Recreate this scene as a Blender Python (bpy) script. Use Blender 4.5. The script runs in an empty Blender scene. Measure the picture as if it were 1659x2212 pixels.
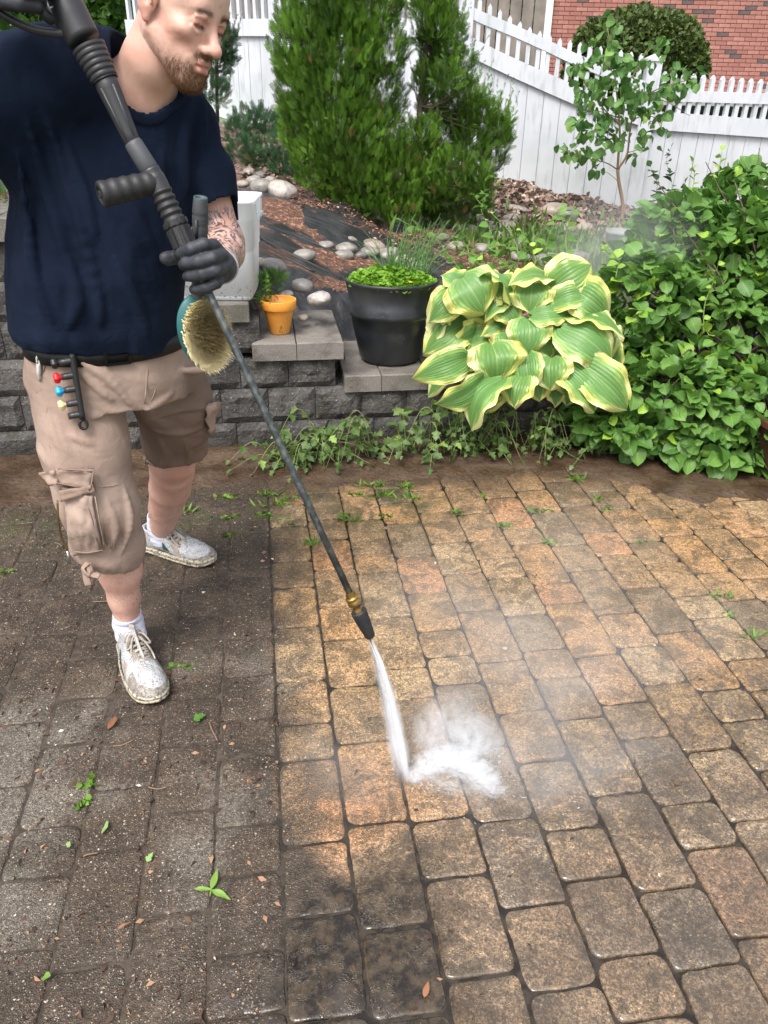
import bpy, math, random
import numpy as np
from mathutils import Vector, Matrix
import openvdb

# ---------------------------------------------------------------- camera, world, sun, exposure
SC = bpy.context.scene
COL = SC.collection
PITCH, ROLL, CAM_H, FOC = math.radians(28.689), math.radians(1.1565), 1.5, 1661.0   # FOC in 1659x2212 pixels
_cp, _sp = math.cos(PITCH), math.sin(PITCH)
_f = np.array([0, _cp, -_sp]); _u = np.array([0, _sp, _cp]); _x = np.array([1.0, 0, 0])
_cr, _sr = math.cos(ROLL), math.sin(ROLL)
CX, CU = _x * _cr + _u * _sr, -_x * _sr + _u * _cr
cam_data = bpy.data.cameras.new("camera")
cam = bpy.data.objects.new("camera", cam_data); COL.objects.link(cam)
cam.matrix_world = Matrix(((CX[0], CU[0], -_f[0], 0), (CX[1], CU[1], -_f[1], 0), (CX[2], CU[2], -_f[2], CAM_H), (0, 0, 0, 1)))
cam_data.sensor_fit = 'VERTICAL'; cam_data.sensor_height = 24.0
cam_data.lens = FOC / 2212 * 24.0
cam_data.clip_start = 0.05; cam_data.clip_end = 400
SC.camera = cam

world = bpy.data.worlds.new("World"); SC.world = world; world.use_nodes = True
wn = world.node_tree; wn.nodes.clear()
w_out = wn.nodes.new("ShaderNodeOutputWorld"); w_bg = wn.nodes.new("ShaderNodeBackground"); w_sky = wn.nodes.new("ShaderNodeTexSky")
w_sky.sky_type = 'NISHITA'; w_sky.sun_disc = False
SUN_EL, SUN_AZ = math.radians(58), math.radians(205)      # azimuth clockwise from +y: behind the camera, to the left
w_sky.sun_elevation = SUN_EL; w_sky.sun_rotation = SUN_AZ
w_sky.air_density = 1.0; w_sky.dust_density = 5.0; w_sky.ozone_density = 1.0
w_bg.inputs[1].default_value = 0.15
w_hs = wn.nodes.new("ShaderNodeHueSaturation"); w_hs.inputs['Saturation'].default_value = 0.42   # overcast: grey-white cloud light
wn.links.new(w_sky.outputs[0], w_hs.inputs['Color']); wn.links.new(w_hs.outputs[0], w_bg.inputs[0]); wn.links.new(w_bg.outputs[0], w_out.inputs[0])
sun_d = bpy.data.lights.new("sun", 'SUN'); sun_d.energy = 1.4; sun_d.angle = math.radians(22); sun_d.color = (1.0, 0.97, 0.92)
sun = bpy.data.objects.new("sun", sun_d); COL.objects.link(sun)
_sd = Vector((math.sin(SUN_AZ) * math.cos(SUN_EL), math.cos(SUN_AZ) * math.cos(SUN_EL), math.sin(SUN_EL)))
sun.rotation_euler = _sd.to_track_quat('Z', 'Y').to_euler(); sun.location = (0, 0, 12)
SC.view_settings.view_transform = 'Standard'; SC.view_settings.look = 'None'
SC.view_settings.exposure = 0.95; SC.view_settings.gamma = 1.0; SC.view_settings.use_curve_mapping = False
SC.cycles.max_bounces = 8; SC.cycles.diffuse_bounces = 3; SC.cycles.glossy_bounces = 3; SC.cycles.transmission_bounces = 4
SC.cycles.transparent_max_bounces = 12; SC.cycles.volume_bounces = 4
SC.cycles.use_denoising = True
SC.cycles.volume_step_rate = 2.0; SC.cycles.volume_max_steps = 128

rng = np.random.default_rng(7)
random.seed(7)
R2D = math.degrees

# ---------------------------------------------------------------- where a photographed point lies in the yard
def ray(px, py):
    return _f + CX * ((px - 829.5) / FOC) - CU * ((py - 1106) / FOC)
def atd(px, py, d):                       # at forward distance d
    v = ray(px, py); return np.array([0, 0, CAM_H]) + v * (d / v[1])
def G(px, py, z=0.0):                     # on the level z
    v = ray(px, py); return np.array([0, 0, CAM_H]) + v * ((z - CAM_H) / v[2])
YAW = math.radians(9.0364)
_cy, _sy = math.cos(YAW), math.sin(YAW)
def uv2xy(u, v): return (u * _cy - v * _sy, u * _sy + v * _cy)      # patio axes: u along the wall, v away from it
def xy2uv(x, y): return (x * _cy + y * _sy, -x * _sy + y * _cy)

# ---------------------------------------------------------------- mesh helpers
def tag(o, label=None, cat=None, group=None, kind=None):
    if label: o['label'] = label
    if cat: o['category'] = cat
    if group: o['group'] = group
    if kind: o['kind'] = kind
    return o

def make_mesh(name, V, F, smooth=True, attrs=None, uv=None, midx=None):
    """V (n,3); F = list of arrays, each (m,k) with its own k."""
    V = np.asarray(V, np.float32).reshape(-1, 3)
    if not isinstance(F, list): F = [F]
    F = [np.asarray(f, np.int32) for f in F if len(f)]
    me = bpy.data.meshes.new(name)
    me.vertices.add(len(V)); me.vertices.foreach_set("co", V.ravel())
    nl = sum(f.size for f in F); npoly = sum(len(f) for f in F)
    me.loops.add(nl); me.loops.foreach_set("vertex_index", np.concatenate([f.ravel() for f in F]))
    sizes = np.concatenate([np.full(len(f), f.shape[1], np.int32) for f in F])
    me.polygons.add(npoly)
    st = np.zeros(npoly, np.int32); st[1:] = np.cumsum(sizes)[:-1]
    me.polygons.foreach_set("loop_start", st)
    try: me.polygons.foreach_set("loop_total", sizes)
    except Exception: pass
    me.polygons.foreach_set("use_smooth", np.full(npoly, smooth))
    if midx is not None: me.polygons.foreach_set("material_index", np.asarray(midx, np.int32))
    me.update(calc_edges=True)
    if uv is not None:
        l = me.uv_layers.new(name="UVMap"); li = np.concatenate([f.ravel() for f in F])
        l.data.foreach_set("uv", np.asarray(uv, np.float32)[li].ravel())
    for k, a in (attrs or {}).items():
        at = me.attributes.new(k, 'FLOAT', 'POINT'); at.data.foreach_set("value", np.asarray(a, np.float32))
    me.validate()
    return me

def add_obj(name, me, mats, parent=None, loc=None, rotz=None):
    o = bpy.data.objects.new(name, me); COL.objects.link(o)
    if not isinstance(mats, (list, tuple)): mats = [mats]
    if len(me.materials) == 0:
        for m in mats: me.materials.append(m)
    if parent is not None: o.parent = parent
    if loc is not None: o.location = loc
    if rotz is not None: o.rotation_euler = (0, 0, rotz)
    return o

def empty(name, loc=(0, 0, 0), rotz=0):
    o = bpy.data.objects.new(name, None); COL.objects.link(o); o.empty_display_size = 0.05
    o.location = loc; o.rotation_euler = (0, 0, rotz); return o

class MB:
    """Collects shapes; .build() links them as one mesh object."""
    def __init__(s): s.V = []; s.F = []; s.n = 0; s.A = []; s.U = []
    def add(s, V, F, a=0.0, uv=None):
        V = np.asarray(V, float).reshape(-1, 3)
        if not isinstance(F, list): F = [F]
        for f in F:
            if len(f): s.F.append(np.asarray(f, np.int32) + s.n)
        s.V.append(V); s.n += len(V)
        s.A.append(np.full(len(V), a) if np.isscalar(a) else np.asarray(a))
        s.U.append(np.zeros((len(V), 2)) if uv is None else np.asarray(uv))
        return s
    def box(s, c, size, R=None, a=0.0):
        x, y, z = np.asarray(size) / 2
        V = np.array([[-x,-y,-z],[x,-y,-z],[x,y,-z],[-x,y,-z],[-x,-y,z],[x,-y,z],[x,y,z],[-x,y,z]], float)
        if R is not None: V = V @ np.asarray(R).T
        return s.add(V + np.asarray(c), [np.array([[0,3,2,1],[4,5,6,7],[0,1,5,4],[1,2,6,5],[2,3,7,6],[3,0,4,7]])], a)
    def tube(s, P, r, n=10, cap=True, a=0.0):
        V, F = tube(P, r, n, cap); return s.add(V, F, a)
    def mesh(s, name="m", smooth=True, attr="rnd"):
        groups = {}
        for f in s.F: groups.setdefault(f.shape[1], []).append(f)
        F = [np.concatenate(g) for g in groups.values()]
        return make_mesh(name, np.concatenate(s.V), F, smooth, {attr: np.concatenate(s.A)}, np.concatenate(s.U))
    def build(s, name, mats, parent=None, smooth=True):
        return add_obj(name, s.mesh(name, smooth), mats, parent)

def nrm(v): v = np.asarray(v, float); return v / (np.linalg.norm(v) + 1e-12)
def frame_of(d, up=(0, 0, 1)):            # columns: side, up2, d
    d = nrm(d); s = np.cross(up, d)
    if np.linalg.norm(s) < 1e-4: s = np.cross((0, 1, 0), d)
    s = nrm(s); return np.stack([s, np.cross(d, s), d], 1)

def catmull(P, n=8):
    P = np.asarray(P, float); Q = np.vstack([2 * P[0] - P[1], P, 2 * P[-1] - P[-2]]); out = []
    for i in range(1, len(Q) - 2):
        t = np.linspace(0, 1, n, endpoint=False)[:, None]
        p0, p1, p2, p3 = Q[i-1], Q[i], Q[i+1], Q[i+2]
        out.append(0.5 * ((2*p1) + (-p0+p2)*t + (2*p0-5*p1+4*p2-p3)*t**2 + (-p0+3*p1-3*p2+p3)*t**3))
    out.append(P[-1:]); return np.vstack(out)

def tube(P, r, n=10, cap=True, flat=1.0, up=None):
    P = np.asarray(P, float); m = len(P); r = np.broadcast_to(np.asarray(r, float), (m,)) if np.ndim(r) < 2 else r
    T = np.gradient(P, axis=0); T /= np.linalg.norm(T, axis=1, keepdims=True) + 1e-12
    s = nrm(np.cross(up if up is not None else ((0, 0, 1) if abs(T[0][2]) < 0.9 else (0, 1, 0)), T[0]))
    S = np.zeros((m, 3)); B = np.zeros((m, 3))
    for i in range(m):
        s = nrm(s - T[i] * (s @ T[i])); S[i] = s; B[i] = np.cross(T[i], s)
    a = np.linspace(0, 2*np.pi, n, endpoint=False)
    V = (P[:, None] + r[:, None, None] * (np.cos(a)[None, :, None] * S[:, None] + flat * np.sin(a)[None, :, None] * B[:, None])).reshape(-1, 3)
    i = np.arange(m - 1)[:, None] * n; j = np.arange(n)[None]; k = (np.arange(n) + 1) % n
    F = [np.stack([i + j, i + k[None], i + n + k[None], i + n + j], -1).reshape(-1, 4)]
    if cap:
        V = np.vstack([V, P[0], P[-1]]); c0 = m * n
        F.append(np.concatenate([np.stack([np.full(n, c0), k, np.arange(n)], -1), np.stack([np.full(n, c0 + 1), (m-1)*n + np.arange(n), (m-1)*n + k], -1)]))
    return V, F

def lathe(prof, n=32, axis0=(0, 0, 0), d=(0, 0, 1)):
    """prof: list of (radius, height along d)."""
    R = frame_of(d); prof = np.asarray(prof, float); m = len(prof)
    a = np.linspace(0, 2*np.pi, n, endpoint=False)
    V = np.stack([prof[:, 0:1] * np.cos(a), prof[:, 0:1] * np.sin(a), np.broadcast_to(prof[:, 1:2], (m, n))], -1).reshape(-1, 3)
    V = V @ R.T + np.asarray(axis0)
    i = np.arange(m - 1)[:, None] * n; j = np.arange(n)[None]; k = (np.arange(n) + 1) % n
    return V, [np.stack([i + j, i + k[None], i + n + k[None], i + n + j], -1).reshape(-1, 4)]

def scatter(TV, TF, M, P, a=None, tuv=None):
    """copies of one template (k,3) under matrices M (n,3,3) and offsets P (n,3)."""
    n, k = len(P), len(TV)
    V = np.einsum('nij,kj->nki', M, TV) + P[:, None]
    F = [ (f[None] + (np.arange(n) * k)[:, None, None]).reshape(-1, f.shape[1]) for f in (TF if isinstance(TF, list) else [TF])]
    A = np.repeat(np.zeros(n) if a is None else a, k)
    U = np.tile(tuv, (n, 1)) if tuv is not None else None
    return V.reshape(-1, 3), F, A, U

def rot_to(dirs, roll, scale):
    """matrices whose y column points along dirs, z column = leaf normal, with random roll."""
    d = dirs / (np.linalg.norm(dirs, axis=1, keepdims=True) + 1e-9)
    up = np.tile([0., 0., 1.], (len(d), 1)); s = np.cross(d, up); bad = np.linalg.norm(s, axis=1) < 1e-3
    s[bad] = [1, 0, 0]; s /= np.linalg.norm(s, axis=1, keepdims=True); nn = np.cross(s, d)
    c, t = np.cos(roll)[:, None], np.sin(roll)[:, None]
    s2 = s * c + nn * t; n2 = -s * t + nn * c
    return np.stack([s2, d, n2], 2) * np.asarray(scale)[:, None, None]

# ---------------------------------------------------------------- value noise for shapes
_NT = np.random.default_rng(3).random(4096).astype(np.float32)
def vnoise(X, Y, Z):
    xi, yi, zi = np.floor(X).astype(np.int64), np.floor(Y).astype(np.int64), np.floor(Z).astype(np.int64)
    fx, fy, fz = X - xi, Y - yi, Z - zi
    fx, fy, fz = fx*fx*(3-2*fx), fy*fy*(3-2*fy), fz*fz*(3-2*fz)
    def h(a, b, c): return _NT[(a * 73 + b * 1619 + c * 3137 + (a*b) % 97) & 4095]
    r = 0
    for dx in (0, 1):
        for dy in (0, 1):
            for dz in (0, 1):
                w = (fx if dx else 1-fx) * (fy if dy else 1-fy) * (fz if dz else 1-fz)
                r = r + w * h(xi+dx, yi+dy, zi+dz)
    return r * 2 - 1

# ---------------------------------------------------------------- signed distance modelling
class SDF:
    def __init__(s, lo, hi, vox):
        s.lo = np.array(lo, float); s.vox = vox
        s.n = np.ceil((np.array(hi) - s.lo) / vox).astype(int) + 1
        s.f = np.full(s.n, 0.08, np.float32)
    def _sl(s, lo, hi, m):
        a = np.clip(np.floor((np.array(lo) - m - s.lo) / s.vox).astype(int), 0, s.n)
        b = np.clip(np.ceil((np.array(hi) + m - s.lo) / s.vox).astype(int) + 1, 0, s.n)
        sl = tuple(slice(a[i], b[i]) for i in range(3))
        ax = [s.lo[i] + np.arange(a[i], b[i], dtype=np.float32) * s.vox for i in range(3)]
        return sl, np.meshgrid(*ax, indexing='ij', sparse=True)
    def _mix(s, sl, d, k, sub=False):
        f = s.f[sl]; d = d.astype(np.float32)
        if sub: d = -d; h = np.clip(0.5 - 0.5 * (d - f) / k, 0, 1) ; s.f[sl] = f + (d - f) * (1 - h) + k * h * (1 - h) ; return
        h = np.clip(0.5 + 0.5 * (f - d) / k, 0, 1); s.f[sl] = f + (d - f) * h - k * h * (1 - h)
    def cap(s, a, b, r1, r2=None, k=0.01, sub=False):
        a, b = np.asarray(a, float), np.asarray(b, float); r2 = r1 if r2 is None else r2; m = max(r1, r2) + k + 0.02
        sl, (X, Y, Z) = s._sl(np.minimum(a, b), np.maximum(a, b), m)
        if s.f[sl].size == 0: return s
        ab = b - a; L = ab @ ab + 1e-12
        t = np.clip(((X - a[0]) * ab[0] + (Y - a[1]) * ab[1] + (Z - a[2]) * ab[2]) / L, 0, 1)
        d = np.sqrt((X - a[0] - ab[0]*t)**2 + (Y - a[1] - ab[1]*t)**2 + (Z - a[2] - ab[2]*t)**2) - (r1 + (r2 - r1) * t)
        s._mix(sl, d, k, sub); return s
    def chain(s, pts, rs, k=0.01, sub=False):
        for i in range(len(pts) - 1): s.cap(pts[i], pts[i+1], rs[i], rs[i+1], k, sub)
        return s
    def ell(s, c, r, R=None, k=0.01, sub=False):
        c, r = np.asarray(c, float), np.asarray(r, float); rm = r.max(); m = rm + k + 0.02
        sl, (X, Y, Z) = s._sl(c, c, m)
        if s.f[sl].size == 0: return s
        X, Y, Z = X - c[0], Y - c[1], Z - c[2]
        if R is not None:
            R = np.asarray(R); X, Y, Z = R[0,0]*X + R[1,0]*Y + R[2,0]*Z, R[0,1]*X + R[1,1]*Y + R[2,1]*Z, R[0,2]*X + R[1,2]*Y + R[2,2]*Z
        q = np.sqrt((X/r[0])**2 + (Y/r[1])**2 + (Z/r[2])**2); g = np.sqrt((X/r[0]**2)**2 + (Y/r[1]**2)**2 + (Z/r[2]**2)**2) + 1e-6
        s._mix(sl, q * (q - 1) / g, k, sub); return s
    def box(s, c, half, rad=0.005, R=None, k=0.005, sub=False):
        c, b = np.asarray(c, float), np.asarray(half, float); m = np.linalg.norm(b) + k + 0.02
        sl, (X, Y, Z) = s._sl(c, c, m)
        if s.f[sl].size == 0: return s
        X, Y, Z = X - c[0], Y - c[1], Z - c[2]
        if R is not None:
            R = np.asarray(R); X, Y, Z = R[0,0]*X + R[1,0]*Y + R[2,0]*Z, R[0,1]*X + R[1,1]*Y + R[2,1]*Z, R[0,2]*X + R[1,2]*Y + R[2,2]*Z
        qx, qy, qz = np.abs(X) - b[0] + rad, np.abs(Y) - b[1] + rad, np.abs(Z) - b[2] + rad
        d = np.sqrt(np.maximum(qx, 0)**2 + np.maximum(qy, 0)**2 + np.maximum(qz, 0)**2) + np.minimum(np.maximum(np.maximum(qx, qy), qz), 0) - rad
        s._mix(sl, d, k, sub); return s
    def plane_cut(s, p, n, k=0.003):       # remove the side n points to
        n = nrm(n); sl, (X, Y, Z) = s._sl(s.lo, s.lo + s.n * s.vox, 0)
        d = (X - p[0]) * n[0] + (Y - p[1]) * n[1] + (Z - p[2]) * n[2]
        f = s.f; h = np.clip(0.5 - 0.5 * (d - f) / k, 0, 1)
        s.f = (f * h + d * (1 - h) + k * h * (1 - h)).astype(np.float32); return s
    def add(s, fn, lo=None, hi=None):
        sl, (X, Y, Z) = s._sl(s.lo if lo is None else lo, (s.lo + s.n * s.vox) if hi is None else hi, 0)
        s.f[sl] = s.f[sl] + np.broadcast_to(fn(X, Y, Z), s.f[sl].shape).astype(np.float32); return s
    def mesh(s):
        g = openvdb.FloatGrid(); g.background = 0.08; g.copyFromArray(np.ascontiguousarray(s.f))
        P, Q = g.convertToQuads(0.0)
        return P * s.vox + s.lo, Q.astype(np.int32)

# ---------------------------------------------------------------- material helpers
def mat(name, color=(0.5, 0.5, 0.5), rough=0.6, spec=0.5, metal=0.0, bump=None, var=None, **kw):
    """bump=(scale, strength, distance); var=(scale, amount) multiplies colour by noise."""
    m = bpy.data.materials.new(name); m.use_nodes = True; nt = m.node_tree; b = nt.nodes["Principled BSDF"]
    b.inputs['Base Color'].default_value = (*color, 1); b.inputs['Roughness'].default_value = rough
    b.inputs['Metallic'].default_value = metal; b.inputs['Specular IOR Level'].default_value = spec
    for k, v in kw.items(): b.inputs[k.replace('_', ' ')].default_value = v
    tc = nt.nodes.new("ShaderNodeTexCoord")
    if bump:
        n = nt.nodes.new("ShaderNodeTexNoise"); n.inputs['Scale'].default_value = bump[0]; n.inputs['Detail'].default_value = 5
        nt.links.new(tc.outputs['Object'], n.inputs['Vector'])
        bp = nt.nodes.new("ShaderNodeBump"); bp.inputs['Strength'].default_value = bump[1]; bp.inputs['Distance'].default_value = bump[2]
        nt.links.new(n.outputs['Fac'], bp.inputs['Height']); nt.links.new(bp.outputs[0], b.inputs['Normal'])
    if var:
        n = nt.nodes.new("ShaderNodeTexNoise"); n.inputs['Scale'].default_value = var[0]; n.inputs['Detail'].default_value = 6
        nt.links.new(tc.outputs['Object'], n.inputs['Vector'])
        mr = nt.nodes.new("ShaderNodeMapRange"); mr.inputs[1].default_value = 0.3; mr.inputs[2].default_value = 0.7
        mr.inputs[3].default_value = 1 - var[1]; mr.inputs[4].default_value = 1 + var[1]
        nt.links.new(n.outputs['Fac'], mr.inputs[0])
        mx = nt.nodes.new("ShaderNodeVectorMath"); mx.operation = 'SCALE'; mx.inputs[0].default_value = color
        nt.links.new(mr.outputs[0], mx.inputs['Scale']); nt.links.new(mx.outputs[0], b.inputs['Base Color'])
    return m

class NB:
    """small node builder"""
    def __init__(s, name):
        s.m = bpy.data.materials.new(name); s.m.use_nodes = True; s.nt = s.m.node_tree
        s.b = s.nt.nodes["Principled BSDF"]; s.out = s.nt.nodes["Material Output"]
        s.tc = s.nt.nodes.new("ShaderNodeTexCoord"); s.geo = s.nt.nodes.new("ShaderNodeNewGeometry")
    def L(s, a, b): s.nt.links.new(a, b)
    def set(s, sock, v):
        if isinstance(v, bpy.types.NodeSocket): s.L(v, sock)
        else: sock.default_value = (*v, 1) if isinstance(v, tuple) and len(v) == 3 and sock.type == 'RGBA' else v
    def noise(s, scale, detail=4, vec=None, rough=0.5, dist=0.0, w=None):
        n = s.nt.nodes.new("ShaderNodeTexNoise"); n.inputs['Scale'].default_value = scale; n.inputs['Detail'].default_value = detail
        n.inputs['Roughness'].default_value = rough; n.inputs['Distortion'].default_value = dist
        s.L(vec or s.tc.outputs['Object'], n.inputs['Vector']); return n.outputs['Fac']
    def voro(s, scale, feature='F1', vec=None, out='Distance', rnd=1.0):
        n = s.nt.nodes.new("ShaderNodeTexVoronoi"); n.feature = feature; n.inputs['Scale'].default_value = scale; n.inputs['Randomness'].default_value = rnd
        s.L(vec or s.tc.outputs['Object'], n.inputs['Vector']); return n.outputs[out]
    def ramp(s, v, a, b, lo=0.0, hi=1.0, smooth=True):
        n = s.nt.nodes.new("ShaderNodeMapRange"); n.interpolation_type = 'SMOOTHSTEP' if smooth else 'LINEAR'
        n.inputs[1].default_value = a; n.inputs[2].default_value = b; n.inputs[3].default_value = lo; n.inputs[4].default_value = hi
        s.L(v, n.inputs[0]); return n.outputs[0]
    def math(s, op, a, b=0.0, clamp=False):
        n = s.nt.nodes.new("ShaderNodeMath"); n.operation = op; n.use_clamp = clamp; s.set(n.inputs[0], a); s.set(n.inputs[1], b); return n.outputs[0]
    def mix(s, f, a, b, mode='MIX'):
        n = s.nt.nodes.new("ShaderNodeMix"); n.data_type = 'RGBA'; n.blend_type = mode
        s.set(n.inputs[0], f); s.set(n.inputs[6], a); s.set(n.inputs[7], b); return n.outputs[2]
    def attr(s, name, out='Fac'):
        n = s.nt.nodes.new("ShaderNodeAttribute"); n.attribute_name = name; return n.outputs[out]
    def sep(s, v):
        n = s.nt.nodes.new("ShaderNodeSeparateXYZ"); s.L(v, n.inputs[0]); return n.outputs
    def map(s, vec, scale=(1, 1, 1), rot=(0, 0, 0), loc=(0, 0, 0)):
        n = s.nt.nodes.new("ShaderNodeMapping"); n.inputs['Scale'].default_value = scale; n.inputs['Rotation'].default_value = rot; n.inputs['Location'].default_value = loc
        s.L(vec, n.inputs[0]); return n.outputs[0]
    def bump(s, h, strength=0.5, dist=0.01, prev=None):
        n = s.nt.nodes.new("ShaderNodeBump"); s.set(n.inputs['Strength'], strength); n.inputs['Distance'].default_value = dist
        s.L(h, n.inputs['Height'])
        if prev is not None: s.L(prev, n.inputs['Normal'])
        return n.outputs[0]
    def objrnd(s):
        return s.nt.nodes.new("ShaderNodeObjectInfo").outputs['Random']
    def fin(s, color=None, rough=None, normal=None, spec=None, **kw):
        for k, v in (('Base Color', color), ('Roughness', rough), ('Normal', normal), ('Specular IOR Level', spec)):
            if v is not None: s.set(s.b.inputs[k], v)
        for k, v in kw.items(): s.set(s.b.inputs[k.replace('_', ' ')], v)
        return s.m
# ================================================================ PATIO
WALLV = 3.40
X0, PW = -0.0319303, 0.1500928
JOINTS = {-4: [1.172, 1.008], -3: [1.221, 0.959], -2: [1.045], -1: [2.345, 2.128, 1.118, 0.945, 0.822], 0: [2.814, 2.635, 2.381, 2.212, 1.988, 1.73, 1.558, 1.428, 1.177, 1.002, 0.795],
 1: [2.906, 2.676, 2.519, 2.306, 2.083, 1.909, 1.689, 1.471, 1.212, 0.953, 0.779], 2: [2.864, 2.653, 2.396, 2.267, 2.0, 1.749, 1.617, 1.359, 1.05, 0.833],
 3: [2.782, 2.61, 2.356, 2.125, 1.914, 1.786, 1.661, 1.412, 1.182, 0.964, 0.789], 4: [2.884, 2.689, 2.439, 2.226, 2.003, 1.744, 1.526, 1.348, 1.136, 1.007, 0.833, 0.714],
 5: [2.903, 2.65, 2.441, 2.311, 2.18, 1.962, 1.78, 1.652, 1.481, 1.219, 0.959, 0.79], 6: [2.78, 2.52, 2.397, 2.13, 2.005, 1.732, 1.521, 1.389, 1.172, 1.046, 0.834], 7: [2.833, 2.629, 2.368, 2.191, 1.93, 1.758, 1.581, 1.326, 1.104],
 8: [2.897, 2.667, 2.453, 2.283, 2.061, 1.808, 1.541, 1.415], 9: [2.782, 2.619, 2.359, 2.208, 1.995, 1.868, 1.659, 1.521], 10: [2.743, 2.525, 2.389, 2.126, 1.952], 11: [2.6, 2.426, 2.203, 2.069]}
def visible(x, y, z=0, m=60):
    v = np.array([x, y, z]) - [0, 0, CAM_H]; zz = v @ _f
    if zz < .1: return False
    a, b = 829.5 + FOC * (v @ CX) / zz, 1106 - FOC * (v @ CU) / zz; return -m < a < 1659 + m and -m < b < 2212 + m

def paver_material():
    n = NB("tumbled_paver"); P = n.geo.outputs['Position']; rnd = n.objrnd()
    s = n.sep(n.map(P, rot=(0, 0, -YAW))); U, Vv = s[0], s[1]          # patio axes
    wob = n.noise(3.0, 4, P); wob2 = n.noise(11, 4, P)
    # colour of the cleaned stone, paver by paver
    cl = n.mix(n.ramp(rnd, .0, .25), (.50, .30, .13), (.36, .235, .120)); cl = n.mix(n.ramp(rnd, .25, .45), cl, (.53, .295, .12)); cl = n.mix(n.ramp(rnd, .45, .62), cl, (.23, .165, .10)); cl = n.mix(n.ramp(rnd, .62, .74), cl, (.50, .345, .185)); cl = n.mix(n.ramp(rnd, .84, .97), cl, (.54, .27, .12)); near = n.ramp(n.math('ADD', Vv, n.math('MULTIPLY', wob, .3)), 1.75, 1.25); cl = n.mix(n.math('MULTIPLY', near, .38), cl, (.37, .29, .22))
    nv_ = n.nt.nodes.new('ShaderNodeVectorMath'); nv_.operation = 'DISTANCE'; n.L(P, nv_.inputs[0]); nv_.inputs[1].default_value = (-.07, 1.27, 0); cl = n.mix(n.math('MULTIPLY', n.ramp(nv_.outputs['Value'], .20, .05), .8), cl, (.58, .27, .11))
    cl = n.mix(n.math('MULTIPLY', n.ramp(n.noise(7, 4, P), .46, .62), .40), cl, (.43, .25, .12))
    far = n.ramp(n.math('ADD', Vv, n.math('MULTIPLY', wob, .5)), 1.2, 2.6)
    cl = n.mix(n.math('MULTIPLY', n.ramp(n.noise(10, 8, P, dist=.8, rough=.72), .45, .59), .74), cl, (.105, .072, .034))   # leftover algae
    cl = n.mix(n.math('MULTIPLY', n.ramp(n.noise(48, 6, P, dist=.4, rough=.7), .48, .62), .55), cl, (.085, .062, .036))
    # freshly blasted bright stones by the jet
    # uncleaned film left of the washing front
    dirty = n.mix(n.ramp(n.noise(5, 5, P), .35, .65), (.040, .028, .018), (.078, .054, .036))
    dirty = n.mix(n.math('MULTIPLY', n.ramp(n.noise(13, 4, P), .55, .72), .55), dirty, (.140, .098, .070))
    grey = n.math('MULTIPLY', n.ramp(n.noise(2.6, 3, n.map(P, loc=(2.2, .3, 0))), .46, .62), n.math('MULTIPLY', n.ramp(Vv, .85, 1.15), n.ramp(Vv, 1.7, 2.0, 1, 0)))
    dirty = n.mix(n.math('MULTIPLY', grey, .75), dirty, (.175, .155, .125))
    soil = n.math('MULTIPLY', n.ramp(n.noise(8, 6, P, dist=.5), .47, .60), n.ramp(Vv, 1.0, 2.2))
    dirty = n.mix(n.math('MULTIPLY', soil, .85), dirty, (.026, .017, .012))
    uu = n.math('ADD', U, n.math('ADD', n.math('MULTIPLY', n.math('SUBTRACT', wob, .5), .11), n.math('MULTIPLY', n.math('SUBTRACT', wob2, .5), .04)))
    front = n.ramp(n.math('ADD', uu, n.ramp(Vv, .75, 1.30, -.26, 0.0)), -.055, .022)                  # 0 dirty, 1 clean
    half = n.math('MULTIPLY', n.ramp(uu, .04, .11, 1, 0), n.ramp(n.noise(5, 3, P), .38, .56)); front = n.math('MULTIPLY', front, n.math('SUBTRACT', 1.0, n.math('MULTIPLY', half, .75)))
    c = n.mix(front, dirty, cl)
    # moss along the far rows
    moss = n.math('MULTIPLY', n.math('MULTIPLY', n.ramp(Vv, 2.45, 2.85), n.ramp(U, .55, .95, 1, 0)), n.ramp(n.noise(6, 4, P), .42, .60))
    c = n.mix(n.math('MULTIPLY', moss, .75), c, (.050, .060, .014))
    mudm = n.math('MULTIPLY', n.ramp(n.math('ADD', Vv, n.math('MULTIPLY', n.math('SUBTRACT', wob, .5), .5)), 2.72, 3.05), .93)
    c = n.mix(mudm, c, (.048, .028, .016))
    cell = n.sep(n.voro(250, 'F1', P, 'Color'))[2]; cell2 = n.sep(n.voro(560, 'F1', P, 'Color'))[1]
    gr = n.math('MULTIPLY', n.ramp(cell, 0, 1, .62, 1.42, smooth=False), n.ramp(cell2, 0, 1, .68, 1.36, smooth=False)); gr = n.math('MULTIPLY', gr, n.ramp(n.noise(130, 4, P), .34, .66, .70, 1.28))
    sc_ = n.nt.nodes.new('ShaderNodeVectorMath'); sc_.operation = 'SCALE'; n.L(c, sc_.inputs[0]); n.L(gr, sc_.inputs['Scale']); c = sc_.outputs[0]
    # sand and small aggregate in the concrete
    ag = n.voro(330, 'F1', P, 'Color'); agv = n.sep(ag)[0]
    light = n.math('MULTIPLY', n.ramp(agv, .86, .93), n.ramp(n.voro(330, 'F1', P), .35, .50, 1, 0)); dark = n.ramp(agv, .30, .10)
    c = n.mix(n.math('MULTIPLY', light, .60), c, (.60, .50, .36)); c = n.mix(n.math('MULTIPLY', dark, .5), c, (.045, .033, .022))
    ag2 = n.sep(n.voro(120, 'F1', P, 'Color'))[1]; c = n.mix(n.math('MULTIPLY', n.math('MULTIPLY', n.ramp(ag2, .93, .97), n.ramp(n.voro(120, 'F1', P), .20, .34, 1, 0)), .8), c, (.62, .54, .42))
    g = n.noise(420, 3, P); c = n.mix(n.ramp(g, .35, .65, .35, 0), c, (.03, .022, .015))
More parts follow.
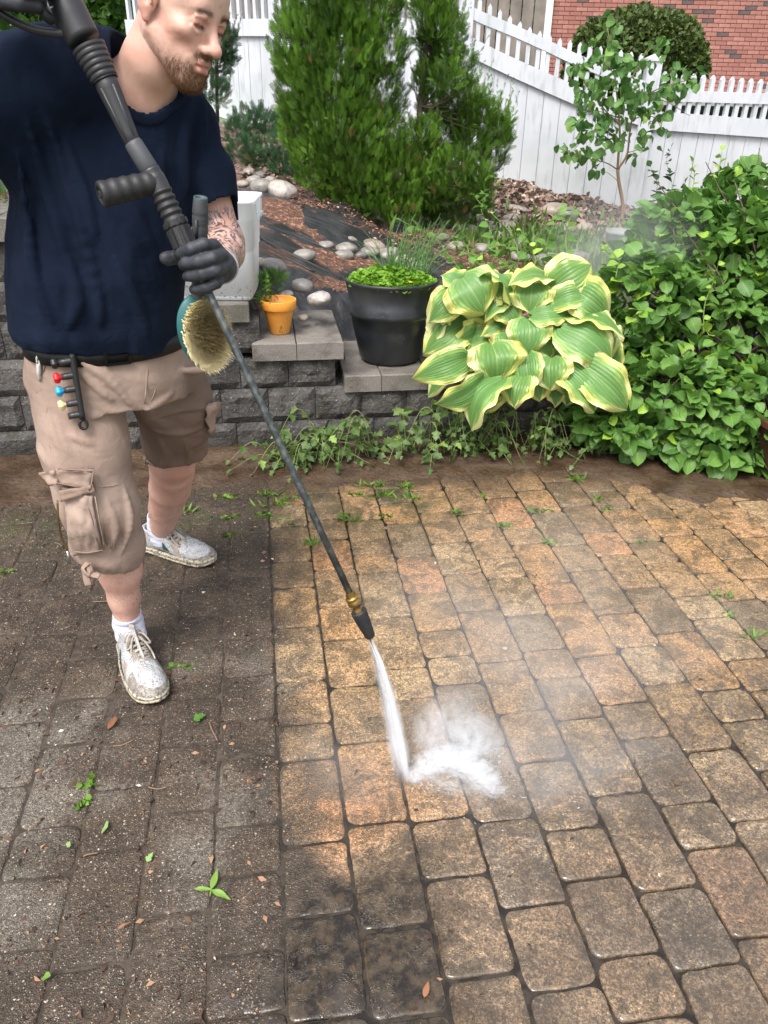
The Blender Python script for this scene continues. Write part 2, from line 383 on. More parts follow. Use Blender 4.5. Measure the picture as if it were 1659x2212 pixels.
    wd = n.math('MULTIPLY', n.ramp(n.math('ADD', Vv, n.math('MULTIPLY', U, -.30)), 1.75, .9), n.math('MULTIPLY', n.ramp(U, -.05, .05), n.ramp(n.noise(5, 5, P, rough=.65), .40, .58, .25, 1.0))); c = n.mix(n.math('MULTIPLY', wd, .42), c, (.070, .052, .036))
    # standing water film: near the camera on the right
    wetz = n.math('MULTIPLY', n.ramp(n.math('ADD', Vv, n.math('MULTIPLY', U, -.38)), 1.30, .62), n.ramp(U, -.28, .05))
    film = n.ramp(n.math('ADD', n.noise(36, 7, P, dist=.6, rough=.65), n.math('ADD', n.math('MULTIPLY', n.math('SUBTRACT', n.noise(7, 3, P), .5), .35), n.math('MULTIPLY', wetz, .20))), .575, .615)
    film = n.math('MULTIPLY', film, n.ramp(wetz, .05, .3))
    c = n.mix(n.math('MULTIPLY', film, .40), c, (.040, .034, .029)); lowd = n.math('MULTIPLY', n.math('MULTIPLY', n.ramp(Vv, 1.22, 1.02), n.ramp(U, -.12, .0)), n.math('MULTIPLY', n.ramp(U, .42, .22), n.ramp(n.noise(7, 4, P), .30, .50))); c = n.mix(n.math('MULTIPLY', lowd, .85), c, n.mix(n.ramp(n.noise(24, 8, P, rough=.75), .42, .62), (.010, .008, .006), (.070, .050, .030)))
    dry = n.ramp(n.noise(12, 4, P), .35, .65, .28, .56)
    rough = n.math('ADD', n.math('MULTIPLY', n.math('MULTIPLY', n.math('SUBTRACT', 1.0, film), dry), n.math('SUBTRACT', 1.0, n.math('MULTIPLY', wetz, .45))), .05); rough = n.math('ADD', rough, n.math('MULTIPLY', n.math('SUBTRACT', 1.0, n.ramp(uu, -.1, .1)), .18))
    hgt = n.math('ADD', n.math('MULTIPLY', n.voro(330, 'F1', P), .8), n.math('MULTIPLY', n.noise(140, 4, P), 1.2)); hgt = n.math('MULTIPLY', hgt, n.math('SUBTRACT', 1.0, n.math('MULTIPLY', film, .93)))
    bp = n.bump(hgt, .75, .0035); bp = n.bump(n.noise(28, 4, P), .35, .008, bp); bp = n.bump(film, .5, .0016, bp)
    return n.fin(c, rough, bp, n.math('ADD', .5, n.math('MULTIPLY', film, n.math('SUBTRACT', .5, n.math('MULTIPLY', lowd, .4)))))
M_paver = paver_material()
M_mud = None
def mud_material():
    n = NB("wet_mud"); P = n.geo.outputs['Position']
    c = n.mix(n.ramp(n.noise(7, 5, P), .35, .65), (.050, .030, .018), (.095, .062, .040)); c = n.mix(n.ramp(n.noise(70, 4, P), .52, .70, 0, .7), c, (.025, .016, .010))
    c = n.mix(n.ramp(n.voro(90, 'F1', P), .10, .20, .5, 0), c, (.16, .12, .08))
    return n.fin(c, n.ramp(n.noise(6, 4, P), .40, .62, .16, .60), n.bump(n.noise(60, 6, P), .8, .010, n.bump(n.noise(14, 4, P), .5, .02)), .5)
M_mud = mud_material()
def joint_material():
    n = NB("wet_joint"); P = n.geo.outputs['Position']
    U = n.sep(n.map(P, rot=(0, 0, -YAW)))[0]
    c = n.mix(n.ramp(n.noise(30, 5, P), .4, .6), (.018, .014, .010), (.045, .036, .026)); c = n.mix(n.ramp(n.noise(180, 3, P), .5, .7, 0, .6), c, (.02, .015, .01))
    c = n.mix(n.ramp(U, -.02, -.10), c, n.mix(n.ramp(n.noise(30, 5, P), .4, .6), (.034, .025, .018), (.066, .050, .036)))
    wet = n.ramp(n.math('ADD', U, n.math('MULTIPLY', n.noise(4, 3, P), .3)), .10, .25)
    return n.fin(c, n.math('SUBTRACT', .85, n.math('MULTIPLY', wet, .79)), n.bump(n.noise(90, 4, P), n.math('SUBTRACT', .62, n.math('MULTIPLY', wet, .52)), .006), .5)
M_joint = joint_material()

patio = tag(empty("patio", (0, 0, 0)), kind="structure")
# joint sand and standing water under the pavers
us, vs = np.linspace(-4.6, 4.6, 93), np.linspace(-1.4, 3.5, 50); UU, VV = np.meshgrid(us, vs); XX, YY = uv2xy(UU, VV)
V = np.stack([XX, YY, -.0075 + .0046 * np.clip((-UU + .02) / .10, 0, 1) * np.clip((VV - .7) / .8, .6, 1) + .0036 * np.clip((UU + .05) / .08, 0, 1) * np.clip((.65 - UU) / .2, 0, 1) * np.clip((1.32 - VV) / .2, 0, 1) + .0012 * vnoise(UU*5, VV*5, 0*UU)], -1).reshape(-1, 3); W = len(us)
F = np.array([(j*W+i, j*W+i+1, (j+1)*W+i+1, (j+1)*W+i) for j in range(len(vs)-1) for i in range(W-1)])
add_obj("joint_bed", make_mesh("joint_bed", V, [F]), M_joint, patio)

def paver_mesh(w, l, seed, segs=9):
    r = np.random.default_rng(seed); ring = []
    rad = r.uniform(.012, .027, 4); hw, hl = w/2, l/2
    for ci, (sx, sy) in enumerate(((1, -1), (1, 1), (-1, 1), (-1, -1))):
        R_ = rad[ci]; a0 = (-math.pi/2, 0, math.pi/2, math.pi)[ci]
        for k in range(5):
            a = a0 + k/4 * math.pi/2; ring.append((sx*(hw-R_) + R_*math.cos(a), sy*(hl-R_) + R_*math.sin(a)))
        nx = ((1, 1), (-1, 1), (-1, -1), (1, -1))[ci]
    # subdivide straight edges
    out = []; m = len(ring)
    for i in range(m):
        p, q = np.array(ring[i]), np.array(ring[(i+1) % m]); d = np.linalg.norm(q-p); k = max(1, int(d / .022)); out += [p + (q-p)*t/k for t in range(k)]
    O = np.array(out); ang = np.arctan2(O[:, 1], O[:, 0]); nz = 1 + .0 * ang
    O = O + nrmrows(O) * (vnoise(O[:, 0]*45 + seed, O[:, 1]*45, 0*O[:, 0]) * .0026)[:, None]
    n = len(O); z0 = r.normal(0, .0010); V = []
    for s_, z_ in ((1.0, -.05), (1.0, -.0062), (.985, -.0026), (.95, -.0006), (.86, .0), (.55, .0006)):
        sc = np.stack([(hw - (1-s_)*hw) / hw * O[:, 0], (hl - (1-s_)*hw) / hl * O[:, 1]], 1)
        V.append(np.column_stack([sc, np.full(n, z_ + z0) + (.0009 * vnoise(sc[:, 0]*30 + seed, sc[:, 1]*30, 0*sc[:, 0]) if z_ > -.004 else 0)]))
    V = np.vstack(V + [np.array([[0, 0, .0006 + z0]])]); F = []; i_ = np.arange(n); k_ = (i_ + 1) % n
    Q = np.concatenate([np.stack([i_ + j*n, k_ + j*n, k_ + (j+1)*n, i_ + (j+1)*n], 1) for j in range(5)]); T = np.stack([5*n + i_, 5*n + k_, np.full(n, 6*n)], 1)
    return V, [Q, T]
def nrmrows(A): return A / (np.linalg.norm(A, axis=1, keepdims=True) + 1e-9)
LENS = [.129, .174, .217, .259]
rp = random.Random(21); pav = []; outside = []
for k in range(-28, 28):
    js = sorted(JOINTS.get(k, []))
    full = list(js)
    if not full: full = [1.5 + rp.uniform(-.2, .2)]
    # a gap between traced joints longer than one stone is filled
    seq = [full[0]]
    for b in full[1:]:
        while b - seq[-1] > .30:
            g = b - seq[-1]; seq.append(seq[-1] + (g/2 if g < .50 else rp.choice(LENS)))
        seq.append(b)
    while seq[0] > -1.0: seq.insert(0, seq[0] - rp.choice(LENS))
    while seq[-1] < 3.36: seq.append(seq[-1] + rp.choice(LENS))
    for a, b in zip(seq[:-1], seq[1:]):
        if b > 3.42: continue
        uc, vc = X0 + (k + .5) * PW, (a + b) / 2; x, y = uv2xy(uc, vc); cor = [uv2xy(uc + du, vc + dv) for du in (-.07, .07) for dv in (a - vc, b - vc)]
        (pav if any(visible(cx, cy, 0, 4) for cx, cy in cor) else outside).append((k, uc, vc, b - a, x, y))
pav.sort(key=lambda p: p[5]); PJ = .0052
extra = pav[300:]; 
for i, (k, uc, vc, L, x, y) in enumerate(pav[:300]):
    g = PJ + rp.uniform(-.002, .0025) + (.0 if k >= 0 else -.002)
    Vp, Fp = paver_mesh(PW - g, L - g, i + 1)
    o = add_obj("paver", make_mesh("paver", Vp, Fp), M_paver, patio, (x, y, rp.gauss(0, .0008)))
    o.rotation_euler = (rp.gauss(0, .004), rp.gauss(0, .004), YAW + rp.gauss(0, .006))
mb = MB()
cS, sS = math.cos(YAW), math.sin(YAW); RZ = np.array([[cS, -sS, 0], [sS, cS, 0], [0, 0, 1]])
for i, (k, uc, vc, L, x, y) in enumerate(extra + [p for p in outside if abs(p[4]) < 3.8]):
    Vp, Fp = paver_mesh(PW - PJ, L - PJ, 900 + i % 12); mb.add(Vp @ RZ.T + (x, y, 0), Fp)
o = mb.build("outer_paving", M_paver, patio); o['kind'] = 'stuff'
print("PAVERS", len(pav), len(outside))

# mud washed up against the wall
us, vs = np.linspace(-3.2, 3.4, 200), np.linspace(2.55, 3.47, 50); UU, VV = np.meshgrid(us, vs)
def s01(v, a, b): t = np.clip((v - a) / (b - a), 0, 1); return t*t*(3-2*t)
edge = 3.00 + .05*vnoise(UU*3, 0*UU, 0*UU+2) + .035*vnoise(UU*9, 0*UU, 0*UU) - .02*s01(UU, .3, .9) - .42 * s01(UU, 1.25, 2.0) - .10*s01(-UU, .3, .8)
Z = -.0125 + .020 * s01(VV, edge - .07, edge + .10) + .004*vnoise(UU*14, VV*14, 0*UU) + .0022*vnoise(UU*40, VV*40, 0*UU) + .020*s01(VV, 3.22, 3.42)
XX, YY = uv2xy(UU, VV); V = np.stack([XX, YY, Z], -1).reshape(-1, 3); W = len(us)
F = np.array([(j*W+i, j*W+i+1, (j+1)*W+i+1, (j+1)*W+i) for j in range(len(vs)-1) for i in range(W-1)])
tag(add_obj("mud", make_mesh("mud", V, [F]), M_mud), kind="structure")

# ================================================================ TERRAIN
CTRL = np.array([(-3.5, 3.9, 1.35), (-2.4, 3.9, 1.25), (-1.6, 3.9, 1.08), (-1.25, 3.9, .98), (-.85, 3.95, .86), (-.55, 3.98, .72), (-.2, 4.0, .60), (.05, 4.08, .47), (.30, 4.1, .42), (.6, 4.1, .32), (1.0, 4.15, .28), (1.6, 4.2, .28), (2.6, 4.3, .28), (4.5, 4.4, .28),
 (-1.0, 5.5, .92), (.13, 6.0, .59), (-.5, 6.0, .80), (1.0, 6.0, .50), (1.8, 6, .42), (3, 6, .40), (5, 6.2, .40), (-3, 6, 1.25), (-1.31, 8.5, 1.19), (-.6, 8.2, 1.10), (.3, 8.1, .92), (1.1, 8.05, .76), (1.7, 8.0, .64), (2.32, 8, .52), (3.2, 8.1, .50), (5, 8.3, .5), (-4, 9.5, 1.4), (-3, 10, 1.35), (0, 11, 1.0), (3, 11, .6), (6, 12, .6), (-6, 12, 1.4), (-6, 6, 1.4), (7, 6, .4), (7, 4.4, .3), (-5, 3.9, 1.4)])
def terr(x, y):
    x, y = np.asarray(x, float), np.asarray(y, float); d2 = (x[..., None] - CTRL[:, 0])**2 + (y[..., None] - CTRL[:, 1])**2 + .03; w = d2**-1.9
    return (w * CTRL[:, 2]).sum(-1) / w.sum(-1)
def on_terr(px, py, d0=3.6, d1=9.0):
    v = ray(px, py); t = np.arange(d0, d1, .01) / v[1]; P = np.array([0, 0, CAM_H]) + v * t[:, None]; below = P[:, 2] < terr(P[:, 0], P[:, 1]); k = np.argmax(below)
    return P[k] if below[k] else P[-1]
def bed_material():
    n = NB("mulch_and_fabric"); P = n.geo.outputs['Position']
    fab = n.mix(n.ramp(n.noise(5, 4, P), .4, .6), (.024, .025, .028), (.050, .051, .056)); fab = n.mix(n.ramp(n.noise(500, 2, P), .4, .6, 0, .35), fab, (.015, .015, .016))
    chips = n.voro(60, 'F1', n.map(P, (1, 1, 1)), 'Color'); k = n.sep(chips)
    mul = n.mix(k[0], (.070, .033, .022), (.185, .095, .062)); mul = n.mix(n.ramp(k[1], .82, .95), mul, (.38, .20, .12)); mul = n.mix(n.ramp(n.noise(20, 4, P), .45, .65, 0, .6), mul, (.045, .022, .014))
    s = n.sep(P); band = n.noise(2.1, 4, n.map(P, (1, 1.6, 1), (0, 0, .5)), dist=.6)
    c = n.mix(n.ramp(band, .49, .54), fab, mul)
    back = n.ramp(n.math('ADD', s[1], n.math('MULTIPLY', n.noise(2, 4, P), .6)), 6.9, 7.2); lf = n.mix(k[0], (.085, .055, .042), (.26, .185, .15)); lf = n.mix(n.ramp(n.noise(30, 4, P), .5, .7), lf, (.05, .033, .026)); c = n.mix(back, c, lf)
    yard = n.ramp(s[1], 8.9, 9.2); c = n.mix(yard, c, n.mix(n.noise(30, 4, P), (.05, .11, .02), (.09, .17, .035)))
    rt = n.math('MULTIPLY', n.ramp(s[0], 1.1, 1.4), n.ramp(s[1], 6.6, 6.3)); c = n.mix(rt, c, n.mix(n.noise(60, 4, P), (.045, .06, .02), (.10, .09, .05)))
    return n.fin(c, n.ramp(band, .49, .54, .32, .85), n.bump(n.voro(60, 'F1', P), n.ramp(band, .49, .54, .05, .7), .012, n.bump(n.noise(3.5, 4, n.map(P, (1, 3, 1), (0, 0, .5)), dist=.5), .8, .05)), .4)
M_bed = bed_material()
def terr_uv(vline): pass
xs = np.linspace(-7, 9, 200); vv = np.r_[-.18, -.10, np.linspace(0, 1, 20)[:-1]*.8, np.linspace(.8, 8.0, 110), np.linspace(8.4, 60, 14)]; UU, VV = np.meshgrid(xs, vv); XX, YY = uv2xy(UU, VV + WALLV + .40)
Z = terr(XX, YY) + .012*vnoise(XX*3, YY*3, 0*XX) + .005*vnoise(XX*11, YY*11, 0*XX); _ct = np.interp(UU, [-3.4, -1.46, -1.45, -.89, -.88, -.48, -.47, -.08, -.07, .337, .339, 3.4], [1.12, 1.12, .95, .95, .785, .785, .61, .61, .435, .435, .275, .275]) + .03; Z = np.where(VV < .16, np.minimum(Z, _ct), Z)
V = np.stack([XX, YY, Z], -1).reshape(-1, 3); W = len(xs); F = np.array([(j*W+i, j*W+i+1, (j+1)*W+i+1, (j+1)*W+i) for j in range(len(vv)-1) for i in range(W-1)])
tag(add_obj("ground", make_mesh("ground", V, [F]), M_bed), kind="structure")
# the wider plot under and around everything, out to the horizon
me = make_mesh("lawn", np.array([[-150, -80, -.06], [150, -80, -.06], [150, 200, -.06], [-150, 200, -.06]]), np.array([[0, 1, 2, 3]])); n = NB("lawn_grass"); P = n.geo.outputs['Position']
tag(add_obj("lawn", me, n.fin(n.mix(n.noise(3, 6, P), (.04, .085, .018), (.075, .13, .03)), .8)), kind="structure")

# ================================================================ RETAINING WALL
def block_material():
    n = NB("split_face_block"); P = n.geo.outputs['Position']; rnd = n.objrnd()
    c = n.mix(rnd, (.062, .058, .055), (.105, .097, .090)); c = n.mix(n.ramp(n.noise(14, 5, P), .4, .65), c, (.048, .044, .042)); c = n.mix(n.ramp(n.noise(60, 4, P), .5, .7, 0, .6), c, (.15, .14, .13))
    sp = n.math('MULTIPLY', n.ramp(n.voro(95, 'F1', P), .10, .22, 1, 0), n.ramp(n.sep(n.voro(95, 'F1', P, 'Color'))[0], .80, .86)); c = n.mix(sp, c, (.55, .53, .50))
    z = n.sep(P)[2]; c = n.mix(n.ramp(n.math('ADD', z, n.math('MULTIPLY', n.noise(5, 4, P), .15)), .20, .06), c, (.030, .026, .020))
    moss = n.math('MULTIPLY', n.ramp(n.noise(7, 5, P), .58, .70), .5); c = n.mix(moss, c, (.055, .060, .030))
    return n.fin(c, n.ramp(n.noise(10, 4, P), .4, .6, .38, .75), n.bump(n.noise(55, 7, P, rough=.65), .9, .016, n.bump(n.voro(200, 'F1', P), .4, .004)), .45)
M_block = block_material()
def cap_material():
    n = NB("cap_stone"); P = n.geo.outputs['Position']; rnd = n.objrnd()
    c = n.mix(rnd, (.135, .122, .108), (.19, .172, .155)); c = n.mix(n.ramp(n.noise(9, 5, P), .42, .62, 0, .8), c, (.078, .070, .060)); c = n.mix(n.ramp(n.noise(260, 3, P), .48, .70, 0, .7), c, (.30, .28, .25)); c = n.mix(n.ramp(n.noise(4, 3, P), .55, .68, 0, .5), c, (.075, .080, .050))
    return n.fin(c, n.ramp(n.noise(8, 3, P), .4, .6, .40, .8), n.bump(n.noise(190, 4, P), .6, .003, n.bump(n.noise(20, 4, P), .3, .006)), .4)
M_cap = cap_material()
wall = tag(empty("retaining_wall", (*uv2xy(0, WALLV), 0), YAW), "stepped grey split-face block retaining wall along the back of the patio", "retaining wall")
def split_block(w, h, d, seed):
    nx, nz = 9, 6; xs = np.linspace(-w/2 + .0015, w/2 - .0015, nx); zs = np.linspace(.0015, h - .0015, nz); V = []; 
    for j in range(nz):
        for i in range(nx):
            e = min(i, nx-1-i) / 1.2; f = min(j, nz-1-j) / 1.0; inn = min(1, e, f) if True else 1
            y = -.004 - .020*min(1, min(e, f)+.0) - .010 * float(vnoise(np.array(xs[i]*22 + seed*3.7), np.array(zs[j]*22.), np.array(seed*1.3))) * (inn > 0) 
            V.append((xs[i] + (0 if i in (0, nx-1) else 0), y, zs[j]))
    F = [(j*nx+i, j*nx+i+1, (j+1)*nx+i+1, (j+1)*nx+i) for j in range(nz-1) for i in range(nx-1)]
    n0 = len(V); rim = [(i, 0) for i in range(nx)] + [(nx-1, j) for j in range(1, nz)] + [(i, nz-1) for i in range(nx-2, -1, -1)] + [(0, j) for j in range(nz-2, 0, -1)]
    idx = [j*nx+i for i, j in rim]; m = len(rim)
    for i, j in rim: V.append((xs[i], d, zs[j]))
    for k in range(m): F.append((idx[k], n0+k, n0+(k+1) % m, idx[(k+1) % m]))
    return np.array(V), np.array(F)
courses = [(-.0275, .135), (.135, .2975), (.2975, .46), (.46, .6225), (.6225, .785), (.785, .9475), (.9475, 1.04)]
# top of the wall per stretch: (u0, u1, underside of cap, top of cap)
steps = [(-3.4, -1.45, 1.12, 1.20), (-1.45, -.88, .95, 1.04), (-.88, -.47, .785, .87), (-.47, -.07, .61, .69), (-.07, .338, .435, .515), (.338, 3.4, .275, .355)]
off = [-.165, -.01, .087, -.03, .07, 0.0, .09]; seed = 0; BW = .216
meshes = [None] * 14; mb_far = MB()
for ci, (z0, z1) in enumerate(courses):
    u = off[ci] - BW * 16
    while u < 3.4:
        a, b = u, u + BW; u = b
        if b < -3.4: continue
        uc = (a + b) / 2; top = next((s[2] for s in steps if s[0] <= uc < s[1]), None)
        if top is None or z0 >= top - .02: continue
        hh = min(z1, top) - z0; seed += 1
        Vb_, Fb_ = split_block(BW, hh, .20, seed); vis = visible(*uv2xy(uc, WALLV), z0 + .08, 30)
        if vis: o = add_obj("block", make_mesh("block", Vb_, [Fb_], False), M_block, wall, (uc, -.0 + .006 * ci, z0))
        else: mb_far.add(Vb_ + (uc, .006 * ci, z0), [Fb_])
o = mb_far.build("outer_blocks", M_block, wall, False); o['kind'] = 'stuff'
capj = {0: [-3.4 + .216*i for i in range(10)], 1: [-1.45, -1.24, -1.03, -.88], 2: [-.88, -.68, -.47], 3: [-.47, -.27, -.07], 4: [-.07, .127, .338], 5: [.338, .512] + [.512 + .216 * i for i in range(1, 14)]}
for si, (u0, u1, zb, zt) in enumerate(steps):
    js = [j for j in capj[si] if j < u1] + [u1]
    if js[-1] - js[-2] < .05: js.pop(-2)
    for a, b in zip(js[:-1], js[1:]):
        w, h = b - a - .003, zt - zb - .002; V = []; nx, ny = 6, 8; r = np.random.default_rng(int(a*100) + 500); dpt = .56
        ys = np.r_[-.034, -.028, np.linspace(-.01, dpt, ny - 2)]
        mbk = MB(); xs_ = np.r_[-w/2, -w/2 + .004, np.linspace(-w/2 + .03, w/2 - .03, nx - 4), w/2 - .004, w/2]
        for j, y_ in enumerate(ys):
            for i, x_ in enumerate(xs_): V.append((x_, y_, h - (.004 if j == 0 or i in (0, nx-1) else 0) + .0012 * r.normal()))
        F = [(j*nx+i, j*nx+i+1, (j+1)*nx+i+1, (j+1)*nx+i) for j in range(len(ys)-1) for i in range(nx-1)]
        rim = [(i, 0) for i in range(nx)] + [(nx-1, j) for j in range(1, len(ys))] + [(i, len(ys)-1) for i in range(nx-2, -1, -1)] + [(0, j) for j in range(len(ys)-2, 0, -1)]; n0 = len(V); idx = [j*nx+i for i, j in rim]
        for i, j in rim: V.append((xs_[i], ys[j], .0))
        m = len(rim); F += [(idx[k], n0+k, n0+(k+1) % m, idx[(k+1) % m]) for k in range(m)]
        V = np.array(V); add_obj("cap_stone", make_mesh("cap_stone", V, [np.array(F), np.array([list(range(n0, n0+m))])], False), M_cap, wall, ((a + b)/2, r.normal(0, .002), zb + .001))
# back-fill behind blocks
fill = MB()
for u0, u1, zb, zt in steps:
    c = ((u0+u1)/2, .33, (zb - .03)/2 - .02); fill.box(c, (u1 - u0 - .001, .20, zb - .03))
fill.build("backfill", M_mud, wall, False)

# ================================================================ STONES
def stone_mat():
    n = NB("river_stone"); P = n.geo.outputs['Position']; rnd = n.objrnd()
    c = n.mix(n.ramp(rnd, 0, .5), (.17, .16, .15), (.27, .25, .22)); c = n.mix(n.ramp(rnd, .5, .75), c, (.30, .25, .20)); c = n.mix(n.ramp(rnd, .8, 1), c, (.46, .43, .40))
    c = n.mix(n.ramp(n.noise(18, 6, P, dist=.6), .45, .65, 0, .6), c, (.11, .10, .095)); c = n.mix(n.ramp(n.noise(140, 3, P), .5, .7, 0, .4), c, (.07, .065, .06))
    return n.fin(c, .42, n.bump(n.noise(60, 5, P), .35, .004), .45)
M_stone = stone_mat()
def stone_mesh(seed, sub=3):
    import bmesh
    bm = bmesh.new(); bmesh.ops.create_icosphere(bm, subdivisions=sub, radius=1.0); V = np.array([v.co for v in bm.verts]); F = np.array([[v.index for v in f.verts] for f in bm.faces]); bm.free()
    d = 1 + .14 * vnoise(V[:, 0]*1.3 + seed*5, V[:, 1]*1.3, V[:, 2]*1.3) + .05 * vnoise(V[:, 0]*3 + seed, V[:, 1]*3, V[:, 2]*3); V = V * d[:, None]; V = np.sign(V) * np.abs(V)**.93
    return make_mesh("river_stone", V, [F])
SM = [stone_mesh(i) for i in range(10)]
for m_ in SM: m_.materials.append(M_stone)
# (centre x, base y, width px, height px, what sets it apart)
ST = [(657, 560, 40, 27, "grey oval stone on red mulch right of the white bin"), (702, 536, 27, 20, "small round grey stone on red mulch above the black pot"), (745, 548, 42, 22, "flat brownish stone at the left of the pale stone heap"), (742, 560, 36, 20, "dark grey stone low in the stone heap behind the black pot"),
      (776, 558, 30, 22, "tan stone between grey stones behind the black pot"), (808, 540, 40, 22, "smooth white stone on top of the heap behind the black pot"), (798, 552, 34, 20, "speckled tan stone under the white stone"), (836, 558, 46, 32, "large bluish grey stone right of the white stone"), (853, 552, 26, 34, "bright white stone at the right end of the heap"),
      (760, 520, 17, 12, "small pebble of white stone below the evergreen"), (872, 572, 40, 18, "buff stone half behind the chive blades"), (900, 590, 44, 24, "white stone showing above the black pot rim"), (688, 655, 44, 34, "round grey stone behind the orange pot"), (652, 626, 40, 34, "long dark-splashed stone above the orange pot"), (590, 588, 52, 38, "big pale grey stone beside the white bin"),
      (618, 640, 24, 16, "small pale stone just left above the orange pot"), (560, 575, 34, 14, "flat dark stone beside the bin handle"), (655, 690, 18, 14, "small grey stone at the cap stone edge"), (548, 395, 28, 28, "round brown stone left of the evergreen"), (566, 412, 44, 36, "big dark grey boulder under the evergreen's left side"), (608, 420, 52, 32, "greenish boulder under the evergreen"),
      (523, 402, 22, 24, "tan stone at the man's shoulder"), (585, 330, 38, 16, "pale stone among the creeping juniper"), (536, 376, 22, 18, "small tan stone on the slope beside the man"), (586, 395, 24, 20, "small brown stone above the dark boulder"), (560, 384, 24, 18, "reddish stone in the row under the juniper"),
      (1028, 480, 34, 22, "grey stone at the base of the slim evergreen"), (1050, 500, 40, 26, "mottled grey stone right of the slim evergreen"), (1092, 500, 48, 30, "largest grey stone on the black fabric"), (1105, 478, 30, 24, "light stone beside the black fabric fold"), (1070, 462, 20, 14, "small grey stone near the leaf litter"), (1112, 455, 26, 20, "round stone at the top of the fabric"),
      (1130, 458, 22, 18, "brown grey stone touching the leaf litter"), (1196, 464, 44, 22, "wide flat grey stone on the leaf litter"), (1228, 478, 38, 30, "upright grey stone near the planter"), (1222, 500, 30, 24, "rounded grey stone left of the planter"), (1130, 540, 42, 22, "pale rounded stone in front of the fabric"), (1150, 470, 15, 9, "pebble in the middle of the fabric"),
      (1262, 498, 30, 12, "low flat stone by the planter"), (1240, 572, 60, 20, "long white stone below the planter"), (1180, 575, 50, 18, "greyish flat stone in mist left of the white one"), (1125, 565, 40, 20, "rounded stone behind the hosta crown"), (1075, 520, 40, 24, "brownish stone behind the vine leaves"), (1010, 505, 36, 26, "stone in shadow behind the vine shoots"), (985, 540, 34, 22, "stone among vine stems right of the pot"),
      (955, 520, 30, 18, "dusty stone between pot and vines"), (1045, 545, 34, 20, "half hidden stone between the vine stems")]
for i, (px, py, w, h, lab) in enumerate(ST):
    P = on_terr(px, py); zc = (P - [0, 0, CAM_H]) @ _f; sx = w / FOC * zc / 2 * 1.28; r = random.Random(i)
    if zc < 3.5 or P[1] > 8.9: continue
    tl = .75 if not 'upright' in lab else 1.1
    o = add_obj("river_stone", SM[i % 10], M_stone, None, (P[0], P[1] + sx * .4, P[2] + sx * .30 * tl)); o.scale = (sx, sx * r.uniform(.75, .95), sx * r.uniform(.62, .78) * tl); o.rotation_euler = (r.uniform(-.2, .2), r.uniform(-.2, .2), r.uniform(-.5, .5))
    tag(o, lab, "stone", "river stones on the planted slope")
# ================================================================ FENCE
def vinyl():
    n = NB("white_vinyl"); P = n.geo.outputs['Position']; z = n.sep(P)[2]
    c = n.mix(n.ramp(n.noise(3, 4, P), .4, .7), (.58, .60, .65), (.50, .53, .57)); c = n.mix(n.math('MULTIPLY', n.ramp(n.noise(22, 5, n.map(P, (1, 1, .2))), .50, .72), .45), c, (.30, .32, .32))
    c = n.mix(n.math('MULTIPLY', n.ramp(n.math('ADD', z, n.math('MULTIPLY', n.noise(9, 4, P), .3)), 1.35, 1.0), .22), c, (.42, .44, .38))
    return n.fin(c, .4, n.bump(n.noise(40, 3, P), .1, .002), .4)
M_vinyl = vinyl()
def fence_xy(px, d): P = atd(px, 300, d); return P[:2]
FR0, FR1, FR2 = np.array([.62, 8.14]), np.array([2.335, 8.0]), np.array([5.6, 8.30])       # corner behind the trees, middle post, far right
FL0 = np.array([-4.2, 10.9]); FL1 = FR0
def zplane(px, py, A, B):                   # hit the upright plane through A-B
    v = ray(px, py); d = B - A; n_ = np.array([-d[1], d[0]]); t = (n_ @ A) / (n_ @ v[:2]); P = np.array([0, 0, CAM_H]) + v * t; return P, ((P[:2] - A) @ d) / (d @ d)
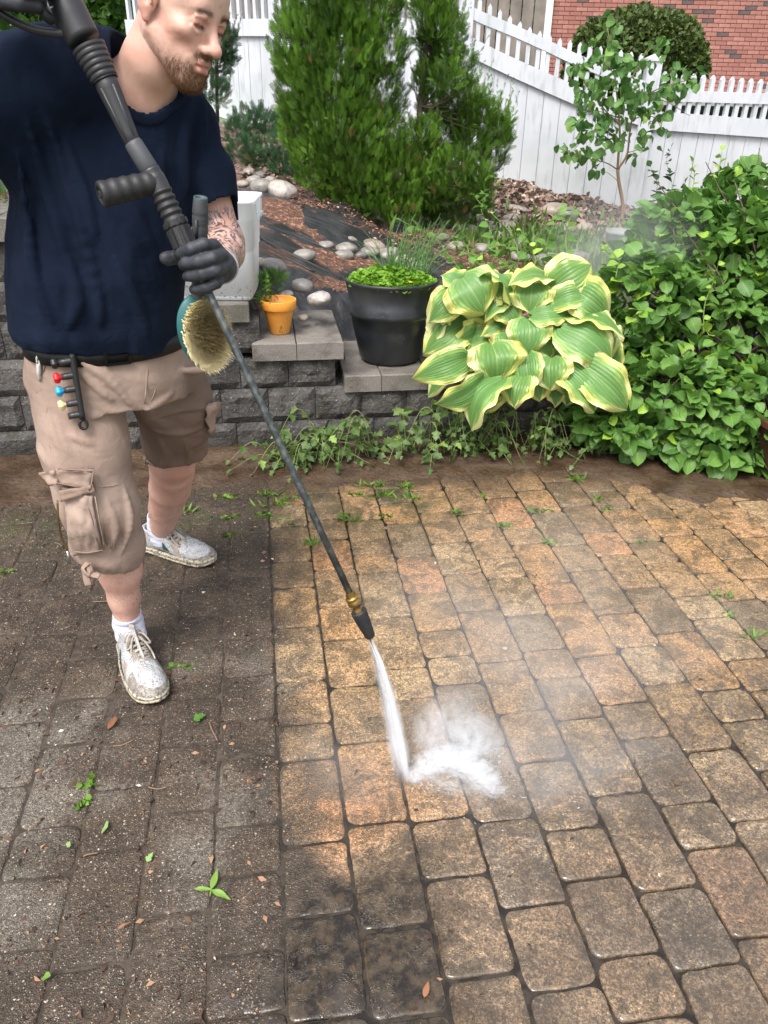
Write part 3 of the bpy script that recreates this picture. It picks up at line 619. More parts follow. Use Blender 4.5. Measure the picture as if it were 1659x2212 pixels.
def panel(name, label, A, B, top_rail, bot_rail, low, tips, pitch_b=.156, pitch_p=.0915, s0=0.0, s1=1.0, group="white vinyl fence sections"):
    """top_rail etc.: functions of s (0..1) giving heights"""
    L = np.linalg.norm(B - A); d = (B - A) / L; nn_ = np.array([-d[1], d[0]]); ang = math.atan2(d[1], d[0]); root = tag(empty(name, (A[0], A[1], float(low(0))), 0), label, "fence", group)
    base = Vector(root.location)
    def W(s, off, z): p = A + d * L * s + nn_ * off; return (p[0], p[1], z)
    def slab(sa, sb, zl, zh, o0, o1, nm, steps=1):
        V, F = [], []; ss_ = np.linspace(sa, sb, steps + 1)
        for s in ss_: V += [W(s, o0, zl(s)), W(s, o1, zl(s)), W(s, o1, zh(s)), W(s, o0, zh(s))]
        for k in range(steps): b = 4*k; F += [(b, b+4, b+7, b+3), (b+1, b+2, b+6, b+5), (b+3, b+7, b+6, b+2), (b, b+1, b+5, b+4)]
        F += [(0, 3, 2, 1), (4*steps, 4*steps+1, 4*steps+2, 4*steps+3)]; o = add_obj(nm, make_mesh(nm, np.array(V), [np.array(F)], False), M_vinyl, root); o.matrix_parent_inverse = Matrix.Translation(-base); return o
    st = max(1, int(L * (s1 - s0) / .15))
    slab(s0, s1, lambda s: bot_rail(s) - .075, lambda s: bot_rail(s) + .075, -.045, .022, "rail", st)
    slab(s0, s1, lambda s: top_rail(s) - .045, lambda s: top_rail(s) + .045, -.045, .022, "rail", st)
    k = s0
    while k < s1 - 1e-4:
        e = min(s1, k + pitch_b / L); slab(k + .0025/L, e - .0025/L, lambda s: low(s) - .06, lambda s: bot_rail(s) - .074, -.014, .010, "board"); k = e
    slab(s0, s1, lambda s: low(s) - .05, lambda s: bot_rail(s) - .08, .002, .006, "backing", st)
    k = s0 + .5 * pitch_p / L
    while k < s1:
        s = k; w = .0185; zt = tips(s); zb = bot_rail(s) + .074; V = []
        for o_ in (-.034, .010):
            for ds, z in ((-w, zb), (w, zb), (w, zt - .028), (0, zt), (-w, zt - .028)): V.append(W(s + ds / L, o_, z))
        F5 = [(0, 1, 2, 3, 4), (9, 8, 7, 6, 5)]; F4 = [(0, 5, 6, 1), (1, 6, 7, 2), (2, 7, 8, 3), (3, 8, 9, 4), (4, 9, 5, 0)]
        o = add_obj("picket", make_mesh("picket", np.array(V), [np.array(F5)[:, ::-1], np.array(F4)[:, ::-1]], False), M_vinyl, root); o.matrix_parent_inverse = Matrix.Translation(-base); k += pitch_p / L
    return root
def post(xy, z0, z1, label, w=.127):
    r = tag(empty("fence_post", (xy[0], xy[1], z0)), label, "fence post", "white vinyl fence posts"); mb = MB(); mb.box((0, 0, (z1 - z0)/2 - .03), (w, w, z1 - z0 - .06)); o = mb.build("post_shaft", M_vinyl, r, False)
    mb = MB(); a = w/2 + .012; V = [(-a,-a,0),(a,-a,0),(a,a,0),(-a,a,0),(-a,-a,.022),(a,-a,.022),(a,a,.022),(-a,a,.022),(0,0,.060)]
    mb.add(np.array(V) + (0, 0, z1 - z0 - .06), [np.array([(0,3,2,1),(0,1,5,4),(1,2,6,5),(2,3,7,6),(3,0,4,7)]), np.array([(4,5,8),(5,6,8),(6,7,8),(7,4,8)])]); mb.build("post_cap", M_vinyl, r, False); return r
# heights on the right-hand run, read off the photograph
def curve(A, B, pts):
    S, Zs = [], []
    for px, py in pts: P, s = zplane(px, py, A, B); S.append(s); Zs.append(P[2])
    o = np.argsort(S); S, Zs = np.array(S)[o], np.array(Zs)[o]
    def f(s):
        s = float(s)
        if s < S[0]: return float(Zs[0] + (Zs[1]-Zs[0])/(S[1]-S[0]) * (s - S[0]))
        if s > S[-1]: return float(Zs[-1] + (Zs[-1]-Zs[-2])/(S[-1]-S[-2]) * (s - S[-1]))
        return float(np.interp(s, S, Zs))
    return f
tA = curve(FR0, FR1, [(1000, 18), (1042, 40), (1098, 62), (1172, 95), (1240, 128), (1310, 156), (1380, 184)])
bA = curve(FR0, FR1, [(1000, 92), (1042, 115), (1098, 142), (1172, 175), (1240, 205), (1310, 230), (1380, 250)])
gA = curve(FR0, FR1, [(1000, 375), (1079, 392), (1170, 410), (1265, 428), (1376, 458)])
pA = curve(FR0, FR1, [(1000, -22), (1049, 2), (1097, 30), (1140, 56), (1200, 80), (1268, 94), (1330, 106), (1400, 118)])
panel("fence_section", "sloping white vinyl fence section stepping down behind the sapling", FR0, FR1, tA, bA, gA, pA, s1=1 - .06/1.72)
g2 = lambda s: .52 - .02*s; b2 = curve(FR1, FR2, [(1450, 263), (1650, 277)]); t2 = curve(FR1, FR2, [(1450, 207), (1650, 213)]); p2 = curve(FR1, FR2, [(1450, 155), (1650, 172)])
panel("fence_section", "level white vinyl fence section at the right with dark gaps between pickets", FR1, FR2, t2, b2, g2, p2, s0=.07/3.28)
post(FR1, .42, float(atd(1429, 116, 8.0)[2]), "capped white fence post between the sloping and the level section")
# left-hand run, taller
LA, LB = FL0, FL1; gl = curve(LA, LB, [(500, 268), (600, 272)]); bl = curve(LA, LB, [(500, 60), (600, 60)]); LLn = np.linalg.norm(LB - LA)
tl_ = lambda s: bl(s) + .52; panel("fence_section", "tall white vinyl fence section behind the man's head, unpainted pickets beyond", LA, LB, tl_, bl, lambda s: gl(s) - .03, lambda s: bl(s) + .50, pitch_p=.105, s0=.25, s1=.995)
post(FL1 + (.02, .0), .80, 2.55, "white corner post hidden behind the evergreens"); P, s_ = zplane(600, 150, LA, LB); post(P[:2], 1.05, 2.75, "tall white fence post at the left edge of the big evergreen")
# a weathered board fence seen through the left pickets
mb = MB(); M_wood = mat("weathered_wood", (.20, .17, .15), .8, var=(6, .3), bump=(40, .3, .003)); M_wood2 = mat("fresh_board", (.42, .25, .16), .8)
wf = tag(empty("board_fence", (-3.0, 12.2, 1.1)), "grey weathered board fence glimpsed between the left white pickets", "fence")
for i in range(34):
    mb = MB(); mb.box((i * .145, i * -.03, .75 + .01 * math.sin(i * 2.1)), (.135, .02, 1.9)); mb.build("board", M_wood2 if i == 19 else M_wood, wf, False)

# ================================================================ NEIGHBOUR'S HOUSE
HD = 19.0
hx0 = float(atd(1186, 100, HD)[0]); zb = 1.62; house = tag(empty("brick_house", (hx0, HD, zb)), "red brick house wall beyond the fence, white corner board", "house")
M_brickm = NB("red_brick"); r_ = M_brickm.objrnd(); c_ = M_brickm.mix(r_, (.30, .120, .100), (.43, .200, .165)); c_ = M_brickm.mix(M_brickm.ramp(r_, .925, .93), c_, (.085, .075, .080)); c_ = M_brickm.mix(M_brickm.ramp(M_brickm.noise(9, 4), .4, .7, 0, .4), c_, (.25, .09, .07)); M_brick = M_brickm.fin(c_, .85, M_brickm.bump(M_brickm.noise(60, 4), .3, .004))
M_brick_a = NB("red_brick_field"); r_ = M_brick_a.attr('rnd'); c_ = M_brick_a.mix(r_, (.30, .120, .100), (.43, .200, .165)); c_ = M_brick_a.mix(M_brick_a.ramp(r_, .925, .93), c_, (.085, .075, .080)); M_brick_a = M_brick_a.fin(c_, .85)
M_mortar = mat("mortar", (.55, .48, .43), .9, var=(5, .15))
bw, bh, mo, W_ = .228, .066, .012, 9.5; rows = 62; mb = MB(); mb.box((W_/2, .06, (rows * (bh + mo))/2), (W_, .10, rows * (bh + mo))); mb.build("wall", M_mortar, house, False)
one = MB(); one.box((0, 0, 0), (bw, .05, bh)); bme = one.mesh("brick", False); bme.materials.append(M_brick); rest = MB(); rb = random.Random(5); cnt = 0; cand = []
for j in range(rows):
    x = -(j % 2) * (bw + mo) / 2
    while x < W_:
        a, b = max(0, x), min(W_, x + bw)
        if b - a > .05: cand.append(((a + b)/2, j * (bh + mo) + bh/2, b - a))
        x += bw + mo
def shows(cx_, cz_):
    v = np.array([hx0 + cx_, HD, zb + cz_]) - [0, 0, CAM_H]; zz = v @ _f; a, b = 829.5 + FOC * (v @ CX) / zz, 1106 - FOC * (v @ CU) / zz
    return 0 < b and a < 1665 and not (1225 < a < 1515 and 25 < b < 140 and (a - 1370)**2/145**2 + (b - 95)**2/75**2 < 1) and b < 178, b
vis_ = sorted([c for c in cand if shows(c[0], c[1])[0]], key=lambda c: shows(c[0], c[1])[1]); ids = set(id(c) for c in vis_[:300])
for c in cand:
    if id(c) in ids: o = add_obj("brick", bme, M_brick, house, (c[0], -.004, c[1])); o.scale = (c[2] / bw, 1, 1)
    else: rest.box((c[0], -.004, c[1]), (c[2], .05, bh), a=rb.random())
o = rest.build("brickwork", M_brick_a, house, False); o['kind'] = 'stuff'
M_trim = mat("white_trim", (.72, .72, .74), .5)
mb = MB(); mb.box((-.10, -.03, 2.3), (.16, .20, 5.2)); mb.build("corner_board", M_trim, house, False); mb = MB(); mb.tube([(-.34, -.10, -.2), (-.34, -.10, 4.8)], .05, 8); mb.build("downspout", M_trim, house)
mb = MB(); mb.box((4.6, -.45, -.22), (9.4, .9, .10)); mb.build("stone_ledge", mat("grey_ledge", (.30, .29, .31), .8, var=(2, .2)), house, False)
mb = MB(); mb.box((4.6, -.20, -.95), (9.4, .3, 1.36)); mb.build("foundation", mat("dark_foundation", (.06, .075, .10), .5, var=(.9, .3)), house, False)
for k in range(3): mb = MB(); mb.box((1.6 + 1.3*k*1.6, -.37, -.75), (1.0, .04, .7)); mb.build("basement_window", mat("dark_glass", (.02, .03, .05), .1), house, False)
porch = tag(empty("porch", (hx0 - 2.2, HD + .5, 1.5)), "pale porch roof edge of the neighbour's house left of the brick", "porch"); mb = MB(); mb.box((.9, 0, 1.25), (2.0, .5, .28)); mb.build("fascia", M_trim, porch, False); mb = MB(); mb.box((1.55, 0, .3), (.14, .14, 1.9)); mb.build("porch_post", M_trim, porch, False); mb = MB(); mb.box((.9, .3, 1.8), (2.2, .8, .7)); mb.build("soffit", mat("pinkish_soffit", (.50, .42, .42), .7), porch, False)
# ================================================================ PLANTS
def leaf_mat(name, a, b, rough=.45, trans=.30, young=None, vein=True, spec=.4, dry=None):
    n = NB(name); r = n.attr('rnd') ; orn = n.objrnd(); rr = n.math('FRACT', n.math('ADD', r, orn))
    c = n.mix(rr, a, b); c = n.mix(n.ramp(n.noise(9, 3, n.geo.outputs['Position']), .4, .6, 0, .35), c, tuple(x * .6 for x in a))
    if young: c = n.mix(n.ramp(rr, .93, .96), c, young)
    if dry: c = n.mix(n.ramp(rr, .975, .985), c, dry)
    uvs = n.sep(n.tc.outputs['UV'])
    nrm_ = None
    if vein:
        v = n.math('ABSOLUTE', n.math('SUBTRACT', uvs[0], .5)); mid = n.ramp(v, .0, .035, 1, 0); c = n.mix(n.math('MULTIPLY', mid, .35), c, tuple(min(1, x * 1.8 + .03) for x in b))
        w = n.math('SINE', n.math('MULTIPLY', n.math('SUBTRACT', uvs[1], n.math('MULTIPLY', v, .8)), 48.0)); nrm_ = n.bump(w, .25, .0015)
    n.fin(c, rough, nrm_, spec); t = n.nt.nodes.new("ShaderNodeBsdfTranslucent"); n.L(c, t.inputs[0]) ; ms = n.nt.nodes.new("ShaderNodeMixShader"); ms.inputs[0].default_value = trans
    n.L(n.b.outputs[0], ms.inputs[1]); n.L(t.outputs[0], ms.inputs[2]); n.L(ms.outputs[0], n.out.inputs['Surface']); return n.m
def leaf_grid(nu, nv, outline, fold=.25, curl=.15, wave=0.0, seed=0):
    """unit leaf: base at origin, tip at y=1, normal +z."""
    V, U = [], []
    for j in range(nv + 1):
        t = j / nv; w = outline(t)
        for i in range(nu + 1):
            s = i / nu * 2 - 1; x = s * w; y = t + (outline.notch(t, s) if hasattr(outline, 'notch') else 0)
            z = fold * abs(x) * 1.0 - curl * t * t + wave * math.sin(t * 9 + s * 2 + seed) * abs(s)**2
            V.append((x, y, z)); U.append((i / nu, t))
    W = nu + 1; F = [(j*W+i, j*W+i+1, (j+1)*W+i+1, (j+1)*W+i) for j in range(nv) for i in range(nu)]
    return np.array(V), np.array(F), np.array(U)
def ovate(t): return float(np.interp(t, [0, .06, .2, .4, .6, .8, .92, 1], [.03, .20, .36, .43, .41, .29, .13, .001]))
def narrow(t): return .10 * math.sin(math.pi * t**.8) + .002
def lobed(t): return (.34 + .11 * math.cos(t * 19)) * math.sin(math.pi * min(1, t**.6))**.8 + .004
LV, LF, LU = leaf_grid(4, 6, ovate, .28, .24, .05)
SV, SF, SU = leaf_grid(2, 3, ovate, .35, .15)
BV, BF, BU = leaf_grid(4, 6, lobed, .25, .25, .03)
NV, NF, NU = leaf_grid(2, 4, narrow, .3, .3)
def mass(name, mats, P, D, roll, size, rnd, T=(SV, SF, SU), parent=None, stuff=True, base=None):
    V, F, A, U = scatter(T[0], T[1], rot_to(D, roll, size), P, rnd, T[2])
    o = add_obj(name, make_mesh(name, V, F, True, dict(rnd=A), U), mats, parent)
    if parent is not None: o.matrix_parent_inverse = Matrix.Translation(-parent.location)
    if stuff: o['kind'] = 'stuff'
    return o
def leaves_as_parts(mats, P, D, roll, size, rnd, T, parent, nbig=300, name="leaf", rest="foliage"):
    """the nearest nbig leaves are objects of their own, the rest one mesh"""
    dist = ((P - [0, 0, CAM_H]) @ _f) / size; vis = np.array([visible(*p, 10) for p in P]); order = np.argsort(np.where(vis, dist, 1e6)); big, small = order[:nbig], order[nbig:]
    me = make_mesh(name, T[0], [T[1]], True, dict(rnd=np.zeros(len(T[0]))), T[2]); me.materials.append(mats); M = rot_to(D, roll, size)
    pl = np.array(parent.location)
    for i in big:
        o = bpy.data.objects.new(name, me); COL.objects.link(o); m4 = np.eye(4); m4[:3, :3] = M[i]; m4[:3, 3] = P[i] - pl; o.parent = parent; o.matrix_basis = Matrix(m4.tolist())
    if len(small): mass(rest, mats, P[small], D[small], roll[small], size[small], rnd[small], T, parent)
rg = np.random.default_rng(12)
M_bark = mat("bark", (.10, .075, .055), .9, bump=(60, .8, .006), var=(12, .4)); M_twig = mat("twig", (.22, .14, .085), .8, bump=(90, .4, .002)); M_stem = mat("green_stem", (.14, .20, .05), .5, var=(20, .3))

# ---- evergreen sprays
def spray_template():
    V, F = [], []
    def tri(a, d, l, w, z=0):
        d = nrm(d); s = np.array([d[1], -d[0], 0]); a = np.array(a, float); b = len(V); V.extend([a - s*w, a + s*w*.9 + (0, 0, w*.5), a + d*l*.6 + s*w*.8 + (0,0,z), a + d*l + (0, 0, z*1.5), a + d*l*.6 - s*w*.8 + (0,0,z)]); F.append((b, b+1, b+2, b+4)); F.append((b+4, b+2, b+3, b+3))
    tri((0, 0, 0), (0, 1, 0), 1.0, .028)
    for k in range(5):
        y = .12 + k * .17; l = .50 * (1 - .55 * y)
        for s in (-1, 1):
            tri((0, y, 0), (s * .75, 1, 0), l, .026, .05 * s); 
            if k < 4: m_ = np.array([s*.75, 1, 0]) / 1.25 * l * .5 + (0, y, .02); tri(m_, (s*.1, 1, 0), l * .55, .020, -.03); tri(m_, (s * 1.3, .5, 0), l * .42, .018, .03)
    F3 = [f[:3] if f[2] != f[3] else f[:3] for f in F]; Q = [f for f in F if f[2] != f[3]]; T = [f[:3] for f in F if f[2] == f[3]]
    return np.array(V), [np.array(Q), np.array(T)], None
SPR = spray_template(); SPR_UV = np.zeros((len(SPR[0]), 2))
def evergreen_mat(name, a, b, brown=.97):
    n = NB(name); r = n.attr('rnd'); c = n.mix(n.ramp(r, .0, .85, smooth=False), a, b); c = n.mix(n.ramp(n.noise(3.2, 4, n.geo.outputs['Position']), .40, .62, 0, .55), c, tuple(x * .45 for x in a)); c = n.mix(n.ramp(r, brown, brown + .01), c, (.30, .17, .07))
    n.fin(c, .55, None, .3); t = n.nt.nodes.new("ShaderNodeBsdfTranslucent"); n.L(c, t.inputs[0]); ms = n.nt.nodes.new("ShaderNodeMixShader"); ms.inputs[0].default_value = .25
    n.L(n.b.outputs[0], ms.inputs[1]); n.L(t.outputs[0], ms.inputs[2]); n.L(ms.outputs[0], n.out.inputs['Surface']); return n.m
def evergreen(name, label, base, clumps, trunk, per, size, mats, up=1.1, shell=.55, group=None, droop=0):
    root = tag(empty(name, tuple(base)), label, "tree" if 'shrub' not in name else "shrub", group); P, D, S, Rn = [], [], [], []
    for c, r in clumps:
        k = int(per * (r / .25)**2) + 8; d = rg.normal(size=(k, 3)); d /= np.linalg.norm(d, axis=1, keepdims=True); rad = r * (shell + (1 - shell) * rg.random(k)**.6); p = np.array(c) + d * rad[:, None] * [1, .85, 1]
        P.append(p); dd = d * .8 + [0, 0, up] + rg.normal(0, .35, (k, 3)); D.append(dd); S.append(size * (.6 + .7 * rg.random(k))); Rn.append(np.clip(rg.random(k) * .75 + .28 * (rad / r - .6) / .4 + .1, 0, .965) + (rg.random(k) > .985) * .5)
    if trunk:                                   # long pale leader shoots standing out of the crown
        for c, r in clumps:
            for _ in range(7):
                d = rg.normal(size=3); d[1] = -abs(d[1]); d = nrm(d + [0, 0, .3]); q0 = np.array(c) + d * r * .85; dr = nrm(d * .45 + [0, 0, 1.2] + rg.normal(0, .12, 3)); L = rg.uniform(.10, .26); k = int(L / .016)
                tt = (np.arange(k) + .5)[:, None] / k; P.append(q0 + dr * L * tt + (1 - tt) * 0); D.append(dr + rg.normal(0, .38, (k, 3))); S.append(size * .62 * (1.1 - .6 * tt[:, 0])); Rn.append(np.full(k, .84) + .1 * rg.random(k))
    P, D, S, Rn = map(np.concatenate, (P, D, S, Rn)); V, F, A, U = scatter(SPR[0], SPR[1], rot_to(D, rg.random(len(P)) * 6.28, S), P, Rn, SPR_UV)
    o = add_obj("crown", make_mesh("crown", V, F, False, dict(rnd=A)), mats, root); o.matrix_parent_inverse = Matrix.Translation(-root.location); o['kind'] = 'stuff'
    if trunk:
        mb = MB(); mb.tube(catmull(trunk[0], 6), np.linspace(trunk[1], trunk[1]*.4, (len(trunk[0])-1)*6+1), 8); o = mb.build("trunk", M_bark, root); o.matrix_parent_inverse = Matrix.Translation(-root.location)
        mb = MB(); tp = np.array(trunk[0])
        for c, r in clumps:
            i = int(np.argmin(np.abs(tp[:, 2] - c[2] + r*.5))); q = tp[i]
            for _ in range(3): e = np.array(c) + rg.normal(0, r*.5, 3); mb.tube(catmull([q, (q+e)/2 - (0, 0, .04), e], 4), np.linspace(.006, .0015, 9), 5)
        o = mb.build("branches", M_bark, root); o.matrix_parent_inverse = Matrix.Translation(-root.location)
    return root
def clm(L, d, dj=.12):
    out = []
    for px, py, r in L: P = atd(px, py, d + rg.uniform(-dj, dj)); out.append((P, r / FOC * ((P - [0, 0, CAM_H]) @ _f)))
    return out
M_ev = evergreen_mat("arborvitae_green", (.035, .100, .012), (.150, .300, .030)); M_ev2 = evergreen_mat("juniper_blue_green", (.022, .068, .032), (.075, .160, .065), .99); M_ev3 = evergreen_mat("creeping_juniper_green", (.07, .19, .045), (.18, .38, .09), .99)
b1 = on_terr(835, 492); d1 = b1[1]
big = clm([(740, -70, 120), (690, 20, 95), (790, 10, 84), (655, 110, 70), (730, 120, 100), (822, 110, 62), (650, 205, 58), (720, 220, 95), (805, 215, 74), (662, 290, 58), (740, 310, 95), (822, 300, 62), (862, 330, 34), (690, 360, 62), (775, 385, 88), (850, 395, 62), (735, 425, 48), (805, 445, 62), (860, 455, 42), (640, 250, 38), (628, 150, 36), (775, 478, 28)], d1)
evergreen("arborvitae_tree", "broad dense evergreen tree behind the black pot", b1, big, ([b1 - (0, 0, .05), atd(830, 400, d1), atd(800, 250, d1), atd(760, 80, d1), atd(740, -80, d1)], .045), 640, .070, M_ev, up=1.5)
b2_ = on_terr(905, 488); d2 = b2_[1]
slim = clm([(925, 10, 34), (940, -30, 40), (905, 30, 24), (960, 30, 24), (950, 60, 28), (985, 90, 22), (930, 110, 22), (1000, 140, 24), (912, 85, 20), (960, 120, 28), (920, 160, 24), (965, 180, 32), (1005, 195, 26), (935, 240, 30), (990, 245, 46), (1045, 250, 32), (1070, 290, 34), (960, 310, 50), (1020, 310, 48), (920, 340, 38), (1060, 350, 34), (980, 380, 58), (1035, 400, 40), (930, 420, 42), (985, 445, 52), (1040, 440, 26), (925, 475, 26), (1085, 270, 20), (925, 190, 34), (945, 150, 34), (915, 290, 34), (975, 60, 24), (1030, 225, 24), (895, 390, 30), (900, 450, 34), (1005, 270, 30), (1090, 310, 16), (935, 70, 26)], d2, .2)
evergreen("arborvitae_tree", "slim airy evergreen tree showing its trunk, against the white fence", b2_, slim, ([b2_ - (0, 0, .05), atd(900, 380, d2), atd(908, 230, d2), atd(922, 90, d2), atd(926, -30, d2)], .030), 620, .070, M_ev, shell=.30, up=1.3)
# small juniper by the man's shoulder
b3 = on_terr(470, 262); evergreen("juniper_shrub", "small dark juniper against the fence at the man's shoulder", b3, clm([(468, 60, 26), (480, 105, 28), (468, 150, 34), (455, 200, 40), (495, 130, 14), (498, 85, 14)], b3[1] - .4), ([b3, atd(468, 150, b3[1] - .4), atd(475, 60, b3[1] - .4)], .02), 330, .09, M_ev2, shell=.3)
def ground_clumps(L, r=.16): 
    out = []
    for px, py, rr in L: P = on_terr(px, py); out.append((P + (0, 0, rr * .3), rr))
    return out
c_ = ground_clumps([(530, 285, .14), (565, 290, .16), (600, 300, .15), (620, 330, .13), (515, 300, .12)]); evergreen("creeping_juniper_shrub", "upper patch of dark creeping juniper left of the big evergreen", c_[0][0], c_, None, 520, .075, M_ev2, up=.5)
c_ = ground_clumps([(525, 350, .14), (560, 352, .14), (592, 365, .13), (620, 380, .12), (640, 395, .09)]); evergreen("creeping_juniper_shrub", "lower patch of dark creeping juniper above the round stones", c_[0][0], c_, None, 520, .075, M_ev2, up=.5)
c_ = ground_clumps([(8, 405, .13), (0, 370, .14), (-12, 330, .15), (16, 425, .05)]); evergreen("creeping_juniper_shrub", "bright green creeping plant on the wall at the left edge", c_[0][0], c_, None, 700, .05, M_ev3, up=.6)
c_ = ground_clumps([(572, 622, .035), (588, 620, .032), (602, 612, .022), (560, 612, .03)]); evergreen("creeping_juniper_shrub", "little green juniper sprig between the white bin and the orange pot", c_[0][0], c_, None, 1100, .055, M_ev3, up=.7)
# trees beyond the fence
def far_tree(name, label, L, d, per, size, mats, T=None, group="greenery beyond the fence", cat="tree"):
    C_ = clm(L, d, .3); P0 = C_[0][0].copy(); P0[2] = .8; root = tag(empty(name, tuple(P0)), label, cat, group); P, D, S = [], [], []
    for c, r in C_:
        k = int(per * (r / .6)**2) + 10; dd = rg.normal(size=(k, 3)); dd /= np.linalg.norm(dd, axis=1, keepdims=True); P.append(c + dd * (r * (.75 + .25 * rg.random(k)))[:, None]); D.append(dd * .6 + rg.normal(0, .6, (k, 3)) + [0, 0, .2]); S.append(size * (.6 + .8 * rg.random(k)))
    P, D, S = map(np.concatenate, (P, D, S)); mass("crown", mats, P, D, rg.random(len(P)) * 6.28, S, rg.random(len(P)), T or (SV, SF, SU), root)
    mb = MB(); mb.tube([P0, C_[0][0]], [.10, .06], 8); o = mb.build("trunk", M_bark, root); o.matrix_parent_inverse = Matrix.Translation(-root.location); return root
M_box = leaf_mat("boxwood_leaves", (.045, .075, .015), (.13, .18, .045), .6, .2, vein=False); M_far = leaf_mat("far_tree_leaves", (.02, .055, .015), (.06, .13, .03), .6, .3, vein=False)
far_tree("boxwood_bush", "large clipped rounded bush in front of the red brick wall", [(1370, 120, 85), (1300, 115, 66), (1440, 110, 72), (1260, 128, 40), (1485, 125, 42), (1370, 95, 72), (1330, 85, 52), (1415, 85, 56), (1400, 150, 60), (1320, 150, 55), (1505, 150, 26), (1245, 160, 30), (1460, 160, 46)], 13.5, 5200, .060, M_box, cat="bush")
far_tree("leafy_tree", "dark leafy tree beyond the sloping fence left of the white porch", [(1080, -10, 70), (1050, 30, 60), (1110, 40, 45), (1020, -40, 80), (1100, 90, 40), (1060, 110, 50)], 12.5, 1500, .11, M_far)
far_tree("leafy_tree", "bright garden tree behind the man's right shoulder, top left", [(190, -10, 90), (120, 20, 90), (260, -30, 90), (60, 60, 120)], 12, 1400, .11, leaf_mat("bright_far_leaves", (.05, .12, .02), (.14, .27, .05), .6, .3, vein=False))
far_tree("leafy_tree", "low green tree seen through the porch gap beside the brick house", [(1150, 70, 40), (1145, 120, 40)], 24, 900, .20, leaf_mat("hazy_far_leaves", (.07, .15, .04), (.16, .28, .09), .6, .3, vein=False))

# ---- hosta
def hosta_out(t):
    return float(np.interp(t, [0, .03, .10, .25, .40, .55, .70, .82, .90, .96, 1], [.16, .35, .45, .50, .51, .48, .40, .29, .18, .075, .001]))
def hosta_leaf(B, T, W, seed, facing=None):
    """heart-shaped ribbed leaf from pixel-free world points B (stalk end) and T (tip)."""
    r = np.random.default_rng(seed); L = np.linalg.norm(T - B); d = (T - B) / L; cam_v = nrm(np.array([0, 0, CAM_H]) - (B + T) / 2); nrm0 = nrm(cam_v * .8 + np.array([0, 0, .95 if B[2] > .62 else .35]) + r.normal(0, .36, 3) if facing is None else facing)
    s = nrm(np.cross(d, nrm0)); nn_ = np.cross(s, d); nu, nv = 18, 18; V, U = [], []; bend = r.uniform(.18, .42) * L; fold = r.uniform(.05, .45); ph = r.uniform(0, 6)
    for j in range(nv + 1):
        t = j / nv; w = hosta_out(t) * W * 1.14
        for i in range(nu + 1):
            q = i / nu * 2 - 1; back = .16 * L * max(0, 1 - t / .22) * (abs(q)**1.2) * math.sin(abs(q) * math.pi * .85) 
            x = q * w; y = t * L - back - (.02*L if t < .01 else 0)
            edge = abs(q)**3; z = bend * math.sin(math.pi * min(1, t * .85 + .1)) + fold * abs(x) * (1 - .5 * t) - .28 * bend * (t**3) * 2 - .10 * W * q * q
            z += .0022 * math.sin(abs(q) * 26) * (1 - edge) + edge * .021 * math.sin(t * 15 + ph + (1 if q > 0 else 4)) * (W / .2) + .003 * math.sin(t*5 + ph)
            V.append(B + s * x + d * y + nn_ * z); U.append((i / nu, t))
    Wd = nu + 1; F = [(j*Wd+i, j*Wd+i+1, (j+1)*Wd+i+1, (j+1)*Wd+i) for j in range(nv) for i in range(nu)]
    return np.array(V), np.array(F), np.array(U)
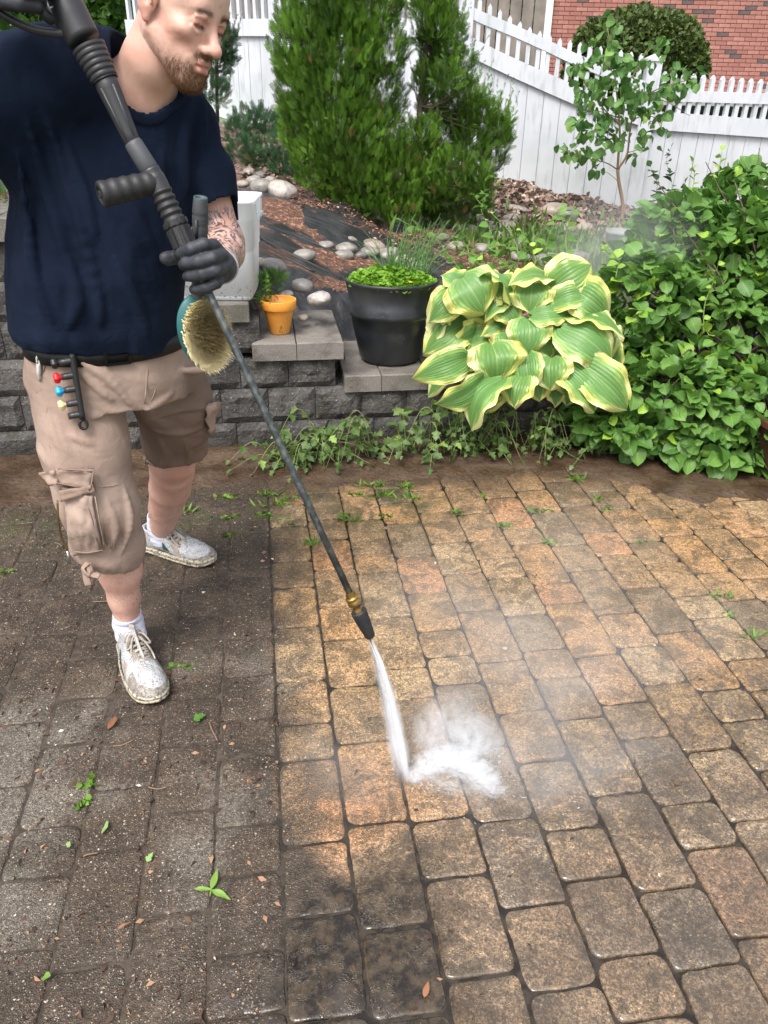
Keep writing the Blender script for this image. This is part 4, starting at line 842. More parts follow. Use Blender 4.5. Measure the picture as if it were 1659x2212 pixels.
def hosta_mat():
    n = NB("variegated_leaf"); uvs = n.sep(n.tc.outputs['UV']); rnd = n.objrnd(); P = n.geo.outputs['Position']
    q = n.math('ABSOLUTE', n.math('SUBTRACT', n.math('MULTIPLY', uvs[0], 2.0), 1.0)); t = uvs[1]
    streak = n.noise(1.0, 3, n.map(n.tc.outputs['UV'], (46, 3.2, 1))); wid = n.noise(2.2, 2, n.map(n.tc.outputs['UV'], (2, 2, 1)))
    # distance to the margin in leaf terms
    m = n.math('ADD', q, n.math('MULTIPLY', n.ramp(t, .55, 1.0), .34)); m = n.math('ADD', m, n.math('MULTIPLY', n.math('SUBTRACT', streak, .5), .75)); m = n.math('ADD', m, n.math('MULTIPLY', n.math('SUBTRACT', rnd, .5), .18)); m = n.math('ADD', m, n.math('MULTIPLY', n.math('SUBTRACT', wid, .5), .3))
    yel = n.ramp(m, .70, .77); g2_ = n.ramp(m, .42, .58)
    green = n.mix(g2_, (.135, .290, .080), (.26, .43, .11)); green = n.mix(n.ramp(rnd, .2, .9, 0, .5), green, (.14, .26, .055)); green = n.mix(n.ramp(streak, .60, .70, 0, .5), green, (.30, .42, .16))
    c = n.mix(yel, green, n.mix(n.ramp(n.noise(6, 3, P), .4, .6), (.70, .70, .20), (.78, .79, .38)))
    rib = n.math('SINE', n.math('MULTIPLY', n.math('SUBTRACT', q, n.math('MULTIPLY', t, .12)), 40.0)); c = n.mix(n.ramp(rib, .5, 1.0, 0, .14), c, (.07, .14, .04))
    mid = n.ramp(q, .0, .03, .5, 0); c = n.mix(mid, c, (.40, .50, .22))
    br = n.math('MULTIPLY', n.ramp(n.noise(10, 4, P), .60, .70), n.ramp(n.math('ADD', q, n.noise(3, 2, P)), 1.2, 1.45)); c = n.mix(n.math('MULTIPLY', br, .8), c, (.38, .22, .08))
    sp = n.math('MULTIPLY', n.ramp(n.voro(120, 'F1', P), .14, .24, 1, 0), n.ramp(n.noise(13, 3, P), .52, .66)); c = n.mix(n.math('MULTIPLY', sp, .85), c, (.05, .045, .03))
    n.fin(c, .38, n.bump(rib, .35, .002, n.bump(n.noise(50, 3, P), .25, .003)), .4); tr = n.nt.nodes.new("ShaderNodeBsdfTranslucent"); n.L(c, tr.inputs[0]); ms = n.nt.nodes.new("ShaderNodeMixShader"); ms.inputs[0].default_value = .25
    n.L(n.b.outputs[0], ms.inputs[1]); n.L(tr.outputs[0], ms.inputs[2]); n.L(ms.outputs[0], n.out.inputs['Surface']); return n.m
M_hosta = hosta_mat(); M_petiole = mat("hosta_stalk", (.20, .30, .08), .45, var=(14, .25))
HC = np.array([*uv2xy(1.06, 3.70), .33]); hosta = tag(empty("hosta_plant", tuple(HC)), "big hosta with ribbed green leaves edged in yellow", "hosta")
HL = [(1195, 622, 1279, 570, 92), (1182, 606, 1100, 610, 60), (1000, 604, 1046, 674, 112), (1045, 602, 1108, 652, 76), (1150, 617, 1144, 674, 88), (1192, 658, 1280, 636, 54), (1238, 628, 1316, 686, 80), (1150, 684, 1234, 676, 60), (1142, 692, 1143, 762, 86),
      (1228, 692, 1352, 720, 58), (1212, 712, 1328, 790, 96), (1062, 748, 1074, 826, 110), (1142, 768, 1144, 844, 66), (1192, 776, 1187, 841, 90), (1220, 800, 1290, 888, 78), (1258, 792, 1358, 886, 88), (1130, 810, 1108, 878, 72), (1088, 826, 1010, 922, 80),
      (1038, 818, 946, 878, 64), (1000, 776, 896, 816, 66), (1004, 700, 915, 762, 82), (978, 640, 928, 694, 66), (1082, 700, 1045, 723, 34), (1000, 655, 1064, 697, 50), (1102, 655, 1048, 686, 42), (1318, 730, 1339, 798, 40), (1005, 738, 1098, 722, 48), (1178, 716, 1234, 746, 64),
      (1015, 790, 922, 850, 54), (1190, 838, 1202, 875, 44), (1000, 625, 955, 592, 56), (1100, 770, 1120, 800, 60), (1260, 745, 1330, 760, 60), (1080, 655, 1120, 700, 60), (1215, 640, 1250, 690, 60), (1050, 800, 1000, 840, 60), (1130, 640, 1190, 650, 50), (1280, 690, 1335, 740, 55), (960, 700, 935, 735, 50), (1148, 722, 1196, 772, 66), (1168, 742, 1150, 790, 60), (1205, 760, 1240, 800, 60), (1100, 640, 1060, 620, 80), (1200, 640, 1230, 612, 84), (1030, 720, 985, 745, 76), (1290, 720, 1320, 770, 74), (1060, 840, 1050, 890, 64), (1240, 820, 1225, 872, 66), (1160, 800, 1165, 865, 66), (985, 680, 955, 655, 64), (1270, 660, 1300, 640, 66), (1105, 720, 1095, 770, 70)]
mbp = []
for i, (bx, by, tx, ty, w) in enumerate(HL):
    front = i < 22; dep = 3.50 - (min(by, 900) - 570) / 330 * .36 + (0 if i < 20 else .08 + .05 * (i % 3)); B = atd(bx, by, dep + .03); T = atd(tx, ty, dep - (.05 if ty > by else -.03)); W = w / FOC * ((B - [0, 0, CAM_H]) @ _f)
    V, F, U = hosta_leaf(B, T, W, i + 3); o = add_obj("leaf", make_mesh("leaf", V, [F], True, None, U), M_hosta, hosta); o.matrix_parent_inverse = Matrix.Translation(-hosta.location)
    mid = (B + HC) / 2 + (0, .0, .07); Vt, Ft = tube(catmull([HC + rg.normal(0, .025, 3) * [1, 1, 0], mid, B], 6), np.linspace(.006, .0042, 13), 6); o = add_obj("stalk", make_mesh("stalk", Vt, Ft), M_petiole, hosta); o.matrix_parent_inverse = Matrix.Translation(-hosta.location)

# ---- the shrub on the right
M_shrub = leaf_mat("glossy_shrub_leaves", (.075, .190, .035), (.200, .380, .075), .42, .34, young=(.32, .52, .06), spec=.5)
shr_c = atd(1560, 960, 3.6); shrub = tag(empty("leafy_shrub", (shr_c[0], shr_c[1], .25)), "big shrub of rounded mid-green leaves right of the hosta", "shrub")
EL = [(1560, 770, 3.75, .50, .34, .36), (1400, 640, 3.72, .24, .22, .20), (1600, 560, 3.95, .38, .30, .26), (1450, 860, 3.42, .32, .22, .20), (1300, 900, 3.38, .15, .12, .10), (1480, 500, 4.05, .26, .22, .16), (1640, 900, 3.4, .34, .26, .26), (1340, 760, 3.6, .17, .16, .18), (1620, 440, 4.2, .26, .22, .18), (1400, 560, 3.95, .15, .15, .12), (1560, 960, 3.25, .30, .12, .10), (1900, 800, 3.8, .42, .32, .34), (1880, 560, 4.0, .36, .30, .28), (1360, 930, 3.3, .14, .10, .08)]
P, D, S = [], [], []
for px, py, d, a, b, c in EL:
    C = atd(px, py, d); k = int(4200 * (a * c + a * b)); dd = rg.normal(size=(k, 3)); dd /= np.linalg.norm(dd, axis=1, keepdims=True); rad = .72 + .33 * rg.random(k); P.append(C + dd * rad[:, None] * [a, b, c]); D.append(dd * [.7, .6, .35] + rg.normal(0, .62, (k, 3)) + [0, -.25, -.08]); S.append(.046 + .050 * rg.random(k))
P, D, S = map(np.concatenate, (P, D, S)); keep = (P[:, 2] > .02) & (P[:, 1] < 4.6); P, D, S = P[keep], D[keep], S[keep]
leaves_as_parts(M_shrub, P, D, rg.normal(0, .6, len(P)) , S, rg.random(len(P)), (LV, LF, LU), shrub)
mb = MB()
for px, py, d, a, b, c in EL:
    C = atd(px, py, d)
    for _ in range(7): e = C + rg.normal(0, 1, 3) * [a*.6, b*.6, c*.7]; s_ = np.array([shr_c[0] + rg.normal(0, .2), shr_c[1] + rg.normal(0, .1) + .15, .22]); mb.tube(catmull([s_, (s_ + e)/2 + (0, 0, .1), e], 5), np.linspace(.008, .0025, 11), 5)
o = mb.build("branches", M_bark, shrub); o.matrix_parent_inverse = Matrix.Translation(-shrub.location)

# ---- leafy shoots: stems with alternate leaves
def shoot(pts, n, size, r0=.0028, seed=0):
    P = catmull(pts, 8); T = np.gradient(P, axis=0); r = np.random.default_rng(seed); idx = np.linspace(2, len(P) - 1, n).astype(int); p = P[idx]; t = T[idx] / np.linalg.norm(T[idx], axis=1, keepdims=True)
    sd = np.cross(t, [0, 0, 1]); sd /= np.linalg.norm(sd, axis=1, keepdims=True) + 1e-6; alt = np.where(np.arange(n) % 2, 1, -1)[:, None]
    D = t * .5 + sd * alt * .9 + r.normal(0, .3, (n, 3)) + [0, -.15, -.1]; D[-1] = t[-1]; return (P, np.linspace(r0, r0*.35, len(P))), p, D, size * (.65 + .6 * r.random(n)) * np.linspace(1.05, .6, n)
def shoot_plant(name, label, shoots, mats, T=(SV, SF, SU), cat="plant", parts=True, group=None, stem=None):
    P0 = np.array(shoots[0][0][0]); root = tag(empty(name, tuple(P0)), label, cat, group); P, D, S = [], [], []
    for i, (pts, n, size) in enumerate(shoots):
        (SP, Rr), p, d, s = shoot(pts, n, size, seed=i + 40); Vt, Ft = tube(SP, Rr, 5); o = add_obj("stem", make_mesh("stem", Vt, Ft), stem or M_stem, root); o.matrix_parent_inverse = Matrix.Translation(-root.location); P.append(p); D.append(d); S.append(s)
    P, D, S = map(np.concatenate, (P, D, S))
    if parts: leaves_as_parts(mats, P, D, rg.normal(0, .5, len(P)), S, rg.random(len(P)), T, root)
    else: mass("leaves", mats, P, D, rg.normal(0, .5, len(P)), S, rg.random(len(P)), T, root)
    return root
M_vine = leaf_mat("vine_leaves", (.10, .24, .035), (.20, .38, .07), .45, .35, young=(.42, .60, .10))
dd_ = lambda *L: [atd(x, y, d) for x, y, d in L]
vine = [(dd_((1010, 640, 3.75), (1015, 570, 3.85), (1000, 520, 3.9), (940, 505, 3.9), (900, 492, 3.9), (868, 478, 3.9)), 17, .055), (dd_((1060, 620, 3.8), (1075, 560, 3.9), (1060, 500, 4.0), (1040, 455, 4.05), (1050, 425, 4.1)), 16, .06), (dd_((1100, 620, 3.85), (1120, 560, 3.9), (1100, 500, 4.0), (1030, 430, 4.1), (1045, 415, 4.1)), 16, .055),
        (dd_((1150, 600, 3.85), (1155, 560, 3.9), (1140, 520, 3.95), (1120, 490, 4.0)), 14, .06), (dd_((1190, 580, 3.9), (1180, 530, 3.95), (1200, 480, 4.0), (1215, 450, 4.05)), 14, .06), (dd_((1230, 575, 3.8), (1222, 520, 3.9), (1232, 470, 4.0), (1240, 452, 4.05)), 12, .055), (dd_((1030, 640, 3.7), (1000, 590, 3.8), (975, 560, 3.85), (960, 545, 3.85)), 12, .055),
        (dd_((1080, 600, 3.8), (1040, 580, 3.8), (1020, 545, 3.9), (990, 530, 3.9)), 12, .05), (dd_((1130, 600, 3.8), (1090, 570, 3.8), (1060, 545, 3.85)), 12, .055), (dd_((1010, 610, 3.8), (1030, 560, 3.8), (1080, 530, 3.9), (1110, 545, 3.85)), 12, .055)]
shoot_plant("vine_shoots", "tangle of thin shoots with small bright leaves behind the hosta", vine, M_vine, cat="vine")
sh2 = [(dd_((1480, 600, 3.8), (1478, 540, 3.8), (1472, 500, 3.85), (1482, 470, 3.9)), 12, .05), (dd_((1330, 600, 3.6), (1335, 560, 3.65), (1312, 545, 3.7), (1305, 530, 3.7)), 10, .05), (dd_((1550, 470, 4.1), (1548, 430, 4.1), (1552, 380, 4.15), (1560, 325, 4.2)), 14, .055), (dd_((1500, 470, 4.1), (1495, 420, 4.15), (1500, 380, 4.2), (1495, 350, 4.2)), 12, .05), (dd_((1600, 470, 4.1), (1610, 420, 4.15), (1600, 370, 4.2)), 12, .05),
       (dd_((1520, 720, 3.4), (1522, 660, 3.45), (1540, 610, 3.5), (1555, 560, 3.5)), 12, .045), (dd_((1360, 700, 3.45), (1372, 680, 3.4), (1400, 672, 3.38), (1372, 668, 3.38)), 8, .05), (dd_((1640, 480, 4.1), (1650, 430, 4.1), (1640, 390, 4.1)), 10, .05)]
shoot_plant("new_shoots", "pale lime new shoots standing out of the big shrub", sh2, leaf_mat("lime_leaves", (.22, .42, .06), (.40, .58, .10), .4, .4))
# stray vine in front of the fence
b4 = on_terr(1425, 470); sh3 = [([b4, atd(1440, 440, b4[1]-.1), atd(1452, 400, b4[1]-.1), atd(1440, 350, b4[1]-.1), atd(1450, 318, b4[1]-.1)], 22, .10), ([b4, atd(1410, 440, b4[1]-.1), atd(1420, 400, b4[1]-.15), atd(1405, 360, b4[1]-.1)], 18, .10), ([b4, atd(1460, 450, b4[1]-.1), atd(1470, 420, b4[1]-.1), atd(1480, 395, b4[1]-.1)], 14, .09)]
shoot_plant("climbing_weed", "dark climbing weed against the fence right of the sapling", sh3, leaf_mat("weed_dark", (.03, .09, .03), (.07, .16, .05), .5, .3), cat="weed")

# ---- sapling
M_sap = leaf_mat("sapling_leaves", (.09, .22, .055), (.20, .36, .10), .45, .40, young=(.36, .55, .12)); b5 = on_terr(1343, 476); ds = b5[1]; sap = tag(empty("sapling", tuple(b5)), "young thin-trunked sapling with open green crown in front of the fence post", "tree")
q = lambda x, y, dj=0: atd(x, y, ds + dj)
BR = [([b5, q(1345, 439), q(1337, 394), q(1334, 366)], .016, .013), ([q(1334, 366), q(1336, 335), q(1339, 290), q(1336, 240), q(1330, 180), q(1322, 120), q(1312, 60)], .011, .004), ([q(1334, 366), q(1354, 335), q(1360, 290), q(1369, 245), q(1395, 208), q(1440, 185), q(1500, 170)], .010, .003),
      ([q(1337, 300), q(1300, 280), q(1270, 290), q(1235, 330)], .006, .002), ([q(1334, 366), q(1310, 352), q(1280, 345), q(1215, 325)], .006, .002), ([q(1338, 270), q(1300, 230), q(1265, 180), q(1245, 140)], .006, .002), ([q(1365, 260), q(1390, 250), q(1415, 255), q(1430, 280)], .005, .002), ([q(1334, 200), q(1370, 160), q(1400, 110), q(1435, 90)], .005, .002),
      ([q(1337, 255), q(1290, 240), q(1250, 245)], .004, .002), ([q(1355, 330), q(1385, 320), q(1400, 300)], .004, .002), ([q(1338, 394), q(1310, 372), q(1290, 375)], .003, .0015), ([q(1328, 160), q(1290, 120), q(1270, 90)], .004, .002), ([q(1395, 208), q(1440, 220), q(1490, 250)], .004, .002)]
for i, (pts, r0, r1) in enumerate(BR):
    Pt = catmull(pts, 5); Vt, Ft = tube(Pt, np.linspace(r0, r1, len(Pt)), 7); o = add_obj("trunk" if i == 0 else "branch", make_mesh("branch", Vt, Ft), M_twig, sap); o.matrix_parent_inverse = Matrix.Translation(-sap.location)
LC = [(1312, 60, 26, 14), (1330, 100, 28, 16), (1290, 130, 30, 18), (1350, 150, 34, 24), (1390, 130, 26, 14), (1430, 95, 20, 10), (1265, 170, 30, 18), (1310, 190, 38, 30), (1370, 195, 36, 28), (1420, 195, 30, 20), (1470, 180, 26, 14), (1500, 175, 20, 10), (1270, 225, 30, 20), (1320, 245, 40, 34), (1375, 235, 34, 22), (1420, 235, 22, 10), (1290, 285, 30, 26), (1330, 295, 28, 20), (1245, 330, 22, 14), (1215, 325, 16, 8), (1275, 340, 24, 14), (1395, 300, 20, 12), (1420, 275, 20, 10), (1245, 260, 20, 10), (1290, 370, 14, 6), (1480, 140, 20, 6), (1250, 140, 20, 10), (1380, 330, 16, 6)]
P, D, S = [], [], []
for x_, y_, r_, n_ in LC:
    k = n_; P.append(np.array([q(x_ + rg.normal(0, r_*.55), y_ + rg.normal(0, r_*.5), rg.normal(0, .12)) for _ in range(k)])); D.append(rg.normal(0, .7, (k, 3)) + [0, -.2, -.55]); S.append(.052 + .048 * rg.random(k))
P, D, S = map(np.concatenate, (P, D, S)); leaves_as_parts(M_sap, P, D, rg.normal(0, .8, len(P)), S, rg.random(len(P)), (LV, LF, LU), sap)

# ---- weeds trailing at the foot of the wall
M_weed = leaf_mat("lobed_weed_leaves", (.075, .140, .035), (.16, .25, .07), .42, .3, young=(.28, .42, .10), spec=.5); M_ws = mat("pale_stem", (.24, .28, .10), .5)
root = tag(empty("trailing_weeds", tuple(G(900, 985))), "tangle of wet trailing weeds with pale stems along the wall foot below the hosta", "weeds"); mb = MB(); P, D, S = [], [], []
for k in range(95):
    u0 = rg.uniform(.10, 1.75) if k < 80 else rg.uniform(.0, .3); v0 = rg.uniform(3.20, 3.34); top = .05 + .20 * rg.random() * (1 if u0 > .25 else .5); u1 = u0 + rg.normal(0, .14) - .04; v1 = v0 - rg.uniform(.02, .20)
    a = (*uv2xy(u0, v0), .0); c = (*uv2xy(u1, v1), rg.uniform(.005, top*.7)); m_ = (*uv2xy((u0+u1)/2, (v0+v1)/2), top); (SP, Rr), p, d, s = shoot([a, m_, c], rg.integers(4, 10), .062, .0022, k + 100); Vt, Ft = tube(SP, Rr, 5); mb.add(Vt, Ft); P.append(p); D.append(d); S.append(s)
o = mb.build("stems", M_ws, root); o.matrix_parent_inverse = Matrix.Translation(-root.location); o['kind'] = 'stuff'
P, D, S = map(np.concatenate, (P, D, S)); P[:, 2] = np.maximum(P[:, 2], .015); leaves_as_parts(M_weed, P, D, rg.normal(0, .6, len(P)), S, rg.random(len(P)), (BV, BF, BU), root)
# ---- little weeds in the paving joints
M_moss = leaf_mat("joint_weed_leaves", (.08, .17, .02), (.19, .33, .04), .5, .3, vein=False)
TW = [(578, 1071, 1.3), (625, 1078, 1.3), (601, 1091, 1.6), (572, 1114, 1), (618, 1127, 1.6), (806, 1051, 1.4), (826, 1074, 1.2), (773, 1068, 1), (873, 1053, 1), (889, 1079, 1.1), (740, 1114, .8), (754, 1126, 1.1), (826, 1117, 1.3), (671, 1177, .7), (1048, 1074, .8), (988, 1111, .8), (1081, 1137, 1.2), (1200, 1174, 1.2), (1385, 1174, 1.1), (1553, 1289, 1.2), (1583, 1329, 1), (1640, 1382, 1.1), (1150, 1107, .8), (1181, 1104, .8), (1249, 1038, .8), (1286, 1081, .6), (1309, 1102, .6), (400, 1106, 1.2), (491, 1076, .9), (498, 1120, 1.1), (495, 1160, .9), (395, 1442, 1.0), (10, 1236, .8), (700, 985, .8), (575, 1000, .7)]
wr = random.Random(3)
WL = ["leafy weed tuft left of the lance on the mossy back pavers", "bright weed tuft just beside the lance, back rows", "low weed mat filling the cross joint left of the lance", "small weed at the left end of the weedy joint by the lance", "dense weed tuft touching the lance's left side, second weedy joint", "tallest feathery weed in the mossy back row right of the lance", "small lime tuft just below the tallest feathery weed",
 "thin weed line left of the tallest feathery weed", "flat weed tuft in the back row below the black pot", "weed at a joint crossing right of the lime tuft", "tiny weed where the lance crosses the second joint row", "weed tuft close right of the lance, second joint row", "spreading weed at the joint crossing below the lime tuft", "lone tiny weed left of the lance's middle", "small weed in a long joint below the hosta tip",
 "small weed on the cross joint left of the hosta-side column", "flat yellowish grass mat in a cross joint mid patio", "spiky grass tuft alone at a joint crossing mid patio", "olive weed at a joint crossing right of the mid patio grass", "bright weed in the long joint near the right edge", "grey-green weed below the bright right-edge one", "lowest right-edge weed, dusty green", "small weed left of the thin grass line, back right", "thin grass line on a cross joint, back right",
 "tiny weed at the mud's edge below the hosta", "grass blades in the joint nearest the mud, back right", "tiny sprig right of the grass blades near the mud", "low weed right of the rear shoe's ankle", "clover-like weed in the long joint behind the rear shoe", "weed in the long joint right of the rear shoe's laces", "small weed in the long joint at the rear shoe's toe", "mossy weed right of the front shoe", "green sprig at the left edge beside the front shin", "tiny weed in the mud at the wall foot", "sparse sprouts in the mud left of the lance"]
for i, (x_, y_, s_) in enumerate(TW):
    g0 = G(x_, y_, -.004); k = int(16 * s_) + 6; blade = wr.random() < .5; dirs = rg.normal(0, .8, (k, 3)) * [1, 1, .3] + [0, 0, .9 if blade else .35]; pp = g0 + rg.normal(0, .012 * s_, (k, 3)) * [1.6, .7, 0]
    t_ = tag(empty("joint_weed", tuple(g0)), None, "weed", "small weeds growing in the paving joints"); t_['label'] = WL[i]
    mass("leaves", M_moss, pp, dirs, rg.normal(0, .8, k), (.020 if blade else .016) * (.7 + .8 * rg.random(k)) * (1.6 if blade else 1), rg.random(k), (NV, NF, NU) if blade else (SV, SF, SU), t_)
def flat_leaf(px, py, dpx, dpy, w, name, label, mats, out=narrow, z=.008, cat="leaf", lift=.01):
    B, T = G(px, py, z), G(dpx, dpy, z + lift); L = np.linalg.norm(T - B); V, F, U = leaf_grid(4, 8, out, .2, .1, .03); M_ = rot_to((T - B)[None], np.array([0.]), np.array([L]))[0]; V = V * [w, 1, 1]; V = V @ M_.T
    o = add_obj(name, make_mesh(name, V, [F], True, dict(rnd=np.full(len(V), .4)), U), mats, None, tuple(B)); tag(o, label, cat); return o
M_pl = leaf_mat("plantain_leaves", (.17, .32, .05), (.24, .40, .08), .4, .3)
w0 = G(457, 1925, .004); pl = tag(empty("plantain_weed", tuple(w0)), "small weed with three long narrow green leaves on the dark pavers", "weed")
for tx, ty, w in ((470, 1875, 1.25), (417, 1918, 1.2), (498, 1941, 1.25), (453, 1936, .9)):
    B, T = w0 + (0, 0, .006), G(tx, ty, .012); L = np.linalg.norm(T - B); V, F, U = leaf_grid(6, 12, narrow, .25, .06, .02); V = (V * [w*1.15, 1, 1]) @ rot_to((T - B)[None], np.array([0.]), np.array([L]))[0].T + B; o = add_obj("leaf", make_mesh("leaf", V, [F], True, dict(rnd=np.full(len(V), .4)), U), M_pl, pl); o.matrix_parent_inverse = Matrix.Translation(-pl.location)
M_dl = leaf_mat("fallen_dark_leaf", (.06, .17, .02), (.08, .2, .03), .5, .2); M_br = leaf_mat("fallen_brown_leaf", (.26, .11, .05), (.36, .18, .09), .7, .2); M_sg = leaf_mat("sage_leaf", (.20, .34, .10), (.3, .42, .16), .6, .2)
flat_leaf(418, 1556, 444, 1541, 1.1, "fallen_leaf", "toothed dark green leaf lying below the front shoe", M_dl, lobed); flat_leaf(252, 1548, 232, 1572, 1.8, "fallen_leaf", "curled brown leaf lying at the front shoe's toe", M_br, narrow); flat_leaf(317, 1862, 330, 1840, .9, "fallen_leaf", "small jagged pale green leaf on the dirty pavers", M_sg, lobed)
flat_leaf(232, 2146, 268, 2120, 1.0, "fallen_leaf", "curled rusty leaf strip near the bottom left", M_br, narrow) if False else flat_leaf(253, 2007, 280, 1990, 1.3, "fallen_leaf", "curled tan leaf strip in front of the long-leaved weed", M_br, narrow)
flat_leaf(916, 2155, 926, 2118, 2.0, "fallen_leaf", "reddish brown leaf on the wet pavers at the bottom middle", M_br, narrow); flat_leaf(222, 1790, 232, 1784, 2.6, "fallen_leaf", "tiny round pale leaf on the dirty pavers", M_sg, ovate); flat_leaf(146, 1830, 150, 1818, 1.2, "fallen_leaf", "small pale leaf in the joint near the left edge", M_sg, ovate); flat_leaf(92, 2112, 108, 2106, 1.0, "fallen_leaf", "bright green leaf bit near the bottom left corner", M_pl, ovate)
for x_, y_, lab in ((196, 1696, "little yellow green sprout among soil left of the shoe"), (181, 1738, "tiny mossy sprout below the yellow green one")):
    g0 = G(x_, y_, .0); t_ = tag(empty("sprout", tuple(g0)), lab, "weed"); k = 14; mass("leaves", M_moss, g0 + rg.normal(0, .010, (k, 3)) * [1, 1, .2] + (0, 0, .008), rg.normal(0, .8, (k, 3)) + [0, 0, .4], rg.normal(0, .8, k), .014 * (.7 + .8 * rg.random(k)), rg.random(k), (SV, SF, SU), t_)
# twigs, bark crumbs and leaf bits strewn over the uncleaned stones
M_crumb = NB("crumbs"); r_ = M_crumb.attr('rnd'); c_ = M_crumb.mix(M_crumb.ramp(r_, .0, .6), (.028, .016, .010), (.10, .052, .032)); c_ = M_crumb.mix(M_crumb.ramp(r_, .80, .82), c_, (.30, .17, .10)); c_ = M_crumb.mix(M_crumb.ramp(r_, .965, .97), c_, (.55, .50, .42)); M_crumb = M_crumb.fin(c_, .8)
N_ = 9500; x_ = rg.uniform(-120, 1659, N_); y_ = rg.uniform(970, 2212, N_); keep = (rg.random(N_) < np.where(x_ < 600, 1.0, .10)) & (rg.random(N_) < np.where(y_ > 1700, .30, 1)); cl_ = vnoise(x_/90, y_/70, 0*x_) > -.15; keep &= cl_ | (rg.random(N_) < .35); x_, y_ = x_[keep], y_[keep]
P = np.array([G(a, b, .003) for a, b in zip(x_, y_)]); k = len(P); D = rg.normal(0, 1, (k, 3)) * [1, 1, .12]; CV, CF, CU_ = leaf_grid(1, 2, narrow, 1.2, .3); T_ = (CV * [2.6, 1, 1], CF, CU_)
root = mass("crumbs", M_crumb, P, D, rg.normal(0, .8, k), .006 + .016 * rg.random(k)**2.5, rg.random(k), T_); tag(root, "dark bark crumbs and soil specks strewn over the pavers", "debris")
mb = MB(); tw = [(245, 1612, 290, 1597), (320, 1700, 360, 1700), (88, 1770, 60, 1795), (180, 1850, 212, 1842), (118, 1172, 134, 1180), (208, 1548, 226, 1545), (200, 1300, 262, 1297), (470, 1600, 452, 1560)]
for i, (a, b, c, d) in enumerate(tw):
    A_, B_ = G(a, b, .006), G(c, d, .007); o = add_obj("twig", make_mesh("twig", *tube(catmull([A_, (A_ + B_)/2 + rg.normal(0, .003, 3), B_], 4), .0016, 5)), M_twig); tag(o, "thin brown twig lying on the dirty pavers", "twig", "twigs lying on the dirty pavers"); o["label"] = ["straight brown twig below the front shoe's toe", "short dark twig left of the pale stain", "thin twig near the left edge, lower half", "rusty twig above the long-leaved weed", "twig on the soil left of the shorts", "curled twig bit at the front shoe's tip", "twig on the soil behind the front shin", "bent twig near the washed edge"][i]
# leaf litter and mulch bits on the slope
M_lit = NB("leaf_litter"); r_ = M_lit.attr('rnd'); c_ = M_lit.mix(M_lit.ramp(r_, 0, .7), (.11, .070, .052), (.30, .215, .17)); M_lit = M_lit.fin(M_lit.mix(M_lit.ramp(r_, .85, .9), c_, (.45, .36, .28)), .8)
N_ = 9000; xx = rg.uniform(-1.2, 5.5, N_); yy = 7.95 - rg.random(N_)**1.3 * 1.15 + .0 * xx; P = np.stack([xx, yy, terr(xx, yy) + .012], 1); mass("leaf_litter", M_lit, P, rg.normal(0, 1, (N_, 3)) * [1, 1, .4], rg.normal(0, .9, N_), .030 + .035 * rg.random(N_), rg.random(N_)).__setitem__('label', "brown leaf litter piled along the fence foot")
M_chip = NB("mulch_chips"); r_ = M_chip.attr('rnd'); c_ = M_chip.mix(M_chip.ramp(r_, 0, .8), (.080, .035, .022), (.20, .10, .062)); M_chip = M_chip.fin(M_chip.mix(M_chip.ramp(r_, .9, .93), c_, (.48, .28, .17)), .8)
N_ = 16000; xx = rg.uniform(-1.6, 2.6, N_); yy = rg.uniform(3.8, 7.0, N_); kk = vnoise(xx*1.7 + 4, yy*1.1, 0*xx) + .35*vnoise(xx*5, yy*5, 0*xx) > .02; xx, yy = xx[kk], yy[kk]; k = len(xx); P = np.stack([xx, yy, terr(xx, yy) + .012], 1)
mass("mulch_chips", M_chip, P, rg.normal(0, 1, (k, 3)) * [1, 1, .25], rg.normal(0, .7, k), .014 + .018 * rg.random(k), rg.random(k), (CV * [2.2, 1, 1], CF, CU_)).__setitem__('label', "reddish bark mulch chips scattered on the black fabric slope")
# grass by the planter
N_ = 1500; c0 = on_terr(1290, 590, 3.7); xx = c0[0] + rg.normal(0, .45, N_); yy = c0[1] + .5 + rg.normal(0, .45, N_); P = np.stack([xx, yy, terr(xx, yy)], 1); mass("grass", leaf_mat("lawn_blades", (.08, .16, .03), (.18, .28, .07), .5, .3, vein=False), P, rg.normal(0, .35, (N_, 3)) + [0, 0, 1], rg.random(N_) * 6, .07 + .08 * rg.random(N_), rg.random(N_), (NV, NF, NU)).__setitem__('label', "rough grass growing around the grey planter")
# ================================================================ POTS, BIN, PLANTER
def rooted(root, V, F, name, mats, smooth=True, kind=None):
    o = add_obj(name, make_mesh(name, V, F if isinstance(F, list) else [F], smooth), mats, root)
    if kind: o['kind'] = kind
    return o
# black nursery pot
c0 = np.array([*atd(842, 790, 3.66)[:2], .357]); pot = tag(empty("black_pot", tuple(c0)), "large black plastic pot of clover and chives on the lowest cap stone", "pot")
n = NB("black_pot_plastic"); c_ = n.mix(n.ramp(n.noise(6, 5), .45, .65), (.016, .018, .022), (.032, .034, .036)); c_ = n.mix(n.math('MULTIPLY', n.ramp(n.noise(120, 4), .60, .72), n.ramp(n.noise(8, 3), .52, .7, 0, .5)), c_, (.16, .155, .15)); M_pot = n.fin(c_, n.ramp(n.noise(5, 3), .3, .7, .30, .5), n.bump(n.noise(120, 3), .15, .001), .5)
prof = [(.001, .0), (.112, .0), (.122, .004), (.130, .014), (.160, .150), (.168, .205), (.1735, .208), (.176, .230), (.1735, .234), (.178, .258), (.1735, .262), (.190, .345), (.196, .352), (.199, .360), (.196, .366), (.190, .362), (.184, .345), (.176, .300), (.001, .298)]
